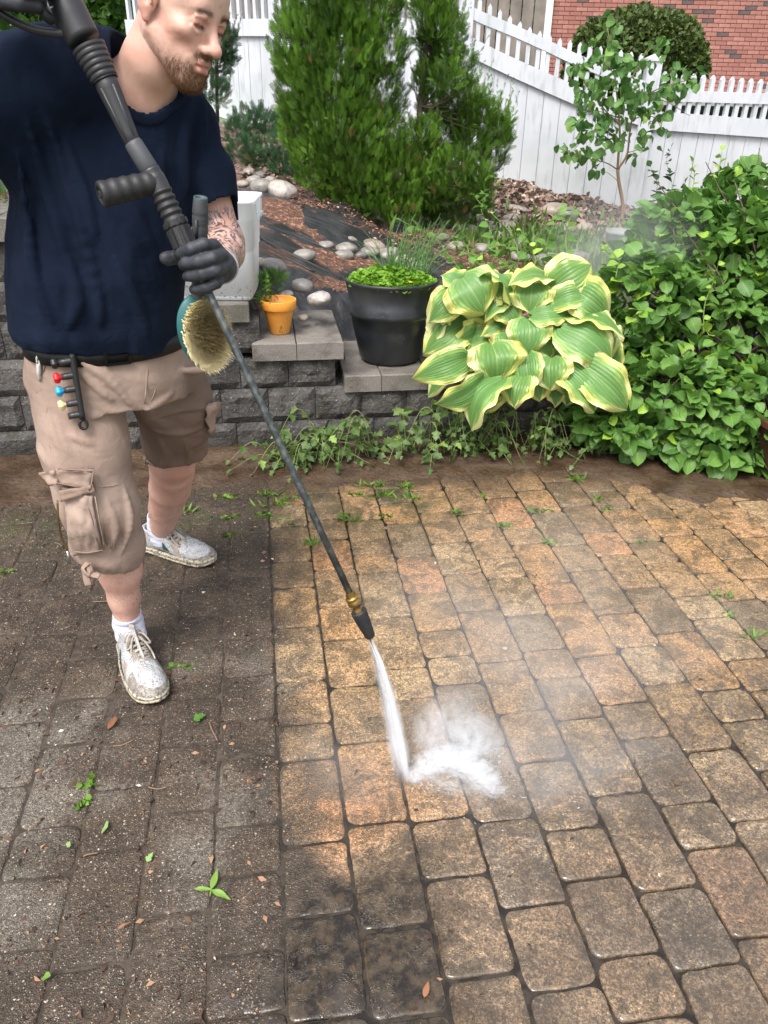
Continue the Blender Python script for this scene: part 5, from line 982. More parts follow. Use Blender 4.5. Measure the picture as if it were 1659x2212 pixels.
pot.scale = (1.13, 1.13, 1.06); V, F = lathe(prof, 64); rooted(pot, V, F, "pot_shell", M_pot); V, F = lathe([(.001, .318), (.10, .316), (.178, .306)], 40); rooted(pot, V, F, "soil", mat("potting_soil", (.03, .02, .014), .9, bump=(60, .8, .01)))
k = 2600; a = rg.random(k) * 6.283; rr = .178 * np.sqrt(rg.random(k)); hgt = .330 + .060 * (1 - (rr/.18)**2) * rg.random(k)**.5 + .016; P = np.stack([rr*np.cos(a), rr*np.sin(a), hgt], 1)
o = mass("clover", leaf_mat("clover_leaves", (.13, .30, .02), (.26, .46, .05), .45, .35, vein=False), P, rg.normal(0, 1, (k, 3)) * [1, 1, .35] + [0, 0, .15], rg.normal(0, .4, k), .017 + .010 * rg.random(k), rg.random(k), (LV * [1.3, 1, 1], LF, LU)); o.parent = pot
mb = MB()
for i in range(120):
    a = rg.random() * 6.28; b = np.array([.05 + .07 * math.cos(a), .04 + .05 * math.sin(a), .32]); e = b + np.array([rg.normal(.05, .09), rg.normal(0, .05), rg.uniform(.10, .30)]); m_ = (b + e) / 2 + (rg.normal(0, .01), 0, .03); mb.tube(catmull([b, m_, e], 4), np.linspace(.0021, .0007, 9), 4, False)
o = mb.build("chives", mat("chive_green", (.10, .21, .06), .45, var=(20, .3)), pot); o['kind'] = 'stuff'
for i, (a, b) in enumerate(((.02, -.06), (.075, -.13), (.06, .01))):
    mb = MB(); mb.tube([(a, b, .33), (a, b, .372)], .0010, 4); 
    for k_ in range(5): t = k_ * 1.257; mb.box((a + .005*math.cos(t), b + .005*math.sin(t), .374), (.007, .007, .002))
    mb.build("yellow_flower", mat("yellow_petal", (.85, .55, .02), .5), pot)
# orange pot
c0 = np.array([*atd(605, 728, 3.50)[:2], .517]); op = tag(empty("orange_pot", tuple(c0)), "small orange flower pot spattered with mud on the middle cap stone", "pot")
n = NB("orange_plastic"); sp = n.math('MULTIPLY', n.ramp(n.noise(110, 4, n.map(n.tc.outputs['Object'], (1, 1, .45))), .56, .66), n.ramp(n.noise(14, 3), .46, .62)); c_ = n.mix(n.math('MULTIPLY', sp, .85), n.mix(n.ramp(n.noise(8, 3), .4, .6), (.78, .31, .045), (.82, .37, .07)), (.14, .07, .03)); M_or = n.fin(c_, .42, n.bump(n.noise(80, 3), .15, .001), .4)
prof = [(.001, 0), (.043, 0), (.047, .003), (.0665, .108), (.0675, .110), (.0775, .111), (.0795, .114), (.0810, .150), (.0795, .153), (.0760, .153), (.0740, .147), (.068, .120), (.001, .118)]
V, F = lathe(prof, 56); rooted(op, V, F, "pot_shell", M_or)
for i in range(4): V, F = tube([(.018 + .008*i, -.02 + .006*(i % 2), .118), (.020 + .008*i, -.018, .128)], [.010, .005], 6); rooted(op, V, F, "soil_clod", mat("soil_clod", (.03, .018, .012), .9))
pts = [((-.055, -.01, .12), (-.058, -.01, .17), (-.050, -.012, .22)), ((-.045, .0, .12), (-.040, 0, .18), (-.045, 0, .25)), ((-.06, .01, .12), (-.075, .0, .15), (-.095, -.01, .155))]
P, D, S = [], [], []
for i, p3 in enumerate(pts): (SP, Rr), p, d, s = shoot([np.array(x) for x in p3], 15, .050, .0022, i + 300); V, F = tube(SP, Rr, 5); rooted(op, V, F, "stem", M_stem); P.append(p); D.append(d); S.append(s)
P, D, S = map(np.concatenate, (P, D, S)); o = mass("leaves", M_vine, P, D, rg.normal(0, .5, len(P)), S, rg.random(len(P)), (NV * [1.8, 1, 1], NF, NU)); o.parent = op
# white bin
bx = np.array([*uv2xy(-.205, 3.56), .692]); bn = tag(empty("white_bin", tuple(bx), YAW - .12), "open translucent white plastic bin splashed with mud on the upper cap stone", "bin")
n = NB("translucent_white_plastic"); s_ = n.sep(n.tc.outputs['Object']); sp = n.math('MULTIPLY', n.ramp(n.noise(75, 4), .57, .66), n.ramp(n.math('ADD', s_[2], n.math('MULTIPLY', n.noise(9, 3), .2)), .24, .10)); c_ = n.mix(n.math('MULTIPLY', sp, .9), (.90, .92, .94), (.08, .06, .045)); M_bin = n.fin(c_, .3, None, .5); _t = n.nt.nodes.new('ShaderNodeBsdfTranslucent'); n.L(c_, _t.inputs[0]); _m = n.nt.nodes.new('ShaderNodeMixShader'); _m.inputs[0].default_value = .35; n.L(n.b.outputs[0], _m.inputs[1]); n.L(_t.outputs[0], _m.inputs[2]); n.L(_m.outputs[0], n.out.inputs['Surface'])
def rrect(w, d, r, z, n=6):
    out = []
    for (sx, sy, a0) in ((1, -1, -90), (1, 1, 0), (-1, 1, 90), (-1, -1, 180)):
        for k in range(n): t = math.radians(a0 + 90 * k / (n - 1)); out.append((sx * (w/2 - r) + r*math.cos(t), sy * (d/2 - r) + r*math.sin(t), z))
    return out
lay = [(.30, .24, .02, 0), (.325, .26, .03, .002), (.335, .27, .03, .02), (.350, .285, .03, .20), (.352, .287, .03, .205), (.366, .300, .032, .208), (.380, .312, .034, .330), (.392, .324, .036, .334), (.395, .327, .036, .395), (.410, .342, .04, .398), (.410, .342, .04, .408), (.385, .317, .036, .408), (.372, .304, .03, .33), (.340, .272, .028, .02), (.001, .001, .0004, .018)]
V = np.array([p for l in lay for p in rrect(*l)]); m_ = 24; F = np.array([(l*m_+i, l*m_+(i+1) % m_, (l+1)*m_+(i+1) % m_, (l+1)*m_+i) for l in range(len(lay)-1) for i in range(m_)]); rooted(bn, V, F, "bin_shell", M_bin)
mb = MB()
for y_ in (-.1, .1): mb.box((.198, y_, .36), (.012, .012, .06))
mb.box((.204, 0, .335), (.016, .16, .014)); rooted(bn, np.concatenate(mb.V), [np.concatenate(mb.F)], "handle_lip", M_bin, False)
# grey planter in the mist
c0 = on_terr(1342, 556, 3.9); gp_ = tag(empty("grey_planter", tuple(c0)), "round grey planter bucket at the foot of the sapling", "planter"); z_ = (c0 - [0, 0, CAM_H]) @ _f; R_ = 40 / FOC * z_
V, F = lathe([(.001, 0), (R_*.80, 0), (R_*.86, .02), (R_*.98, .17), (R_*1.02, .175), (R_*1.02, .195), (R_*.95, .195), (R_*.90, .15), (.001, .14)], 40); rooted(gp_, V, F, "planter_shell", mat("grey_planter", (.22, .23, .23), .6, var=(6, .2)))
# black edging strip lying down the slope
for i, L in enumerate(([(512, 470), (560, 515), (620, 548), (690, 582), (740, 606)], [(505, 478), (555, 524), (618, 560), (680, 592)])):
    P = [on_terr(a, b) + (0, 0, .012) for a, b in L]; V, F = tube(catmull(P, 6), .009, 8, True, .5); tag(add_obj("edging_strip", make_mesh("edging_strip", V, F), mat("edging_black", (.02, .02, .022), .4)), ("upper" if i == 0 else "lower") + " black plastic edging strip running down the mulch slope", "edging")
# brown cart at the right edge
g1 = G(1722, 1060) + (.05, 0, 0); ct_ = tag(empty("brown_planter_cart", tuple(g1), .25), "dark brown planter box on a black caster cut off at the right edge", "planter"); M_bp = mat("brown_plastic", (.045, .018, .013), .5, bump=(40, .2, .003), var=(5, .25))
z0, z1 = .05, .25; V = np.array([(-.13, -.12, z0), (.17, -.12, z0), (.17, .18, z0), (-.13, .18, z0), (-.165, -.155, z1), (.205, -.155, z1), (.205, .215, z1), (-.165, .215, z1)]); F = np.array([(0, 3, 2, 1), (4, 5, 6, 7), (0, 1, 5, 4), (1, 2, 6, 5), (2, 3, 7, 6), (3, 0, 4, 7)]); rooted(ct_, V, F, "box", M_bp, False)
mb = MB(); mb.box((.02, .03, z1 + .012), (.40, .40, .026)); rooted(ct_, np.concatenate(mb.V), [np.concatenate(mb.F)], "rim", mat("rust_brown_rim", (.09, .032, .022), .5), False)
V, F = lathe([(.001, -.014), (.024, -.014), (.030, -.009), (.030, .009), (.024, .014), (.001, .014)], 24, (-.13, -.11, .031), (.8, .5, 0)); rooted(ct_, V, F, "caster", M_rubber if 'M_rubber' in globals() else mat("caster_black", (.012, .012, .014), .4))
V, F = tube(catmull([(-.11, -.12, .06), (-.15, -.14, .065), (-.165, -.12, .04), (-.14, -.10, .03)], 5), .008, 8); rooted(ct_, V, F, "caster_fork", mat("caster_black", (.012, .012, .014), .4))
# ================================================================ PERSON
def A3(px, py, d): return atd(px, py, d)
person = tag(empty("person", (-0.74, 1.95, 0)), "person in navy t-shirt and tan cargo shorts bending his head over a pressure washer gun", "person")
def child(me, name, mats, parent=None):
    parent = parent or person
    o = add_obj(name, me, mats, parent)
    # parents sit at their own base; vertices are in yard coordinates
    w = Vector((0, 0, 0)); q = parent
    while q is not None: w += q.location; q = q.parent
    o.matrix_parent_inverse = Matrix.Translation(-w)
    return o

# ---- materials
def skin_material():
    n = NB("skin"); o = n.tc.outputs['Object']
    base = n.mix(n.ramp(n.noise(14, 5), .35, .65), (0.58, 0.345, 0.27), (0.67, 0.44, 0.355))
    c = n.mix(n.math('MULTIPLY', n.ramp(n.noise(60, 4), .45, .75), .35), base, (0.58, 0.29, 0.22))
    c = n.mix(n.attr('red'), c, (0.58, 0.20, 0.155))
    c = n.mix(n.attr('lip'), c, (0.50, 0.17, 0.14))
    st = n.math('MULTIPLY', n.attr('beard'), n.ramp(n.noise(420, 3), .35, .62, .35, 1.0))
    c = n.mix(n.math('MULTIPLY', st, .55), c, (0.15, 0.07, 0.035))
    c = n.mix(n.math('MULTIPLY', n.attr('stub'), n.ramp(n.noise(500, 2), .3, .7, .1, .55)), c, (0.20, 0.15, 0.13))
    c = n.mix(n.attr('brow'), c, (0.09, 0.055, 0.04))
    # tattooed forearm: dark scrolls under the skin
    v = n.map(o, (1, 1, 1)); t1 = n.ramp(n.noise(20, 2, dist=3.5), .44, .48); t2 = n.ramp(n.noise(20, 2, dist=3.5), .52, .58, 1, 0)
    tt = n.math('MULTIPLY', n.math('MULTIPLY', t1, t2), n.attr('tat'))
    c = n.mix(n.math('MULTIPLY', tt, .95), c, (0.04, 0.05, 0.07))
    t3 = n.math('MULTIPLY', n.ramp(n.noise(9, 3, dist=1.5), .55, .68), n.attr('tat'))
    c = n.mix(n.math('MULTIPLY', t3, .75), c, (0.16, 0.18, 0.20))
    # mud specks splashed on the shins
    sp = n.math('MULTIPLY', n.ramp(n.voro(260), .26, .40, 1, 0), n.math('MULTIPLY', n.ramp(n.sep(n.voro(260, 'F1', None, 'Color'))[0], .62, .70), n.ramp(n.noise(22, 3), .42, .58)))
    sp = n.math('MULTIPLY', sp, n.attr('dirt'))
    c = n.mix(sp, c, (0.05, 0.032, 0.022))
    bp = n.bump(n.noise(380, 3), .25, .0012); bp = n.bump(n.noise(45, 4), .25, .004, bp)
    return n.fin(c, n.ramp(n.noise(25, 3), .3, .7, .42, .6), bp, Subsurface_Weight=0.12, Subsurface_Scale=0.012)
M_skin = skin_material()

def cloth_material(name, col, col2, weave=900, folds=6, rough=.92, mudamt=0.0, wet=None):
    n = NB(name)
    c = n.mix(n.ramp(n.noise(folds, 5), .35, .68), col, col2)
    c = n.mix(n.math('MULTIPLY', n.ramp(n.noise(weave, 2), .3, .7), .22), c, tuple(x * .72 for x in col))
    if wet: c = n.mix(n.attr('wet'), c, wet)
    if mudamt:
        sp = n.math('MULTIPLY', n.ramp(n.voro(70), .10, .22, 1, 0), n.ramp(n.noise(9, 3), .5, .7))
        c = n.mix(n.math('MULTIPLY', sp, mudamt), c, tuple(x * .45 for x in col))
        c = n.mix(n.math('MULTIPLY', n.ramp(n.noise(5, 4), .52, .74), .35), c, tuple(x * .62 for x in col))
    bp = n.bump(n.noise(weave, 2), .35, .0012); bp = n.bump(n.noise(28, 4, dist=.6), .3, .012, bp)
    return n.fin(c, rough, bp, .12)
M_shirt = cloth_material("navy_cotton", (0.0060, 0.0110, 0.026), (0.011, 0.0185, 0.040))
M_shorts = cloth_material("tan_twill", (0.33, 0.24, 0.195), (0.43, 0.325, 0.27), mudamt=.6, wet=(0.185, 0.130, 0.102))
M_seam = cloth_material("tan_seam", (0.27, 0.19, 0.15), (0.36, 0.265, 0.215))
M_belt = mat("black_leather", (0.004, 0.004, 0.005), .5, bump=(90, .3, .002))
M_sock = cloth_material("white_sock", (0.62, 0.62, 0.74), (0.72, 0.72, 0.80), mudamt=.8)
M_glove = mat("dark_grey_nitrile", (0.030, 0.032, 0.042), .62, bump=(160, .25, .002), var=(30, .3))
M_glove_cuff = mat("glove_cuff_white", (0.45, 0.45, 0.47), .8)

# ---- head
HR = None
def head_rot(a, b, c):
    ca, sa, cb, sb, cc, sc = math.cos(a), math.sin(a), math.cos(b), math.sin(b), math.cos(c), math.sin(c)
    return np.array([[ca,-sa,0],[sa,ca,0],[0,0,1]]) @ np.array([[1,0,0],[0,cb,-sb],[0,sb,cb]]) @ np.array([[cc,0,sc],[0,1,0],[-sc,0,cc]])
HEAD_R = head_rot(math.radians(-121), math.radians(-21), math.radians(-10)); HEAD_P = np.array([-0.424, 1.805, 1.635]); HEAD_S = 0.968
def H(x, y, z): return HEAD_R @ (np.array([x, y, z]) * HEAD_S) + HEAD_P      # x: his right, y: forward, z: up

hs = SDF((-.11, -.16, -.19), (.11, .15, .15), .0022)
hs.ell((0, -.018, .045), (.076, .098, .085), k=.01)
hs.ell((0, .030, -.020), (.058, .064, .085), k=.03)
hs.ell((0, .045, .045), (.058, .048, .045), k=.03)
for s in (-1, 1):
    hs.cap((s*.054, -.002, -.052), (s*.022, .066, -.104), .016, .019, k=.03)
    hs.ell((s*.043, .058, -.024), (.018, .021, .014), k=.022)
hs.ell((0, .070, -.108), (.028, .022, .020), k=.02)
hs.ell((0, .072, -.070), (.034, .026, .026), k=.02)
hs.cap((-.034, .078, .022), (.034, .078, .022), .0115, k=.016)
for s in (-1, 1):
    hs.ell((s*.032, .096, -.001), (.017, .014, .012), k=.012, sub=True)
    hs.ell((s*.031, .0775, -.002), (.0150, .0135, .0120), k=.0025)
    hs.chain([(s*.016, .0905, .008), (s*.030, .0930, .0115), (s*.045, .085, .007)], [.001, .0018, .001], k=.009)
    hs.chain([(s*.018, .087, -.014), (s*.031, .088, -.0185), (s*.044, .081, -.013)], [.002, .003, .002], k=.006)
    hs.cap((s*.020, .0890, -.007), (s*.043, .0835, -.006), .0016, k=.003)           # closed lid rim
hs.cap((0, .086, .012), (0, .112, -.034), .0075, .0105, k=.014)
hs.ell((0, .116, -.039), (.0125, .0125, .0115), k=.010)
for s in (-1, 1):
    hs.ell((s*.0135, .101, -.043), (.0085, .012, .009), k=.006)
    hs.ell((s*.0065, .108, -.050), (.0045, .006, .004), k=.003, sub=True)
hs.chain([(-.023, .084, -.072), (-.010, .097, -.067), (0, .099, -.068), (.010, .097, -.067), (.023, .084, -.072)], [.003, .0055, .0055, .0055, .003], k=.006)
hs.chain([(-.022, .084, -.076), (-.008, .096, -.083), (.008, .096, -.083), (.022, .084, -.076)], [.003, .0068, .0068, .003], k=.005)
hs.chain([(-.019, .094, -.0745), (0, .106, -.0745), (.019, .094, -.0745)], [.0016, .0030, .0016], k=.002, sub=True)
hs.ell((0, .102, -.096), (.020, .009, .006), k=.008, sub=True)
for s in (-1, 1):
    R = head_rot(s * .35, 0, 0)
    hs.ell((s*.079, -.010, -.003), (.0085, .020, .033), R, k=.006)
    hs.ell((s*.076, -.006, -.035), (.006, .009, .010), R, k=.006)
    hs.ell((s*.0885, -.005, .001), (.008, .010, .017), R, k=.003, sub=True)
    hs.chain([(s*.0825, .006, .006), (s*.086, -.002, .026), (s*.087, -.018, .024), (s*.086, -.026, .004), (s*.083, -.020, -.018)], [.002, .0032, .0035, .003, .002], k=.003)
    hs.chain([(s*.084, .006, -.010), (s*.085, .004, -.002)], [.003, .0025], k=.003)
hs.cap((0, -.030, -.05), (0, -.045, -.17), .054, .040, k=.025)
hs.chain([(-.022, .090, .040), (0, .094, .0385), (.022, .090, .040)], [.0008, .0012, .0008], k=.003, sub=True)
hs.add(lambda X, Y, Z: .0007 * vnoise(X*60, Y*60, Z*60) + .0003 * vnoise(X*180, Y*180, Z*180))
hV, hQ = hs.mesh()
x, y, z = hV.T
def sst(v, a, b): t = np.clip((v - a) / (b - a), 0, 1); return t * t * (3 - 2 * t)
jaw = sst(-z, .060, .095) * sst(y, .028, .066)                       # chin and jaw beard
mous = sst(y, .070, .085) * np.exp(-((z + .0575) / .0075)**2) * sst(-np.abs(x), -.034, -.020)
side = np.exp(-((z + .085 + (y - .03) * .25) / .020)**2) * sst(y, .0, .05) * .22
lipm = np.exp(-((z + .0755) / .010)**4) * sst(y, .086, .093) * sst(-np.abs(x), -.025, -.018)
beard = np.clip(jaw + mous + side, 0, 1) * (1 - lipm) * (1 - np.exp(-((x/.012)**2 + ((z+.093)/.007)**2)) * .5)
stub = np.clip(sst(-z, .03, .06) * sst(y, -.03, .02) * .8, 0, 1) * (1 - lipm) * sst(-z, -.02, .125)
brow = np.exp(-((z - .0205 + ((np.abs(x) - .026) / .03)**2 * .005) / .0046)**2) * sst(y, .066, .076) * sst(np.abs(x), .008, .016) * sst(-np.abs(x), -.052, -.042)
lash = np.exp(-(((z + .0065) / .0022)**2)) * sst(y, .080, .086) * sst(np.abs(x), .018, .022) * sst(-np.abs(x), -.046, -.042)
hair = sst(z, .03, .06) * sst(-y, -.05, .0) + sst(z, .078, .095)
red = np.clip(.32 * np.exp(-(((np.abs(x) - .032)/.017)**2 + ((z - .001)/.014)**2)) * sst(y, .05, .07) + np.exp(-(((y - .115)/.016)**2 + ((z + .038)/.016)**2 + (x/.022)**2)) * .75 + .45*np.exp(-(((np.abs(x) - .05)/.02)**2 + ((z + .035)/.022)**2)) + .5 * sst(np.abs(x), .074, .082) + .35*np.exp(-(((z - .0)/.012)**2)) * sst(y, .06, .08), 0, 1)
hV2 = (hV * HEAD_S) @ HEAD_R.T + HEAD_P
nh = len(hV2)

# ---- rest of the body: torso core, arms, legs
NECKB = np.array([-0.545, 1.865, 1.470])
bs = SDF((-1.12, 1.38, 0.06), (-0.25, 2.55, 1.66), .005)
bs.chain([H(0, -.033, -.055), H(0, -.038, -.12), NECKB], [.0515, .055, .070], k=.02)
bs.ell((-.61, 1.87, 1.36), (.12, .07, .13), k=.04); bs.ell((-.67, 1.89, 1.12), (.12, .08, .17), k=.04); bs.ell((-.69, 1.89, .93), (.14, .11, .09), k=.04)
SHR, SHL = np.array([-.700, 1.755, 1.505]), np.array([-.462, 1.955, 1.425])
bs.cap(SHR, NECKB, .055, .06, k=.04); bs.cap(SHL, NECKB, .055, .06, k=.04)
ELR, WRR = np.array([-.985, 1.560, 1.440]), np.array([-.775, 1.500, 1.620])
bs.chain([SHR, ELR], [.056, .048]); bs.chain([ELR, (ELR + WRR) / 2 + (0, 0, -.005), WRR], [.047, .044, .029], k=.02)
ELL, WRL = A3(484, 524, 1.925), A3(479, 576, 1.650)
bs.chain([SHL + (0, .01, 0), ELL], [.046, .043]); bs.chain([ELL, ELL * .6 + WRL * .4, WRL], [.047, .045, .031], k=.02)
bs.chain([(-.76, 1.85, .86), (-.745, 1.775, .50), (-.742, 1.785, .40)], [.085, .060, .058], k=.03)
bs.chain([(-.742, 1.785, .40), (-.742, 1.815, .30), (-.748, 1.828, .20), (-.753, 1.838, .10)], [.057, .056, .042, .035], k=.02)
bs.ell((-.742, 1.835, .325), (.047, .052, .085), k=.03)
bs.chain([(-.60, 1.95, .86), (-.655, 2.15, .50), (-.672, 2.19, .44)], [.085, .066, .068], k=.03)
bs.chain([(-.672, 2.19, .44), (-.705, 2.25, .345), (-.755, 2.33, .225), (-.800, 2.392, .10)], [.068, .066, .056, .041], k=.010)
bV, bQ = bs.mesh()
nb = len(bV); X, Y, Z = bV.T
tat = np.zeros(nb); ax = WRL - ELL; tt = ((bV - ELL) @ ax) / (ax @ ax); dist = np.linalg.norm(bV - (ELL + np.clip(tt, 0, 1)[:, None] * ax), axis=1)
tat = sst(-dist, -.09, -.07) * sst(tt, -.25, .0)
dirt = sst(-Z, -.48, -.20) * .9
zero = np.zeros
V = np.vstack([hV2, bV])
attrs = dict(beard=np.r_[np.maximum(beard, mous*.8*(1-lipm)), zero(nb)], stub=np.r_[np.maximum(stub, hair * 1.2).clip(0, 1), zero(nb)], brow=np.r_[np.maximum(brow * .45, lash * .7), zero(nb)], lip=np.r_[lipm * .65, zero(nb)],
             red=np.r_[red * .75, .10 + zero(nb)], tat=np.r_[zero(nh), tat], dirt=np.r_[zero(nh), dirt])
body = child(make_mesh("body", V, [np.vstack([hQ, bQ + nh])], True, attrs), "body", M_skin)

# ---- beard and brows as real short hairs
def hairs(name, mask, count, length, rad, col, droop, seed):
    r = np.random.default_rng(seed); fc = hQ; w = mask[fc].mean(1); q = hV[fc]
    nrmv = np.cross(q[:, 1] - q[:, 0], q[:, 2] - q[:, 0]); ar = np.linalg.norm(nrmv, axis=1); nrmv /= ar[:, None] + 1e-12
    pick = r.choice(len(fc), count, p=(w * ar) / (w * ar).sum()); uu = r.random((count, 2))
    qq = q[pick]; P = qq[:, 0] + (qq[:, 1] - qq[:, 0]) * uu[:, :1] + (qq[:, 3] - qq[:, 0]) * uu[:, 1:]
    N = nrmv[pick]; D = nrm(np.array(droop)); L = length * (.6 + .8 * r.random(count)) * (.4 + .6 * w[pick])
    d = N * .55 + D + r.normal(0, .28, (count, 3)); d /= np.linalg.norm(d, axis=1, keepdims=True)
    S = np.cross(d, N); S /= np.linalg.norm(S, axis=1, keepdims=True) + 1e-9
    P0 = P - N * .0005; P1 = P + d * L[:, None] * .55; P2 = P + (d * .8 + D * .4) * L[:, None]
    rr = rad
    V = np.stack([P0 - S*rr, P0 + S*rr, P0 + N*rr*1.6, P1 - S*rr*.8, P1 + S*rr*.8, P1 + N*rr*1.3, P2], 1).reshape(-1, 3)
    b = (np.arange(count) * 7)[:, None, None]
    Q = (np.array([[0,1,4,3],[1,2,5,4],[2,0,3,5]])[None] + b).reshape(-1, 4); T = (np.array([[3,4,6],[4,5,6],[5,3,6]])[None] + b).reshape(-1, 3)
    V = (V * HEAD_S) @ HEAD_R.T + HEAD_P
    return child(make_mesh(name, V, [Q, T], True, dict(rnd=np.repeat(r.random(count), 7))), name, col)
def hair_mat(name, a, b):
    n = NB(name); return n.fin(n.mix(n.attr('rnd'), a, b), .5, None, .3)
M_beard = hair_mat("ginger_beard", (0.06, 0.028, 0.014), (0.36, 0.17, 0.07)); M_dark = hair_mat("dark_hair", (0.030, 0.018, 0.012), (0.09, 0.055, 0.035))
hairs("beard", beard**1.4, 3600, .0075, .00020, M_beard, (0, .25, -1), 11)
hairs("moustache", mous * (1 - lipm), 380, .005, .00020, M_beard, (0, .35, -1), 12)
hairs("eyebrow", brow * (x > 0), 210, .0055, .00022, M_dark, (1, .1, .15), 13)
hairs("eyebrow", brow * (x < 0), 210, .0055, .00022, M_dark, (-1, .1, .15), 14)
hairs("eyelashes", lash * (x > 0), 60, .008, .00026, M_dark, (0, 1, -.9), 15)
hairs("eyelashes", lash * (x < 0), 60, .008, .00026, M_dark, (0, 1, -.9), 17)
hairs("hair", hair.clip(0, 1) * (z > .028), 5000, .007, .00028, M_dark, (0, -.2, .5), 16)

# helper: stick a flat patch on a sculpted surface by pushing a grid of pixels along the sight line until it meets it
def surf_hit(sd, px, py, off=.004, d0=1.35, d1=2.5):
    v = ray(px, py); ts = np.arange(d0, d1, .003) / v[1]; P = np.array([0, 0, CAM_H]) + v * ts[:, None]
    ii = np.clip(np.round((P - sd.lo) / sd.vox).astype(int), 0, sd.n - 1); inside = np.all((P > sd.lo) & (P < sd.lo + (sd.n - 1) * sd.vox), axis=1)
    f = np.where(inside, sd.f[ii[:, 0], ii[:, 1], ii[:, 2]], 1.0); k = np.argmax(f < off)
    return P[k] if f[k] < off else P[-1] * 0 + atd(px, py, 1.9)
def ridge(sd, L_, rad, k, off=.0035):
    q_ = [surf_hit(sd, a, b, .004) for a, b in L_]; ref = q_[len(q_) // 2]; q_ = [p for p in q_ if abs(p[1] - ref[1]) < .07 and np.linalg.norm(p - ref) < .35]
    if len(q_) < 2: return
    vw_ = nrm(np.array([0, 0, CAM_H]) - q_[0]); q_ = catmull(q_, 5) - vw_ * off; n_q = len(q_); sd.chain(list(q_), list(rad * np.sin(np.linspace(.3, 2.84, n_q))), k=k)
# ---- t-shirt
ss = SDF((-1.14, 1.50, 0.93), (-0.28, 2.14, 1.72), .0055)
TY = math.radians(27)                      # torso turned towards the right of the picture
ct, st_ = math.cos(TY), math.sin(TY)
prof = np.array([  # z, cx, cy, a (side), b (depth)
    [0.94, -.700, 1.885, .192, .152], [0.99, -.706, 1.885, .203, .168], [1.05, -.699, 1.885, .205, .177], [1.12, -.686, 1.885, .205, .180],
    [1.20, -.668, 1.885, .201, .172], [1.28, -.648, 1.885, .196, .158], [1.36, -.628, 1.885, .188, .142], [1.43, -.605, 1.880, .165, .120], [1.50, -.570, 1.875, .13, .10], [1.56, -.56, 1.87, .07, .06]])
def torso_f(X, Y, Z):
    zz = np.broadcast_to(Z, Z.shape).ravel(); g = [np.interp(zz, prof[:, 0], prof[:, i]).astype(np.float32).reshape(Z.shape) for i in (1, 2, 3, 4)]
    dx, dy = X - g[0], Y - g[1]; lx = dx * ct + dy * st_; ly = -dx * st_ + dy * ct
    # squarish cross-section
    q = ((np.abs(lx) / g[2])**2.4 + (np.abs(ly) / g[3])**2.4)**(1/2.4)
    return (q - 1) * np.minimum(g[2], g[3]) * .95
sl, (X, Y, Z) = ss._sl(ss.lo, ss.lo + ss.n * ss.vox, 0)
d = torso_f(X, Y, Z); d = np.maximum(d, Z - 1.50)
ss._mix(tuple(slice(None) for _ in range(3)), d.astype(np.float32), .01)
ss.chain([SHR + (.02, .03, .01), (SHR + NECKB) / 2 + (0, 0, .035), NECKB + (-.02, -.0, .045)], [.088, .078, .070], k=.05)
ss.chain([SHL + (.0, .0, .0), (SHL + NECKB) / 2 + (0, 0, .020), NECKB + (0, 0, .02)], [.066, .066, .068], k=.04)
ss.chain([SHR, SHR + (-.16, -.05, -.035), SHR + (-.34, -.12, -.03)], [.092, .100, .115], k=.03)
ss.ell(SHR + (-.06, .02, -.10), (.10, .08, .10), k=.05)
CUT = A3(479, 484, 1.905)
sv = SDF(ss.lo, ss.lo + (ss.n - 1) * ss.vox, ss.vox); sv.f = np.full(ss.n, .08, np.float32)
sv.chain([SHL + (-.01, .0, -.01), (SHL + CUT) / 2 + (.004, 0, .0), CUT + (-.006, .008, -.05)], [.060, .059, .060], k=.02)
# pull folds
def folds(X, Y, Z):
    w = X - .22 * Z + .10 * Y
    amp = np.clip((1.52 - Z) * 3, 0, 1)
    r1 = vnoise(w * 15 + 7, Y * 5, Z * 1.9); r2 = vnoise(w * 34, Y * 9 + 3, Z * 3.2)
    h = np.exp(-((Z - .985) / .03)**2)
    return -(.0105 * r1 + .0048 * r2) * amp - .004 * h + .0015 * vnoise(X*70, Y*70, Z*25)
ss.add(folds); sv.add(folds)
sv.plane_cut(CUT, (.03, -.02, -1)); sv.cap(CUT + (0, .006, .02), CUT + (0, .006, -.05), .054, .054, k=.003, sub=True)
h_ = np.clip(.5 + .5 * (ss.f - sv.f) / .022, 0, 1); ss.f = (ss.f + (sv.f - ss.f) * h_ - .022 * h_ * (1 - h_)).astype(np.float32)
# sleeve opening, neck opening, hem
for L_ in ([(60, 270), (100, 400), (130, 510), (160, 640)], [(38, 330), (70, 560), (100, 660)], [(95, 240), (140, 370), (175, 490), (212, 640), (216, 705)], [(140, 300), (185, 430), (205, 520)], [(262, 400), (310, 500), (345, 570), (392, 655)],
           [(350, 330), (345, 420), (362, 470)], [(440, 215), (432, 330)], [(408, 235), (398, 340), (402, 420)], [(60, 470), (75, 600), (110, 690)], [(250, 560), (290, 640), (320, 720)], [(150, 560), (168, 650), (150, 705)]):
    ridge(ss, L_, .0085, .014, .0035)
NC = A3(303, 118, 1.745)                    # middle of the neckline
nn = nrm(np.array([.20, -.62, .75]))
pre = ss.f.copy(); op_ = SDF(ss.lo, ss.lo + (ss.n - 1) * ss.vox, ss.vox); op_.f = np.full(ss.n, .08, np.float32)
op_.chain([NECKB + (.022, -.040, .010), NECKB + (.018, -.045, .05), H(0, -.02, -.08), H(0, -.02, .02)], [.045, .077, .090, .09], k=.006); op_.cap(A3(325, 190, 1.69), A3(318, 150, 1.66), .014, .040, k=.012)
ss.f = np.maximum(ss.f, -op_.f)
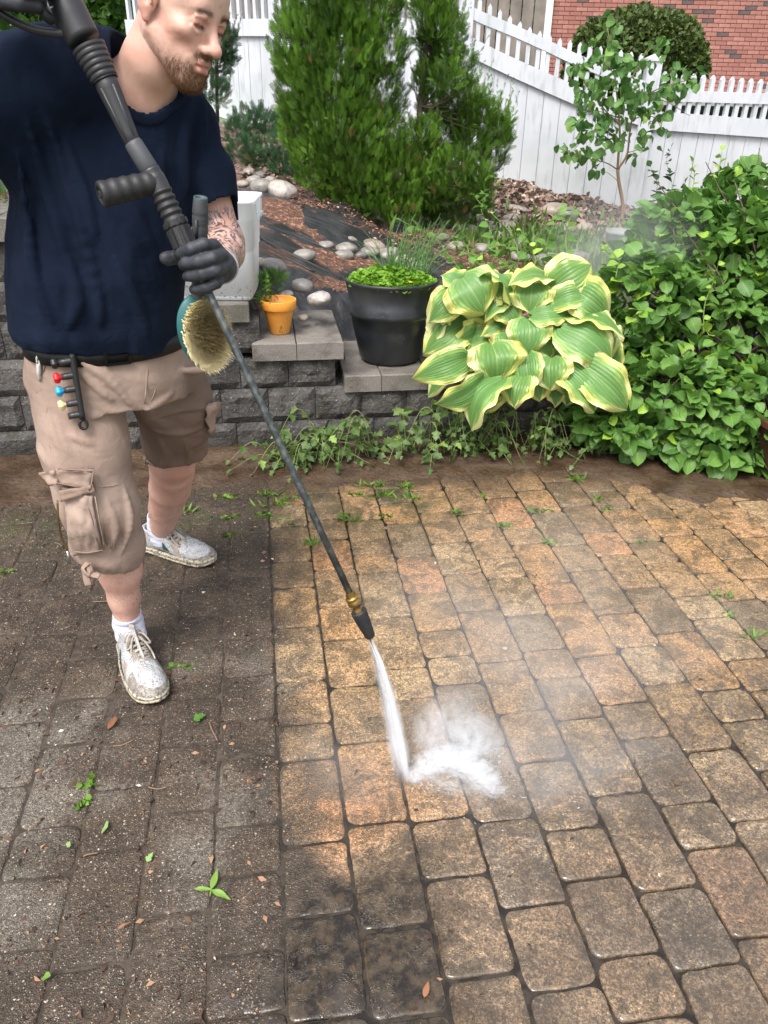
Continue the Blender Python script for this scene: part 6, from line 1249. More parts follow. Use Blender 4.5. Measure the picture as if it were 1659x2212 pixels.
ss.add(lambda X, Y, Z: np.maximum(0, (.960 + .012 * vnoise(X*9, Y*9, 0*Z) - .022*np.exp(-((X + .545)/.05)**2) - Z)) * 8.0)
sV, sQ = ss.mesh()
shirt = child(make_mesh("t_shirt", sV, [sQ]), "t_shirt", M_shirt)
# ribbed neck band following the opening
band = SDF(ss.lo, ss.lo + (ss.n - 1) * ss.vox, ss.vox); band.f = np.maximum(np.maximum(np.abs(pre + .0005) - .0048, np.abs(op_.f - .0085) - .0095), 0 * pre - .02 + np.where((band.lo[2] + np.arange(band.n[2]) * band.vox) > 1.36, -.02, .1)[None, None, :]).astype(np.float32)
cV, cQ = band.mesh(); child(make_mesh("collar", cV, [cQ]), "collar", M_shirt)

# ---- shorts
sh = SDF((-.96, 1.58, 0.27), (-0.40, 2.32, 1.0), .005)
prs = np.array([[.78, -.690, 1.885, .180, .145], [.88, -.698, 1.885, .188, .150], [.94, -.700, 1.885, .186, .146], [.985, -.700, 1.885, .180, .140]])
def pelvis(X, Y, Z):
    g = [np.interp(Z.ravel(), prs[:, 0], prs[:, i]).astype(np.float32).reshape(Z.shape) for i in (1, 2, 3, 4)]
    dx, dy = X - g[0], Y - g[1]; lx = dx * ct + dy * st_; ly = -dx * st_ + dy * ct
    q = ((np.abs(lx) / g[2])**2.3 + (np.abs(ly) / g[3])**2.3)**(1/2.3); return np.maximum(np.maximum((q - 1) * .145, Z - .975), .80 - Z)
sl, (X, Y, Z) = sh._sl(sh.lo, sh.lo + sh.n * sh.vox, 0)
sh._mix(tuple(slice(None) for _ in range(3)), pelvis(X, Y, Z).astype(np.float32), .01)
RL = [(-.785, 1.845, .86), (-.762, 1.785, .70), (-.745, 1.760, .55), (-.743, 1.775, .42), (-.741, 1.792, .350)]
RR = [.115, .108, .097, .089, .074]
LL = [(-.605, 1.955, .86), (-.595, 2.010, .76), (-.603, 2.070, .67), (-.630, 2.125, .57), (-.645, 2.150, .52)]
LR = [.112, .106, .102, .096, .088]
sh.chain(RL, RR, k=.022); sh.chain(LL, LR, k=.022)
# keep the two legs apart below the crotch
sh.cap((-.665, 1.93, .60), (-.665, 1.96, .30), .012, .03, k=.02, sub=True)
def sfold(X, Y, Z):
    r1 = vnoise((X + .5*Z) * 13, Y * 9, (Z - .6*X) * 9); r2 = vnoise((X + .9*Z) * 28, Y * 14, (Z - .5*X) * 16)
    lo = np.exp(-((Z - np.where(Y > 1.97, .53, .36)) / .035)**2)
    return -.0075 * r1 - .0036 * r2 - lo * .004 * vnoise(X*75, Y*75, Z*6) - .0035*np.maximum(0, np.sin((Z + .35*X) * 95)) * np.exp(-((Z - .86)/.07)**2) * .5
sh.add(sfold)
for L_ in ([(292, 905), (240, 862), (170, 800)], [(290, 880), (235, 820), (165, 775)], [(285, 930), (220, 900), (140, 890)], [(318, 885), (370, 850), (440, 835)], [(318, 905), (380, 885), (450, 880)], [(322, 840), (390, 800), (450, 800)], [(330, 930), (390, 935), (440, 920)],
           [(150, 940), (200, 960), (290, 955)], [(120, 900), (150, 980)], [(230, 1080), (250, 1140), (240, 1190)], [(270, 1060), (282, 1130), (262, 1195)], [(215, 1010), (280, 1000)], [(345, 950), (360, 985), (352, 1012)], [(400, 950), (410, 985), (404, 1008)]):
    ridge(sh, L_, .0075, .010)
# hems
def hem(s, c, n, lo, hi):
    sl, (X, Y, Z) = s._sl(lo, hi, 0); n = nrm(n); dd = (X - c[0]) * n[0] + (Y - c[1]) * n[1] + (Z - c[2]) * n[2]
    s.f[sl] = np.maximum(s.f[sl], dd.astype(np.float32))
hem(sh, (-.741, 1.79, .378), (-.55, .10, -1), (-.96, 1.58, .2), (-.6, 1.94, .46))
sh.cap((-.741, 1.788, .395), (-.744, 1.80, .30), .064, .062, k=.004, sub=True)
hem(sh, (-.640, 2.14, .505), (.08, -.10, -1), (-.80, 1.98, .2), (-.40, 2.32, .60))
sh.cap((-.645, 2.150, .53), (-.66, 2.18, .45), .076, .076, k=.004, sub=True)
qV, qQ = sh.mesh()
wet = sst(qV[:, 1] + .6 * (qV[:, 0] + .66), 1.86, 2.0) * .8 * sst(-qV[:, 2], -.93, -.80) + .15
shorts = child(make_mesh("cargo_shorts", qV, [qQ], True, dict(wet=wet)), "cargo_shorts", M_shorts)

def patch(sd, corners, nu, nv, off, thick=.004, ruffle=0.0, seed=0):
    """corners: 4 pixel points (tl,tr,br,bl) of a cloth panel lying on the garment; solid panel."""
    tl, tr, br, bl = [np.array(c, float) for c in corners]; P = np.zeros((nv + 1, nu + 1, 3)); r = np.random.default_rng(seed)
    for j in range(nv + 1):
        for i in range(nu + 1):
            a, b = i / nu, j / nv; p = (tl * (1-a) + tr * a) * (1-b) + (bl * (1-a) + br * a) * b
            P[j, i] = surf_hit(sd, p[0], p[1], off)
    for _ in range(3):
        Q = P.copy(); Q[1:-1] = (P[:-2] + P[2:] + 2*P[1:-1]) / 4; P = Q.copy(); P[:, 1:-1] = (Q[:, :-2] + Q[:, 2:] + 2*Q[:, 1:-1]) / 4
    du = np.gradient(P, axis=1); dv = np.gradient(P, axis=0); N = np.cross(du, dv); N /= np.linalg.norm(N, axis=2, keepdims=True) + 1e-9
    if (N.reshape(-1, 3) @ (np.array([0, 0, CAM_H]) - P[nv//2, nu//2])).mean() < 0: N = -N
    uu, vv = np.meshgrid(np.linspace(0, 1, nu+1), np.linspace(0, 1, nv+1))
    if ruffle: P = P + N * (ruffle * (vnoise(uu*4+seed, vv*5, 0*uu) + .6*vnoise(uu*9+seed, vv*9, 0*uu)))[..., None]
    A, B = P + N * thick, P - N * .006
    V = np.vstack([A.reshape(-1, 3), B.reshape(-1, 3)]); m = (nv+1)*(nu+1); W = nu + 1; F = []
    for j in range(nv):
        for i in range(nu):
            a = j*W + i; F.append((a, a+1, a+W+1, a+W)); F.append((m+a, m+a+W, m+a+W+1, m+a+1))
    for i in range(nu): F.append((i, m+i, m+i+1, i+1)); b = nv*W+i; F.append((b, b+1, m+b+1, m+b))
    for j in range(nv): b = j*W; F.append((b, b+W, m+b+W, m+b)); b = j*W+nu; F.append((b, m+b, m+b+W, b+W))
    return V, [np.array(F)], P, N
def bar_on(sd, pts, rad, off=.001, n=6, flat=1.0):
    P = np.array([surf_hit(sd, a, b, off) for a, b in pts]); P = catmull(P, 5); return tube(P, rad, n, True, flat)

# belt, buckle, loops
bp = []
for a in np.linspace(0, 2*np.pi, 72, endpoint=False):
    z_ = .950 + .006*math.sin(a); A_, B_ = .1895, .1495; c_, s_ = math.cos(a), math.sin(a)
    lx, ly = A_ * np.sign(c_) * abs(c_)**(2/2.3), B_ * np.sign(s_) * abs(s_)**(2/2.3)
    bp.append((-.702 + lx*ct - ly*st_, 1.885 + lx*st_ + ly*ct, z_))
bp = np.array(bp); up = np.array([0, 0, .0185]); o = bp - [-.702, 1.885, 0]; o[:, 2] = 0; o /= np.linalg.norm(o, axis=1, keepdims=True)
Vb = np.concatenate([bp - up + o*.001, bp - up + o*.006, bp + up + o*.006, bp + up + o*.001]); n_ = 72; k_ = (np.arange(n_) + 1) % n_; i_ = np.arange(n_)
Fb = np.concatenate([np.stack([i_ + j*n_, k_ + j*n_, k_ + ((j+1) % 4)*n_, i_ + ((j+1) % 4)*n_], 1) for j in range(4)])
child(make_mesh("belt", Vb, [Fb]), "belt", M_belt)
M_buckle = mat("black_metal", (0.02, 0.02, 0.022), .3, metal=.8)
ang = math.radians(-90 + 4); fc = np.array([ct*.0 - st_*(-.156), st_*.0 + ct*(-.156)]); bc = np.array([-.702 + fc[0], 1.885 + fc[1], .948])
Rb = np.array([[ct, -st_, 0], [st_, ct, 0], [0, 0, 1]]); mb = MB()
for sx, sz, w_, h_ in ((0, .020, .056, .006), (0, -.020, .056, .006), (-.027, 0, .006, .042), (.027, 0, .006, .042), (.004, 0, .05, .004)): mb.box(bc + Rb @ np.array([sx, -.003, sz]), (w_, .006, h_), Rb)
child(mb.mesh("belt_buckle", False), "belt_buckle", M_buckle)
V1, F1 = bar_on(sh, [(143, 706), (143, 722), (144, 742)], .0085, .012, 6, .3); child(make_mesh("belt_loop", V1, F1), "belt_loop", M_seam)

# shorts details
Vp, Fp, _, _ = patch(sh, [(134, 1052), (196, 1072), (222, 1190), (160, 1200)], 16, 22, .013, .007, .005, 3)
pocket = child(make_mesh("cargo_pocket", Vp, Fp), "cargo_pocket", M_shorts)
Vp, Fp, _, _ = patch(sh, [(122, 1012), (202, 1016), (194, 1058), (112, 1040)], 14, 7, .024, .005, .005, 5)
child(make_mesh("pocket_flap", Vp, Fp), "pocket_flap", M_shorts)
Vp, Fp, _, _ = patch(sh, [(90, 1020), (121, 1014), (126, 1046), (108, 1050)], 6, 6, .030, .005, .006, 6)
child(make_mesh("pocket_flap", Vp, Fp), "pocket_flap", M_shorts)
Vp, Fp, _, _ = patch(sh, [(128, 1060), (200, 1046), (206, 1062), (134, 1082)], 12, 3, .024, .005, .003, 9)
child(make_mesh("pocket_hem", Vp, Fp), "pocket_hem", M_seam)
V1, F1 = bar_on(sh, [(124, 1082), (126, 1120), (133, 1160), (146, 1188)], .0028, .016); child(make_mesh("zipper", V1, F1), "zipper", mat("brass_teeth", (0.28, 0.19, 0.08), .4, metal=.9, bump=(900, .8, .002)))
mb = MB(); c0 = surf_hit(sh, 147, 1196, .018); mb.tube([c0 + (0, 0, .008), c0 + (0, -.002, -.028)], [.003, .0045], 6); child(mb.mesh("zip_pull"), "zip_pull", mat("steel", (0.5, 0.5, 0.48), .35, metal=1.0))
for pts in ([(301, 762), (318, 790), (316, 830), (312, 870), (300, 905), (290, 925)], [(196, 1020), (212, 1075), (222, 1130), (232, 1180)], [(204, 1054), (235, 1050), (262, 1045), (284, 1038)],
            [(99, 735), (97, 780), (90, 820), (80, 850)], [(112, 850), (100, 900), (108, 960), (118, 1010)], [(238, 1090), (244, 1150), (240, 1185)]):
    V1, F1 = bar_on(sh, pts, .0022, .000, 6, .7); child(make_mesh("seam", V1, F1), "seam", M_seam)
V1, F1 = bar_on(sh, [(322, 770), (338, 800), (336, 840), (326, 868)], .0014, .0005, 5); child(make_mesh("fly_stitching", V1, F1), "fly_stitching", M_seam)
for pts, of in (([(124, 1014), (160, 1015), (200, 1018)], .031), ([(196, 1056), (160, 1050), (118, 1042)], .031), ([(201, 1018), (199, 1038), (195, 1056)], .031), ([(140, 1075), (180, 1085), (196, 1115), (206, 1160), (216, 1188)], .021), ([(205, 1072), (214, 1120), (226, 1186)], .021), ([(162, 1192), (190, 1194), (222, 1188)], .021)):
    V1, F1 = bar_on(sh, pts, .0018, of, 5); child(make_mesh("stitching", V1, F1), "stitching", M_seam)
# hem rolls
def hem_ring(c, n, r, rr, name, rip=12):
    R = frame_of(n); a = np.linspace(0, 2*np.pi, 73); P = [np.array(c) + R @ np.array([r[0]*math.cos(t), r[1]*math.sin(t), .004*math.sin(rip*t)]) for t in a]
    V1, F1 = tube(P, rr * (1 + .25*np.sin(np.arange(73) * 2.9)), 8, False); child(make_mesh(name, V1, F1), name, M_seam)
hem_ring((-.739, 1.788, .383), (.50, -.05, 1), (.080, .075), .0068, "shorts_hem")
hem_ring((-.643, 2.147, .512), (-.08, .10, 1), (.088, .088), .0075, "shorts_hem")
# drawstring bow at the right hem
b0 = surf_hit(sh, 190, 1205, .012) + (0, -.004, -.012); mb = MB()
for pts, rr in (([b0, b0 + (-.012, -.012, -.012), b0 + (.004, -.018, -.030), b0 + (.012, -.012, -.016)], .009), ([b0, b0 + (-.006, -.012, -.030), b0 + (-.004, -.016, -.060)], .010), ([b0, b0 + (.010, -.014, -.024), b0 + (.030, -.016, -.030)], .008)):
    Vt, Ft = tube(catmull(pts, 6), rr, 8, True, .3); mb.add(Vt, Ft)
child(mb.mesh("drawstring"), "drawstring", M_seam)
Vp, Fp, _, _ = patch(sh, [(452, 872), (470, 868), (466, 925), (450, 935)], 5, 10, .014, .005, .008, 8); child(make_mesh("cargo_pocket", Vp, Fp), "cargo_pocket", M_shorts)
Vp, Fp, _, _ = patch(sh, [(78, 768), (88, 785), (84, 825), (80, 800)], 4, 8, .006, .002, .003, 2); child(make_mesh("pocket_lining", Vp, Fp), "pocket_lining", cloth_material("white_lining", (.5, .5, .46), (.6, .6, .56)))

# ---- socks and shoes
def sock(pts, rs, seed):
    s = SDF(np.min(pts, 0) - .07, np.max(pts, 0) + .07, .003); s.chain(pts, rs, k=.01); top = np.array(pts[0]); n = nrm(top - np.array(pts[1]))
    s.add(lambda X, Y, Z: -.0022 * vnoise(X*30, Y*30, Z*120) )
    s.plane_cut(top, n); s.cap(top + n*.02, top - n*.008, rs[0] - .004, k=.002, sub=True)
    V, Q = s.mesh(); return child(make_mesh("sock", V, [Q]), "sock", M_sock)
sock([(-.750, 1.833, .142), (-.754, 1.840, .10), (-.745, 1.825, .07)], [.0405, .042, .044], 1)
sock([(-.795, 2.382, .165), (-.806, 2.396, .11), (-.80, 2.395, .07)], [.0435, .043, .045], 2)

def shoe_mats():
    n = NB("worn_white_leather"); o = n.tc.outputs['Object']; s = n.sep(o)
    cr = n.ramp(n.voro(95, 'DISTANCE_TO_EDGE'), .0, .06, 1, 0); cr = n.math('MULTIPLY', cr, n.ramp(n.noise(28, 4), .34, .52))
    spk = n.math('MULTIPLY', n.ramp(n.voro(240), .22, .36, 1, 0), n.ramp(n.noise(34, 3), .38, .54))
    c = n.mix(n.ramp(n.noise(20, 4), .4, .7), (.47, .48, .50), (.36, .355, .35))
    yy = s[1]; zz = s[2]; xx = s[0]
    # grey suede overlays: toe guard, lace stay and heel
    e_ = n.math('ADD', n.math('POWER', n.math('DIVIDE', xx, .041), 2.0), n.math('POWER', n.math('DIVIDE', n.math('SUBTRACT', yy, .226), .062), 2.0))
    toe = n.math('MULTIPLY', n.ramp(yy, .206, .212), n.ramp(e_, .97, 1.05))
    heel = n.math('MULTIPLY', n.ramp(yy, .048, .052, 1, 0), n.ramp(zz, .066, .070, 1, 0))
    stay = n.math('MULTIPLY', n.math('MULTIPLY', n.ramp(yy, .100, .103), n.ramp(yy, .188, .191, 1, 0)), n.ramp(n.math('ABSOLUTE', xx), .029, .031, 1, 0)); heel = n.math('MAXIMUM', heel, n.math('MULTIPLY', stay, n.ramp(zz, .055, .06)))
    mask = n.math('MAXIMUM', toe, heel)
    c = n.mix(mask, c, n.mix(n.ramp(n.noise(90, 3), .3, .7), (.20, .175, .15), (.34, .31, .28)))
    dg = n.math('ADD', yy, n.math('MULTIPLY', zz, .9)); low = n.math('MULTIPLY', n.ramp(zz, .034, .036), n.ramp(zz, .066, .068, 1, 0)); sidem = n.ramp(n.math('ABSOLUTE', xx), .026, .029)
    b1_ = n.math('MULTIPLY', n.math('MULTIPLY', n.ramp(dg, .150, .152), n.ramp(dg, .180, .182, 1, 0)), n.math('MULTIPLY', low, sidem)); b2_ = n.math('MULTIPLY', n.math('MULTIPLY', n.ramp(dg, .205, .207), n.ramp(dg, .235, .237, 1, 0)), n.math('MULTIPLY', low, sidem))
    c = n.mix(b1_, c, (.018, .075, .070)); c = n.mix(b2_, c, (.36, .29, .25))
    c = n.mix(n.math('MULTIPLY', n.math('MAXIMUM', cr, spk), .9), c, (.055, .048, .042))
    leather = n.fin(c, .5, n.bump(n.noise(160, 3), .3, .002, n.bump(cr, -.6, .002)), .4)
    n = NB("muddy_sole"); m_ = n.math('MULTIPLY', n.ramp(n.noise(120, 5), .50, .60), .8)
    c = n.mix(m_, (.50, .45, .34), (.075, .058, .045)); sole = n.fin(c, .7, n.bump(n.noise(90, 4), .5, .003))
    return leather, sole
M_leather, M_sole = shoe_mats()
M_lace = mat("grubby_lace", (.36, .32, .27), .9, bump=(600, .5, .001), var=(40, .35))
M_tongue = mat("tongue_suede", (.40, .38, .35), .9, bump=(200, .4, .002), var=(60, .3))

def foot_outline(y):   # half widths left/right of a shoe, y 0..0.31
    t = y / .31; w = .0375 + .0165 * math.sin(min(1, max(0, (t - .18) / .82)) * math.pi * .92)
    e = min(1, t / .10, (1.0001 - t) / .20); w *= math.sqrt(max(0, 1 - (1 - e)**2)) if e < 1 else 1
    return w
def make_shoe(loc, direction, flip, label):
    ang = math.atan2(-direction[0], direction[1])
    root = empty("shoe", (loc[0] + .74, loc[1] - 1.95, loc[2]), ang); root.parent = person; root['label'] = label
    # sole: rows of outline
    ys = np.r_[np.linspace(0, .03, 7), np.linspace(.04, .25, 14), np.linspace(.26, .31, 9)]
    def cx(y): return flip * .010 * math.sin(y / .31 * 2.6) 
    def ring(z, grow):
        L = [(cx(y) - (foot_outline(y) + grow), y) for y in ys]; Rr = [(cx(y) + (foot_outline(y) + grow), y) for y in ys[::-1]]
        return [(x, y + (grow if y > .15 else -grow), z + (.012 * max(0, (y - .25) / .06)**2 if z < .02 else .004 * max(0, (y - .22) / .09))) for x, y in L + Rr]
    layers = [(.000, -.004), (.003, .000), (.011, .001), (.0125, -.0015), (.014, .001), (.027, .0015), (.030, -.003)]
    V = np.array([p for z, g in layers for p in ring(z, g)]); n = len(ys) * 2; F = []
    for l in range(len(layers) - 1):
        for i in range(n): j = (i + 1) % n; F.append((l*n + i, l*n + j, (l+1)*n + j, (l+1)*n + i))
    m = len(ys); caps = []
    for l in (0, len(layers) - 1):
        for i in range(m - 1):
            a, b, c, d = l*n + i, l*n + i + 1, l*n + (n - 2 - i), l*n + (n - 1 - i); caps.append((a, b, c, d) if l == 0 else (a, d, c, b))
    add_obj("sole", make_mesh("sole", V, [np.array(F + caps)[:, ::-1]]), M_sole, root)
    s = SDF((-.075, -.02, .02), (.075, .33, .15), .0026)
    s.ell((cx(.235), .236, .026), (.0495, .072, .034), k=.01); s.ell((cx(.2), .195, .032), (.050, .075, .040), k=.015)
    s.ell((cx(.13), .130, .044), (.042, .085, .050), k=.02); s.ell((0, .052, .052), (.0375, .053, .056), k=.02)
    s.cap((0, .135, .066), (0, .098, .092), .030, .027, k=.02)
    s.ell((0, .050, .094), (.031, .036, .014), k=.014)
    s.cap((0, .060, .070), (0, .052, .16), .026, .034, k=.005, sub=True)
    s.ell((0, .165, .095), (.017, .05, .012), k=.008, sub=True)
    s.add(lambda X, Y, Z: .0022 * np.exp(-((Y - .222)/.004)**2) * (Z > .03) - .0012*vnoise(X*70, Y*70, Z*70) + .0018*np.exp(-((Y - .205 - 1.2*np.abs(X)*.4)/.003)**2))
    s.f = np.maximum(s.f, (.027 - (s.lo[2] + np.arange(s.n[2]) * s.vox))[None, None, :]).astype(np.float32)
    Vu, Qu = s.mesh(); add_obj("upper", make_mesh("upper", Vu, [Qu]), M_leather, root)
    # tongue
    P = catmull([(0, .185, .066), (0, .150, .083), (0, .118, .102), (0, .100, .124), (0, .094, .136)], 5)
    Vt, Ft = tube(P, np.linspace(.022, .030, len(P)), 12, True, .22, up=(1, 0, 0)); tg = add_obj("tongue", make_mesh("tongue", Vt, Ft), M_tongue, root)
    # laces, eyelets
    mb = MB(); r = random.Random(5 + flip)
    for k in range(6):
        y = .192 - k * .0155; zt = .073 + k * .0068; w = .020
        mb.tube(catmull([(-w, y - .004, zt - .004), (0, y + .002, zt + .0065), (w, y - .010, zt - .001)], 5), .0030, 6)
        mb.tube(catmull([(w, y - .004, zt - .004), (0, y, zt + .0075), (-w, y - .012, zt)], 5), .0030, 6)
    kz = .112; ky = .112
    for sgn in (-1, 1):
        mb.tube(catmull([(0, ky, kz), (sgn*.020, ky + .012, kz + .006), (sgn*.034, ky + .034, kz - .018), (sgn*.020, ky + .030, kz - .012), (0, ky, kz)], 6), .0028, 6)
        mb.tube(catmull([(0, ky, kz), (sgn*.014, ky + .022, kz - .004), (sgn*.028, ky + .052, kz - .030), (sgn*.030, ky + .078, kz - .046)], 6), .0027, 6)
    add_obj("laces", mb.mesh("laces"), M_lace, root)
    mb = MB()
    for sgn in (-1, 1):
        for k in range(5):
            Ve, Fe = lathe([(.0042, 0), (.0042, .002), (.002, .0022)], 10, (sgn * .0255, .180 - k * .017, .069 + k * .0068), (sgn*.5, 0, 1)); mb.add(Ve, Fe)
    add_obj("eyelets", mb.mesh("eyelets"), M_dirty_metal, root)
    return root
M_dirty_metal = mat("dull_eyelet", (.12, .12, .12), .4, metal=.7)
sR = make_shoe((-.772, 1.858, .004), (.544, -.839), 1, "front shoe, white with mud specks")
sL = make_shoe((-.886, 2.428, .004), (.923, -.384), -1, "rear shoe, white, splashed black with mud")

# faded blue print on the front shoe's tongue label
def text_mesh(name, body, size, mats, parent, M, extrude=.0004):
    c = bpy.data.curves.new(name, 'FONT'); c.body = body; c.size = size; c.extrude = extrude; c.align_x = 'CENTER'; c.align_y = 'CENTER'; c.space_line = .9
    t = bpy.data.objects.new(name, c); COL.objects.link(t); dg = bpy.context.evaluated_depsgraph_get(); me = bpy.data.meshes.new_from_object(t.evaluated_get(dg))
    bpy.data.objects.remove(t); me.transform(M); o = add_obj(name, me, mats, parent); return o
M_print = mat("faded_blue_print", (.20, .25, .42), .8)
lab = MB(); Rl = np.array([[1, 0, 0], [0, .60, .80], [0, -.80, .60]]).T
Rt = np.array([[1, 0, 0], [0, -.46, -.30], [0, .89, -.95]])
ey = nrm(np.array([0, -.45, .89])); en = nrm(np.array([0, .89, .45])); Mx = np.stack([[-1, 0, 0], ey, en], 1)
lab.box((0, .1065, .117), (.030, .018, .0015), Mx); tl = add_obj("tongue_label", lab.mesh("tongue_label", False), mat("label_white", (.62, .62, .64), .8), sR)
text_mesh("label_print", "FREEFORM\nLeather Co", .0062, M_print, tl, Matrix.Translation(Vector((0, .1065, .117)) + Vector(en) * .0011) @ Matrix(Mx.tolist()).to_4x4())

# ---- gloved hands
def glove(name, fingers, palm, thumb, cuff, label=None):
    allp = np.array([p for f in fingers for p in f[0]] + [p for p, _ in palm] + list(thumb[0]) + [cuff[0], cuff[1]])
    s = SDF(allp.min(0) - .05, allp.max(0) + .05, .0022)
    for a, b in zip(palm[:-1], palm[1:]): s.cap(a[0], b[0], a[1], b[1], k=.010)
    for P, Rr in fingers: s.chain(P, Rr, k=.0022)
    s.chain(thumb[0], thumb[1], k=.004)
    s.cap(cuff[0], cuff[1], cuff[2], cuff[3], k=.012)
    s.add(lambda X, Y, Z: -.0007 * vnoise(X*120, Y*120, Z*120) - .0010 * vnoise(X*45, Y*45, Z*45))
    V, Q = s.mesh(); o = child(make_mesh(name, V, [Q]), name, M_glove)
    if label: o['label'] = label
    return o
fr = .0128
fi = [([A3(462, 531, 1.600), A3(440, 530, 1.552), A3(415, 537, 1.542), A3(393, 545, 1.560), A3(386, 549, 1.590)], [fr*1.05, fr*1.08, fr, fr*.92, fr*.82]),
      ([A3(478, 552, 1.598), A3(458, 558, 1.545), A3(430, 565, 1.536), A3(404, 569, 1.550), A3(396, 572, 1.582)], [fr*1.08, fr*1.10, fr*1.02, fr*.95, fr*.85]),
      ([A3(482, 577, 1.596), A3(465, 584, 1.546), A3(438, 592, 1.538), A3(412, 596, 1.550), A3(405, 597, 1.580)], [fr*1.05, fr*1.06, fr, fr*.92, fr*.82]),
      ([A3(476, 599, 1.598), A3(466, 611, 1.552), A3(446, 621, 1.546), A3(425, 625, 1.556), A3(418, 625, 1.580)], [fr*.95, fr*.95, fr*.90, fr*.82, fr*.74])]
glove("glove", fi, [(A3(466, 540, 1.605), .017), (A3(474, 558, 1.612), .018), (A3(474, 582, 1.612), .018), (A3(468, 604, 1.602), .015)],
      ([A3(462, 548, 1.63), A3(425, 552, 1.615), A3(385, 555, 1.605), A3(362, 558, 1.590), A3(357, 557, 1.586)], [.018, .016, .0145, .0132, .0115]),
      (A3(474, 575, 1.615), A3(477, 576, 1.645), .031, .033), "dark grey glove gripping lance and brush")
cR = frame_of(ELL - WRL); a = np.linspace(0, 2*np.pi, 33); Pc = [A3(477.5, 576, 1.655) + cR @ np.array([.0345*math.cos(t), .0345*math.sin(t), 0]) for t in a]
Vt, Ft = tube(Pc, .0022, 6, False); child(make_mesh("glove_cuff", Vt, Ft), "glove_cuff", M_glove_cuff)
# right hand at the trigger
rf = []
for i, (x0_, y0_, x1_, y1_) in enumerate(((38, -45, 92, -32), (22, -22, 84, -10), (8, 2, 78, 14), (6, 24, 66, 38))):
    rf.append(([A3(x0_ - 22, y0_ - 8, 1.60), A3(x0_, y0_, 1.575), A3((x0_ + x1_) / 2, (y0_ + y1_) / 2 - 2, 1.570), A3(x1_, y1_, 1.585)], [.014, .0145, .0135, .0115]))
rf[3] = ([A3(-30, -6, 1.62), A3(-8, -16, 1.60), A3(10, -18, 1.59), A3(24, -10, 1.60)], [.012, .012, .012, .010])
glove("glove", rf, [(A3(-10, -60, 1.62), .02), (A3(-22, -30, 1.63), .022), (A3(-30, -8, 1.63), .020)],
      ([A3(0, -80, 1.66), A3(60, -110, 1.69), A3(100, -105, 1.69)], [.018, .016, .013]), (A3(-30, -35, 1.63), WRR, .030, .034), "black glove at the trigger")
# ================================================================ TOOLS IN HAND
M_rubber = mat("black_rubber", (0.018, 0.018, 0.020), .55, bump=(220, .35, .0015), var=(18, .25))
M_plastic = mat("dark_grey_plastic", (0.030, 0.030, 0.034), .40, bump=(260, .25, .001), var=(9, .25))
M_dullpl = mat("dusty_grey_plastic", (0.060, 0.062, 0.070), .55, bump=(200, .3, .001), var=(20, .3))
M_steel = NB("scuffed_lance_steel")
_c = M_steel.mix(M_steel.ramp(M_steel.noise(60, 5), .42, .66), (.065, .075, .078), (.16, .17, .165)); M_steel = M_steel.fin(_c, M_steel.ramp(M_steel.noise(80, 3), .3, .7, .3, .55), M_steel.bump(M_steel.noise(150, 3), .3, .001), Metallic=.65)
M_brass = mat("worn_brass", (0.42, 0.27, 0.09), .32, metal=.9, bump=(90, .3, .001), var=(50, .35))
M_rust = mat("brown_thread", (0.10, 0.045, 0.028), .6, bump=(500, .7, .002))
M_teal = mat("teal_plastic", (0.020, 0.115, 0.125), .38, var=(12, .2))

gp = [A3(x_, y_, d_) for x_, y_, d_ in ((60, -150, 1.668), (110, -50, 1.655), (164, 55, 1.642), (211, 138, 1.630), (255, 236, 1.618), (287, 309, 1.608), (313, 349, 1.602), (338, 393, 1.596), (364, 447, 1.588), (386, 498, 1.580), (400, 532, 1.576))]
gun = tag(empty("pressure_washer_gun", tuple(gp[7])), "black pressure washer gun with side handle and long steel lance", "spray gun")
def part(V, F, name, mats, parent=gun, smooth=True):
    o = add_obj(name, make_mesh(name, V, F if isinstance(F, list) else [F], smooth), mats, parent); w = Vector((0, 0, 0)); q = parent
    while q is not None: w += q.location; q = q.parent
    o.matrix_parent_inverse = Matrix.Translation(-w); return o
def pmb(mb, name, mats, parent=gun, smooth=True):
    o = add_obj(name, mb.mesh(name, smooth), mats, parent); w = Vector((0, 0, 0)); q = parent
    while q is not None: w += q.location; q = q.parent
    o.matrix_parent_inverse = Matrix.Translation(-w); return o
def along(P0, P1, prof, n=28):
    d = np.asarray(P1) - P0; return lathe([(r, t) for r, t in prof], n, P0, d)
def px2m(P, px): return px / FOC * ((np.asarray(P) - [0, 0, CAM_H]) @ _f)
# body shell
rB = px2m(gp[2], 39)
V, F = tube(catmull([gp[0], gp[1], gp[2], gp[3]], 8)[:-5], rB * np.r_[np.full(14, .98), np.linspace(1, .93, 6)], 28, True); part(V, F, "gun_body", M_plastic)
# ridged neck
a_, b_ = gp[2] * .42 + gp[3] * .58, gp[3] * .62 + gp[4] * .38; L = np.linalg.norm(b_ - a_); prof = []
for k in range(49):
    t = k / 48; prof.append((px2m(a_, 36) * (1 - .22 * t) + (.0012 if (k % 8) < 5 else -.0012), t * L))
V, F = along(a_, b_, prof, 32); part(V, F, "ribbed_neck", M_plastic)
a_, b_ = b_, gp[5]; L = np.linalg.norm(b_ - a_); r0, r1 = px2m(a_, 26), px2m(b_, 17)
V, F = along(a_, b_, [(r0 * .9, -.004)] + [(r0 + (r1 - r0) * t, t * L) for t in np.linspace(0, 1, 8)] + [(r1 * .85, L + .003)], 28); shaft = part(V, F, "front_shroud", M_plastic)
ax_ = nrm(b_ - a_); sd_ = nrm(np.cross(ax_, a_ - np.array([0, 0, CAM_H]))); fw_ = nrm(np.cross(sd_, ax_)); fw_ = fw_ if fw_ @ (np.array([0, 0, CAM_H]) - a_) > 0 else -fw_
mb = MB()
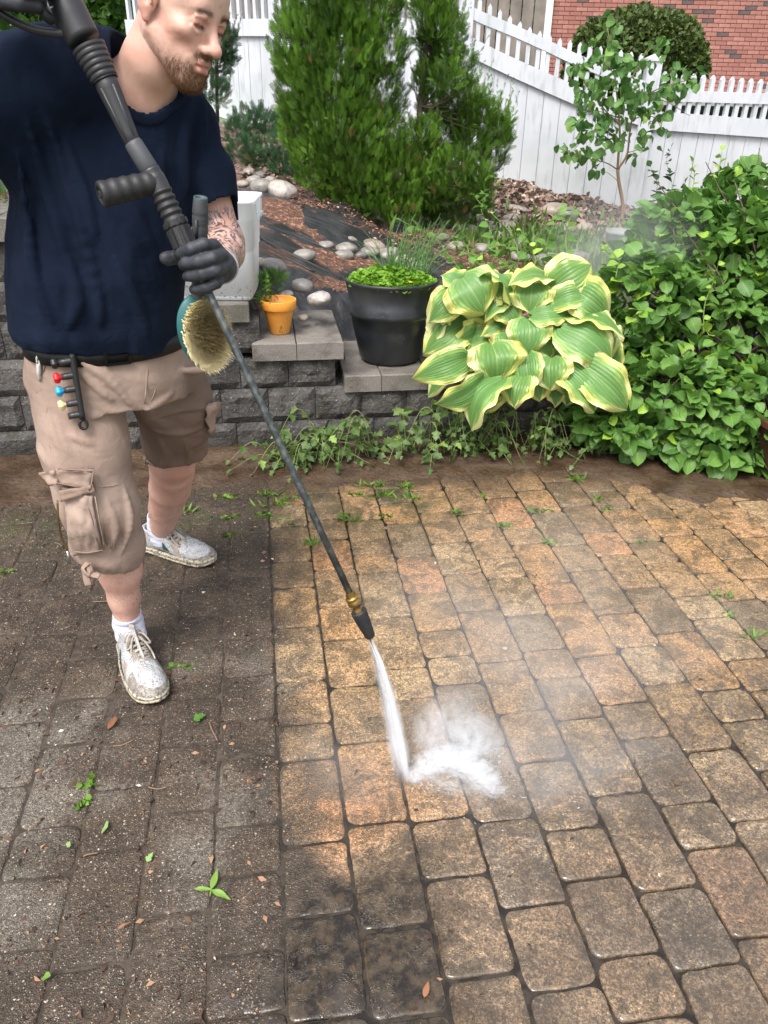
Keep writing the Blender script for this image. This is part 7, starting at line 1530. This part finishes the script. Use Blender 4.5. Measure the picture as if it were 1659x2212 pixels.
for s_ in (-.55, .45):
    p0 = a_ + ax_ * L * .12 + (sd_ * s_ + fw_ * .85) * r0 * 1.0; p1 = a_ + ax_ * L * .92 + (sd_ * s_ + fw_ * .85) * r1 * 1.0; mb.tube([p0, p1], .0022, 6)
pmb(mb, "shroud_ridge", M_dullpl).__setitem__("kind", "stuff")
a_, b_ = gp[5], gp[6] * .5 + gp[7] * .5; L = np.linalg.norm(b_ - a_); r = px2m(a_, 20)
V, F = along(a_ - ax_ * .002, b_, [(r * .7, 0), (r * .92, .001), (r, .006), (r * 1.06, L - .004), (r * .9, L)], 28); part(V, F, "collar", M_dullpl)
# side handle: from the axis out to the left and towards the viewer
a_ = gp[7]; e_ = A3(216, 421, 1.535); L = np.linalg.norm(e_ - a_); rr = px2m(e_, 27); prof = [(rr * .8, 0)]
for k in range(41):
    t = k / 40; prof.append((rr * (.92 + .10 * t) + .0010 * math.sin(t * 2 * math.pi * 4.5), .012 + t * (L - .014)))
prof += [(rr * .93, L), (rr * .60, L + .001), (rr * .58, L - .003), (rr * .34, L - .003), (rr * .32, L + .001), (rr * .10, L + .001), (rr * .08, L - .006), (0.0001, L - .006)]
V, F = along(a_, e_, prof, 40); part(V, F, "side_handle", M_rubber)
r = px2m(a_, 23); V, F = tube(catmull([gp[6] * .5 + gp[7] * .5 - ax_ * .004, gp[7], gp[7] * .6 + gp[8] * .4], 6), [r*.92]*4 + [r]*4 + [r*1.0]*5, 28, True); part(V, F, "handle_joint", M_plastic)
# ridged grip
a_, b_ = gp[7] * .65 + gp[8] * .35, gp[8] * .35 + gp[9] * .65; L = np.linalg.norm(b_ - a_); prof = [(px2m(a_, 19), -.002)]
for k in range(57): t = k / 56; prof.append((px2m(a_, 23) + .0016 * math.sin(t * 2 * math.pi * 4.5), t * L))
V, F = along(a_, b_, prof + [(px2m(a_, 19), L + .002)], 32); part(V, F, "ridged_grip", M_rubber)
# notched nut
ax2 = nrm(gp[9] - gp[8]); a_ = b_ - ax2 * .004; r = px2m(b_, 26); R_ = frame_of(ax2); mb = MB(); Ln = .052
V, F = lathe([(r * .7, 0), (r * .98, .001), (r * .98, .012), (r * .90, .014), (r * .90, Ln - .002), (r * .70, Ln), (.004, Ln)], 32, a_, ax2); mb.add(V, F)
for k in range(12):
    t = k * math.pi / 6; o_ = R_ @ np.array([math.cos(t), math.sin(t), 0]); tt_ = R_ @ np.array([-math.sin(t), math.cos(t), 0]); M3 = np.stack([tt_, o_, ax2], 1)
    mb.box(a_ + o_ * r * .97 + ax2 * .006, (.006, .004, .009), M3); mb.box(a_ + o_ * r * .90 + ax2 * .033, (.007, .006, .034), M3)
pmb(mb, "locking_nut", M_rubber, smooth=False)
# lance
LT = A3(757, 1284, 1.431); Hn = A3(452, 634, 1.557); Up = gp[10]
lanceP = [a_ + ax2 * (Ln - .01), Up, A3(425, 585, 1.566), Hn, Hn * .66 + LT * .34 + (0, 0, .0), Hn * .33 + LT * .67, LT]
V, F = tube(lanceP, .0079, 18, True); part(V, F, "lance", M_steel)
V, F = lathe([(.004, 0), (.0125, .001), (.0125, .014), (.009, .016)], 6, a_ + ax2 * (Ln - .002), ax2); part(V, F, "brass_fitting", M_brass, smooth=False)
dN = nrm(A3(803, 1381, 1.417) - LT); R_ = frame_of(dN)
V, F = lathe([(.0080, -.006), (.0108, -.005), (.0112, .006), (.0092, .008)], 6, LT, dN); part(V, F, "brass_fitting", M_brass, smooth=False)
V, F = lathe([(.0100, .006), (.0148, .007), (.0155, .010), (.0148, .012), (.0143, .016), (.0155, .018), (.0155, .026), (.0135, .028), (.0095, .029)], 28, LT, dN); part(V, F, "quick_coupler", M_brass)
V, F = lathe([(.0088, .026), (.0082, .030), (.0088, .033), (.0080, .036), (.0086, .040)], 20, LT, dN); part(V, F, "thread", M_rust)
V, F = lathe([(.0080, .037), (.0122, .038), (.0125, .046), (.0100, .048)], 6, LT, dN); part(V, F, "brass_fitting", M_brass, smooth=False)
n_ = 40; prof = [(.0095, .046), (.0150, .0445), (.0182, .047), (.0184, .052), (.0168, .075), (.0140, .100), (.0120, .116), (.0105, .119), (.004, .1185), (.0035, .116)]
V, F = lathe(prof, n_, LT, dN); m_ = len(prof)
a = np.arange(n_ * m_) % n_; lay = np.arange(n_ * m_) // n_; C0 = LT + dN * np.array([p[1] for p in prof])[lay][:, None]; g = np.where((a % 5 < 2) & (lay >= 3) & (lay <= 6), .955, 1.0)
V = C0 + (V - C0) * g[:, None]; nozzle = part(V, F, "spray_nozzle", M_rubber)
NT = LT + dN * .119
# trigger guard, trigger
P = catmull([A3(-60, -30, 1.60), A3(-20, 14, 1.605), A3(30, 45, 1.61), A3(80, 65, 1.615), A3(135, 72, 1.625), A3(160, 66, 1.64)], 8)
V, F = tube(P, .0075, 10, True, 1.0, up=(0, -1, 0)); Vx = V.copy(); part(Vx, F, "trigger_guard", M_plastic)
P = catmull([A3(128, -30, 1.62), A3(96, -6, 1.605), A3(88, 16, 1.60), A3(100, 34, 1.60), A3(112, 44, 1.61)], 6); V, F = tube(P, .009, 10, True); part(V, F, "trigger", M_rubber)
mb = MB(); mb.tube([A3(100, 2, 1.592), A3(106, 18, 1.592), A3(113, 31, 1.60)], .0022, 6); mb.tube([A3(108, 18, 1.592), A3(114, 14, 1.60)], .0018, 6); pmb(mb, "trigger_spring", mat("grey_metal", (.3, .32, .32), .4, metal=.8))

# ---- scrub brush held against the lance
bg0, bg1 = A3(433, 428, 1.585), A3(430, 640, 1.612); brush = tag(empty("scrub_brush", tuple(bg1)), "round teal backed scrub brush with cream bristles held against the lance", "brush")
dB = nrm(bg1 - bg0); L = np.linalg.norm(bg1 - bg0); r = px2m(bg0, 17.5); prof = [(r * .62, .012), (r * .64, -.001), (r * .80, -.002), (r * .84, .0)]
for k in range(61):
    t = k / 60; prof.append((r * (.86 + .14 * min(1, t * 9)) - (.0011 if (k % 6) == 3 and 8 < k < 56 else 0), .001 + t * L))
V, F = along(bg0, bg1, prof, 32); grip = part(V, F, "grip", M_dullpl, brush)
V, F = along(bg0 + dB * .0, bg1, [(r * .70, -.0012), (r * .83, -.0022), (r * .86, -.0008), (r*.84, .0004)], 32); part(V, F, "grip_ring", M_teal, brush)
sgn = nrm(np.array([0, 0, CAM_H]) - bg0); sgn = nrm(sgn - dB * (sgn @ dB)); mb = MB(); sdv = np.cross(dB, sgn); c_ = bg0 + dB * .060 + sgn * r * .93 + sdv * r * .45; mb.box(c_, (.006, .004, .046), np.stack([sdv, sgn, dB], 1)); pmb(mb, "grip_slot", M_rubber, brush)
bc = A3(434, 716, 1.625); nb_ = nrm(nrm(np.array([0, 0, CAM_H]) - bc) + np.array([.42, .05, -.22])); long_ = nrm(np.array([.10, .02, -1.0]) - nb_ * (np.array([.10, .02, -1.0]) @ nb_)); wid = np.cross(long_, nb_)
Rb_ = np.stack([wid, long_, nb_], 1); n_ = 48
def oval(k, w_, l_): t = k * 2 * math.pi / n_; c, s = math.cos(t), math.sin(t); return np.array([w_ * c * (1 - .06 * s), l_ * s, 0])
V = []; 
for w_, l_, z_ in ((.0, .0, -.014), (.030, .052, -.014), (.048, .076, -.008), (.0515, .080, .0), (.0500, .078, .006), (.0, .0, .006)): V += [bc + Rb_ @ (oval(k, w_, l_) + np.array([0, 0, z_])) for k in range(n_)]
i = np.arange(5)[:, None] * n_; j = np.arange(n_)[None]; k = (np.arange(n_) + 1) % n_; F = [np.stack([i + j, i + k[None], i + n_ + k[None], i + n_ + j], -1).reshape(-1, 4)]
part(np.array(V), F, "brush_backing", M_teal, brush)
V, F = tube(catmull([bg1 - dB * .01, bg1 + dB * .02, bc + Rb_ @ np.array([0, -.04, -.016])], 5), .011, 12); part(V, F, "brush_neck", M_teal, brush)
n = NB("cream_bristles"); tip = n.sep(n.tc.outputs['UV'])[1]; cen = n.sep(n.tc.outputs['UV'])[0]; M_brist = n.fin(n.mix(n.math('MULTIPLY', n.ramp(n.math('ADD', tip, n.math('MULTIPLY', n.attr('rnd'), .35)), .55, 1.1), n.ramp(cen, .95, .45)), n.mix(n.attr('rnd'), (.74, .62, .32), (.86, .78, .52)), (.20, .145, .06)), .6)
r_ = np.random.default_rng(4); nt = 5200; t = r_.random(nt) * 2 * np.pi; q = np.sqrt(r_.random(nt))
bx, by = .0440 * q * np.cos(t) - .002, .0690 * q * np.sin(t) + .003
gx = np.round(bx / .0062) * .0062 + r_.normal(0, .0009, nt); gy = np.round(by / .0062) * .0062 + r_.normal(0, .0009, nt)
base_ = np.stack([gx, gy, np.full(nt, .004)], 1); spread = np.stack([bx * .22, by * .16, np.zeros(nt)], 1); Ln = .046 * (.84 + .22 * r_.random(nt)) * (1 - .10*q)
tipp = base_ + spread + np.stack([r_.normal(0, .0028, nt), r_.normal(0, .0028, nt), Ln], 1); midp = (base_ + tipp) / 2 - spread * .12
w_ = .00085; V = np.concatenate([np.stack([base_ + [-w_, 0, 0], base_ + [w_, 0, 0], base_ + [0, w_*1.5, 0], midp + [-w_, 0, 0], midp + [w_, 0, 0], midp + [0, w_*1.5, 0], tipp], 1)], 0).reshape(-1, 3) @ Rb_.T + bc
b = (np.arange(nt) * 7)[:, None, None]; Q = (np.array([[0,1,4,3],[1,2,5,4],[2,0,3,5]])[None] + b).reshape(-1, 4); T = (np.array([[3,4,6],[4,5,6],[5,3,6]])[None] + b).reshape(-1, 3)
uvb = np.tile(np.array([[0,0]]*3 + [[0,.5]]*3 + [[0,1.]]), (nt, 1)); uvb[:, 0] = np.repeat(q, 7)
o = add_obj("bristles", make_mesh("bristles", V, [Q, T], False, dict(rnd=np.repeat(r_.random(nt), 7)), uvb), M_brist, brush); o.matrix_parent_inverse = Matrix.Translation(-brush.location); o['kind'] = 'stuff'

# ---- nozzle holder hanging from the belt loop
def hp(px, py, off=.0): P = surf_hit(sh, px, py, .004); return P + nrm(np.array([0, 0, CAM_H]) - P) * off
h0, h1 = hp(156, 768, .020), hp(178, 904, .018)
hold = tag(empty("nozzle_holder", tuple(h0)), "black clip of spare spray tips hanging from the belt loop", "nozzle clip")
ax_ = nrm(h1 - h0); L = np.linalg.norm(h1 - h0); vw = nrm(np.array([0, 0, CAM_H]) - h0); sx = nrm(np.cross(ax_, vw)); sx = sx if sx[0] < 0 else -sx; vw = nrm(np.cross(sx, ax_)); vw = vw if vw[1] < 0 else -vw
R_ = np.stack([-sx, vw, ax_], 1)
V, F = tube(catmull([h0 - ax_ * .004, h0 + ax_ * .012, h0 + ax_ * L * .5, h1], 6), np.r_[.004, .0085, np.full(17, .0098)][:19], 14, True, .75, up=tuple(sx)); part(V, F, "holder_bar", M_rubber, hold)
cols = [("black_tip", (0.02, .02, .022)), ("red_tip", (0.75, .012, .022)), ("blue_tip", (.02, .33, .62)), ("yellow_tip", (.72, .62, .30))]
for k, t in enumerate((.075, .30, .51, .73, .925)):
    c = h0 + ax_ * L * t; V, F = lathe([(.0075, .004), (.0078, .018), (.0074, .030), (.0050, .030), (.0045, .022)], 16, c, sx + ax_ * .10); part(V, F, "socket", M_plastic, hold)
    if k < 4:
        nm, cc = cols[k]; pr_ = []; n_ = 24
        V, F = lathe([(.004, .024), (.0052, .031), (.0078, .034), (.0118, .037), (.0122, .042), (.0100, .047), (.0060, .048), (.0055, .044), (.0005, .044)], n_, c, sx + ax_ * .10)
        C0 = c; ang = np.arange(len(V)) % n_; dd = nrm(sx + ax_ * .10); prj = c + ((V - c) @ dd)[:, None] * dd; V = prj + (V - prj) * np.where(ang % 4 < 2, 1.05, .90)[:, None]
        o = part(V, F, "spray_tip", mat(nm, cc, .4, bump=(200, .2, .001)), hold); o['label'] = nm.replace('_', ' ')
e = h1 + ax_ * .004; V, F = tube([e + R_ @ np.array([.0085 * math.cos(t), .002, .010 + .011 * math.sin(t)]) for t in np.linspace(0, 2*np.pi, 25)], .0038, 8, False); part(V, F, "end_ring", M_rubber, hold)
k0 = hp(146, 742, .022); P = [k0 + np.array([-.004, 0, .012]), k0 + (-.009, -.002, .002), k0 + (-.006, -.002, -.020), h0 + ax_ * -.002, k0 + (.006, -.002, -.018), k0 + (.007, 0, .004), k0 + np.array([-.004, 0, .012])]
V, F = tube(catmull(P, 6), .0019, 8, False); part(V, F, "carabiner", M_buckle, hold)
V, F = tube([k0 + (-.0085, -.003, -.002), k0 + (-.0065, -.003, -.018)], .0022, 8); part(V, F, "carabiner_gate", mat("bright_steel", (.7, .7, .7), .25, metal=1.0), hold)

# ================================================================ WATER
HIT = G(880, 1688)
P = catmull([NT, A3(826, 1432, 1.405), A3(848, 1512, 1.388), A3(866, 1600, 1.368), HIT], 8); m_ = len(P)
def vol_mat(name, dens, nscale, lo, hi, color=(.95, .97, 1), falloff=None, detail=4, aniso=0.0, stretch=(1, 1, 1), dist=0.0):
    n = NB(name); nt = n.nt; nt.nodes.remove(n.b); v = nt.nodes.new("ShaderNodeVolumePrincipled")
    v.inputs['Color'].default_value = (*color, 1); v.inputs['Anisotropy'].default_value = aniso
    d = n.ramp(n.noise(nscale, detail, n.map(n.tc.outputs['Object'], stretch), dist=dist), lo, hi)
    if falloff: d = n.math('MULTIPLY', d, falloff(n))
    n.L(n.math('MULTIPLY', d, dens), v.inputs['Density']); n.L(v.outputs[0], n.out.inputs['Volume']); return n.m
def ball_falloff(n):      # soft ball of radius 1 in the object's own coordinates
    l = n.nt.nodes.new("ShaderNodeVectorMath"); l.operation = 'LENGTH'; n.L(n.tc.outputs['Object'], l.inputs[0]); return n.ramp(l.outputs['Value'], .15, 1.0, 1, 0)
jet = tag(empty("water_jet", tuple(HIT)), "white fan of water blasting from the black nozzle onto the pavers", "water", kind="stuff")
def jet_vol():
    n = NB("jet_water"); nt = n.nt; nt.nodes.remove(n.b); v = nt.nodes.new("ShaderNodeVolumePrincipled"); v.inputs['Color'].default_value = (.96, .98, 1, 1)
    d = n.ramp(n.noise(60, 3, n.map(n.tc.outputs['Object'], (1, 1, .12))), .25, .75, .45, 1.25)
    n.L(n.math('MULTIPLY', d, 300.0), v.inputs['Density']); n.L(v.outputs[0], n.out.inputs['Volume']); return n.m
def puff(name, c, r, dens, nscale, lo, hi, label=None, rz=0, parent=None, dist=0.0):
    me = bpy.data.meshes.new(name); import bmesh; bm = bmesh.new(); bmesh.ops.create_icosphere(bm, subdivisions=3, radius=1.0); bm.to_mesh(me); bm.free()
    o = bpy.data.objects.new(name, me); COL.objects.link(o); me.materials.append(vol_mat(name, dens, nscale, lo, hi, falloff=ball_falloff, dist=dist)); o.location = c; o.scale = r; o.rotation_euler = (0, 0, rz)
    if parent is not None: o.parent = parent; o.matrix_parent_inverse = Matrix.Translation(-parent.location)
    return o
def streak(name, a, b, r, dens, ns, lo, hi):
    """soft-edged elongated puff between two points"""
    a, b = np.asarray(a), np.asarray(b); L = np.linalg.norm(b - a); o = puff(name, tuple((a + b) / 2), (r, r, L * .62), dens, ns, lo, hi, parent=jet); R_ = frame_of(b - a); o.rotation_euler = Matrix(R_.tolist()).to_euler(); return o
at_ = lambda t: P[int(round(t * (m_ - 1)))]
for a_t, b_t, w0, w1 in ((0, .34, .0045, .013), (.14, .58, .0075, .022), (.36, .82, .0100, .029), (.58, 1.0, .0112, .033)):
    streak("jet_core", at_(a_t), at_(b_t), w0, 250, 1.2, .0, .45); sh_ = np.array([-.005 - .007 * a_t, 0, 0]); streak("jet_mist", at_(a_t) + sh_, at_(b_t) + sh_, w1, 55, 1.8, .2, .7)
# splash thrown up and to the right of where the jet lands, joined to the jet
for dx, dy, dz, rx, ry, rz_, dn, ns_ in ((.018, .004, .018, .030, .030, .030, 120, 1.6), (.050, .012, .045, .050, .045, .042, 85, 2.0), (.095, .020, .062, .060, .055, .036, 95, 2.4), (.140, .012, .052, .062, .055, .036, 105, 2.4), (.180, -.008, .036, .056, .052, .032, 105, 2.4), (.205, -.030, .020, .045, .042, .022, 80, 2.4),
                                 (.055, .060, .110, .070, .070, .110, 12, 1.8), (.110, .090, .120, .100, .085, .110, 7, 1.8), (.165, .060, .085, .090, .080, .080, 20, 2.0), (.10, -.03, .03, .12, .05, .025, 26, 2.6)):
    puff("splash", (HIT[0] + dx, HIT[1] + dy, dz), (rx, ry, rz_), dn, ns_, .36, .62, rz=-.25, parent=jet, dist=1.4)
fog = tag(empty("spray_mist", (HIT[0] + .4, HIT[1] + .3, 0)), "thin white mist drifting over the wet pavers beside the jet", "mist", kind="stuff")
puff("mist_cloud", (HIT[0] + .30, HIT[1] + .06, .11), (.42, .36, .17), 3.2, 1.8, .35, .75, parent=fog, dist=.8)
puff("mist_cloud", (HIT[0] + .42, HIT[1] + .48, .18), (.75, .60, .32), 1.3, 1.6, .35, .75, parent=fog, dist=.8)
puff("mist_cloud", (HIT[0] - .12, HIT[1] - .02, .10), (.24, .24, .14), 1.6, 1.6, .35, .75, parent=fog, dist=.8)
c_ = atd(1345, 540, 3.9); fog2 = tag(empty("drifting_mist", tuple(c_)), "pale cloud of mist hanging before the grey planter behind the hosta", "mist", kind="stuff")
puff("mist_cloud", c_, (.46, .42, .36), 1.8, 1.4, .30, .72, parent=fog2, dist=.6)
mb = MB(); r_ = random.Random(31)
for k in range(26):
    a = r_.uniform(0, 6.28); q_ = math.sqrt(r_.random()); i0 = r_.randint(0, m_ - 10); i1 = min(m_ - 1, i0 + r_.randint(7, 18)); sp_ = np.interp(np.arange(m_) / (m_ - 1), [0, .15, .7, 1], [.0022, .0050, .0080, .0070]); off_ = np.stack([np.cos(a) * q_ * sp_, np.sin(a) * q_ * sp_, 0 * sp_], 1) * (1.0 if k % 3 else 1.7)
    Q_ = (P + off_ + (-.004 if k % 3 == 0 else 0, 0, 0))[i0:i1 + 1]; w = r_.uniform(.00025, .0005); mb.tube(Q_, w * np.sin(np.linspace(.15, 3.0, len(Q_))), 5, False)
M_white_water = mat("aerated_water", (.88, .90, .93), .3); o = pmb(mb, "jet_strands", M_white_water, jet); o['kind'] = 'stuff'
mb = MB()
for k in range(1000):
    t = r_.random(); cx_ = HIT + np.array([.02 + .20 * t, .05 * math.sin(t * 3.0) * 1.2 - .02 * t, .012 + .055 * math.sin(t * 2.9)]); q_ = cx_ + np.array([r_.gauss(0, .014 + .022 * t), r_.gauss(0, .014 + .020 * t), abs(r_.gauss(0, .008 + .014 * t))]); w = abs(r_.gauss(0, .00032)) + .0002; d_ = np.array([r_.gauss(.6, .4), r_.gauss(0, .4), r_.gauss(0, .3)]) * w * 2.2
    mb.tube([q_ - d_, q_, q_ + d_], [w * .2, w, w * .2], 4, False)
o = pmb(mb, "splash_drops", M_white_water, jet); o['kind'] = 'stuff'
# thrown droplets and streaks
mb = MB(); r_ = random.Random(9)
for k in range(260):
    a = r_.gauss(.15, .75); sp = abs(r_.gauss(0, .11)) + .02; x = HIT[0] + math.cos(a) * sp * 1.4; y = HIT[1] + math.sin(a) * sp; z = .008 + abs(r_.gauss(0, .03)) * (1 - min(1, sp * 3))
    q = np.array([x, y, z]); d = nrm(np.array([math.cos(a), math.sin(a), r_.uniform(-.2, .6)])); l = r_.uniform(.001, .006); w = r_.uniform(.0003, .0008)
    mb.tube([q - d * l, q, q + d * l], [w * .3, w, w * .3], 5, False)
M_foam = mat("white_water", (.85, .88, .92), .15, spec=.6, Transmission_Weight=.25); o = pmb(mb, "droplets", M_foam, jet); o['kind'] = 'stuff'
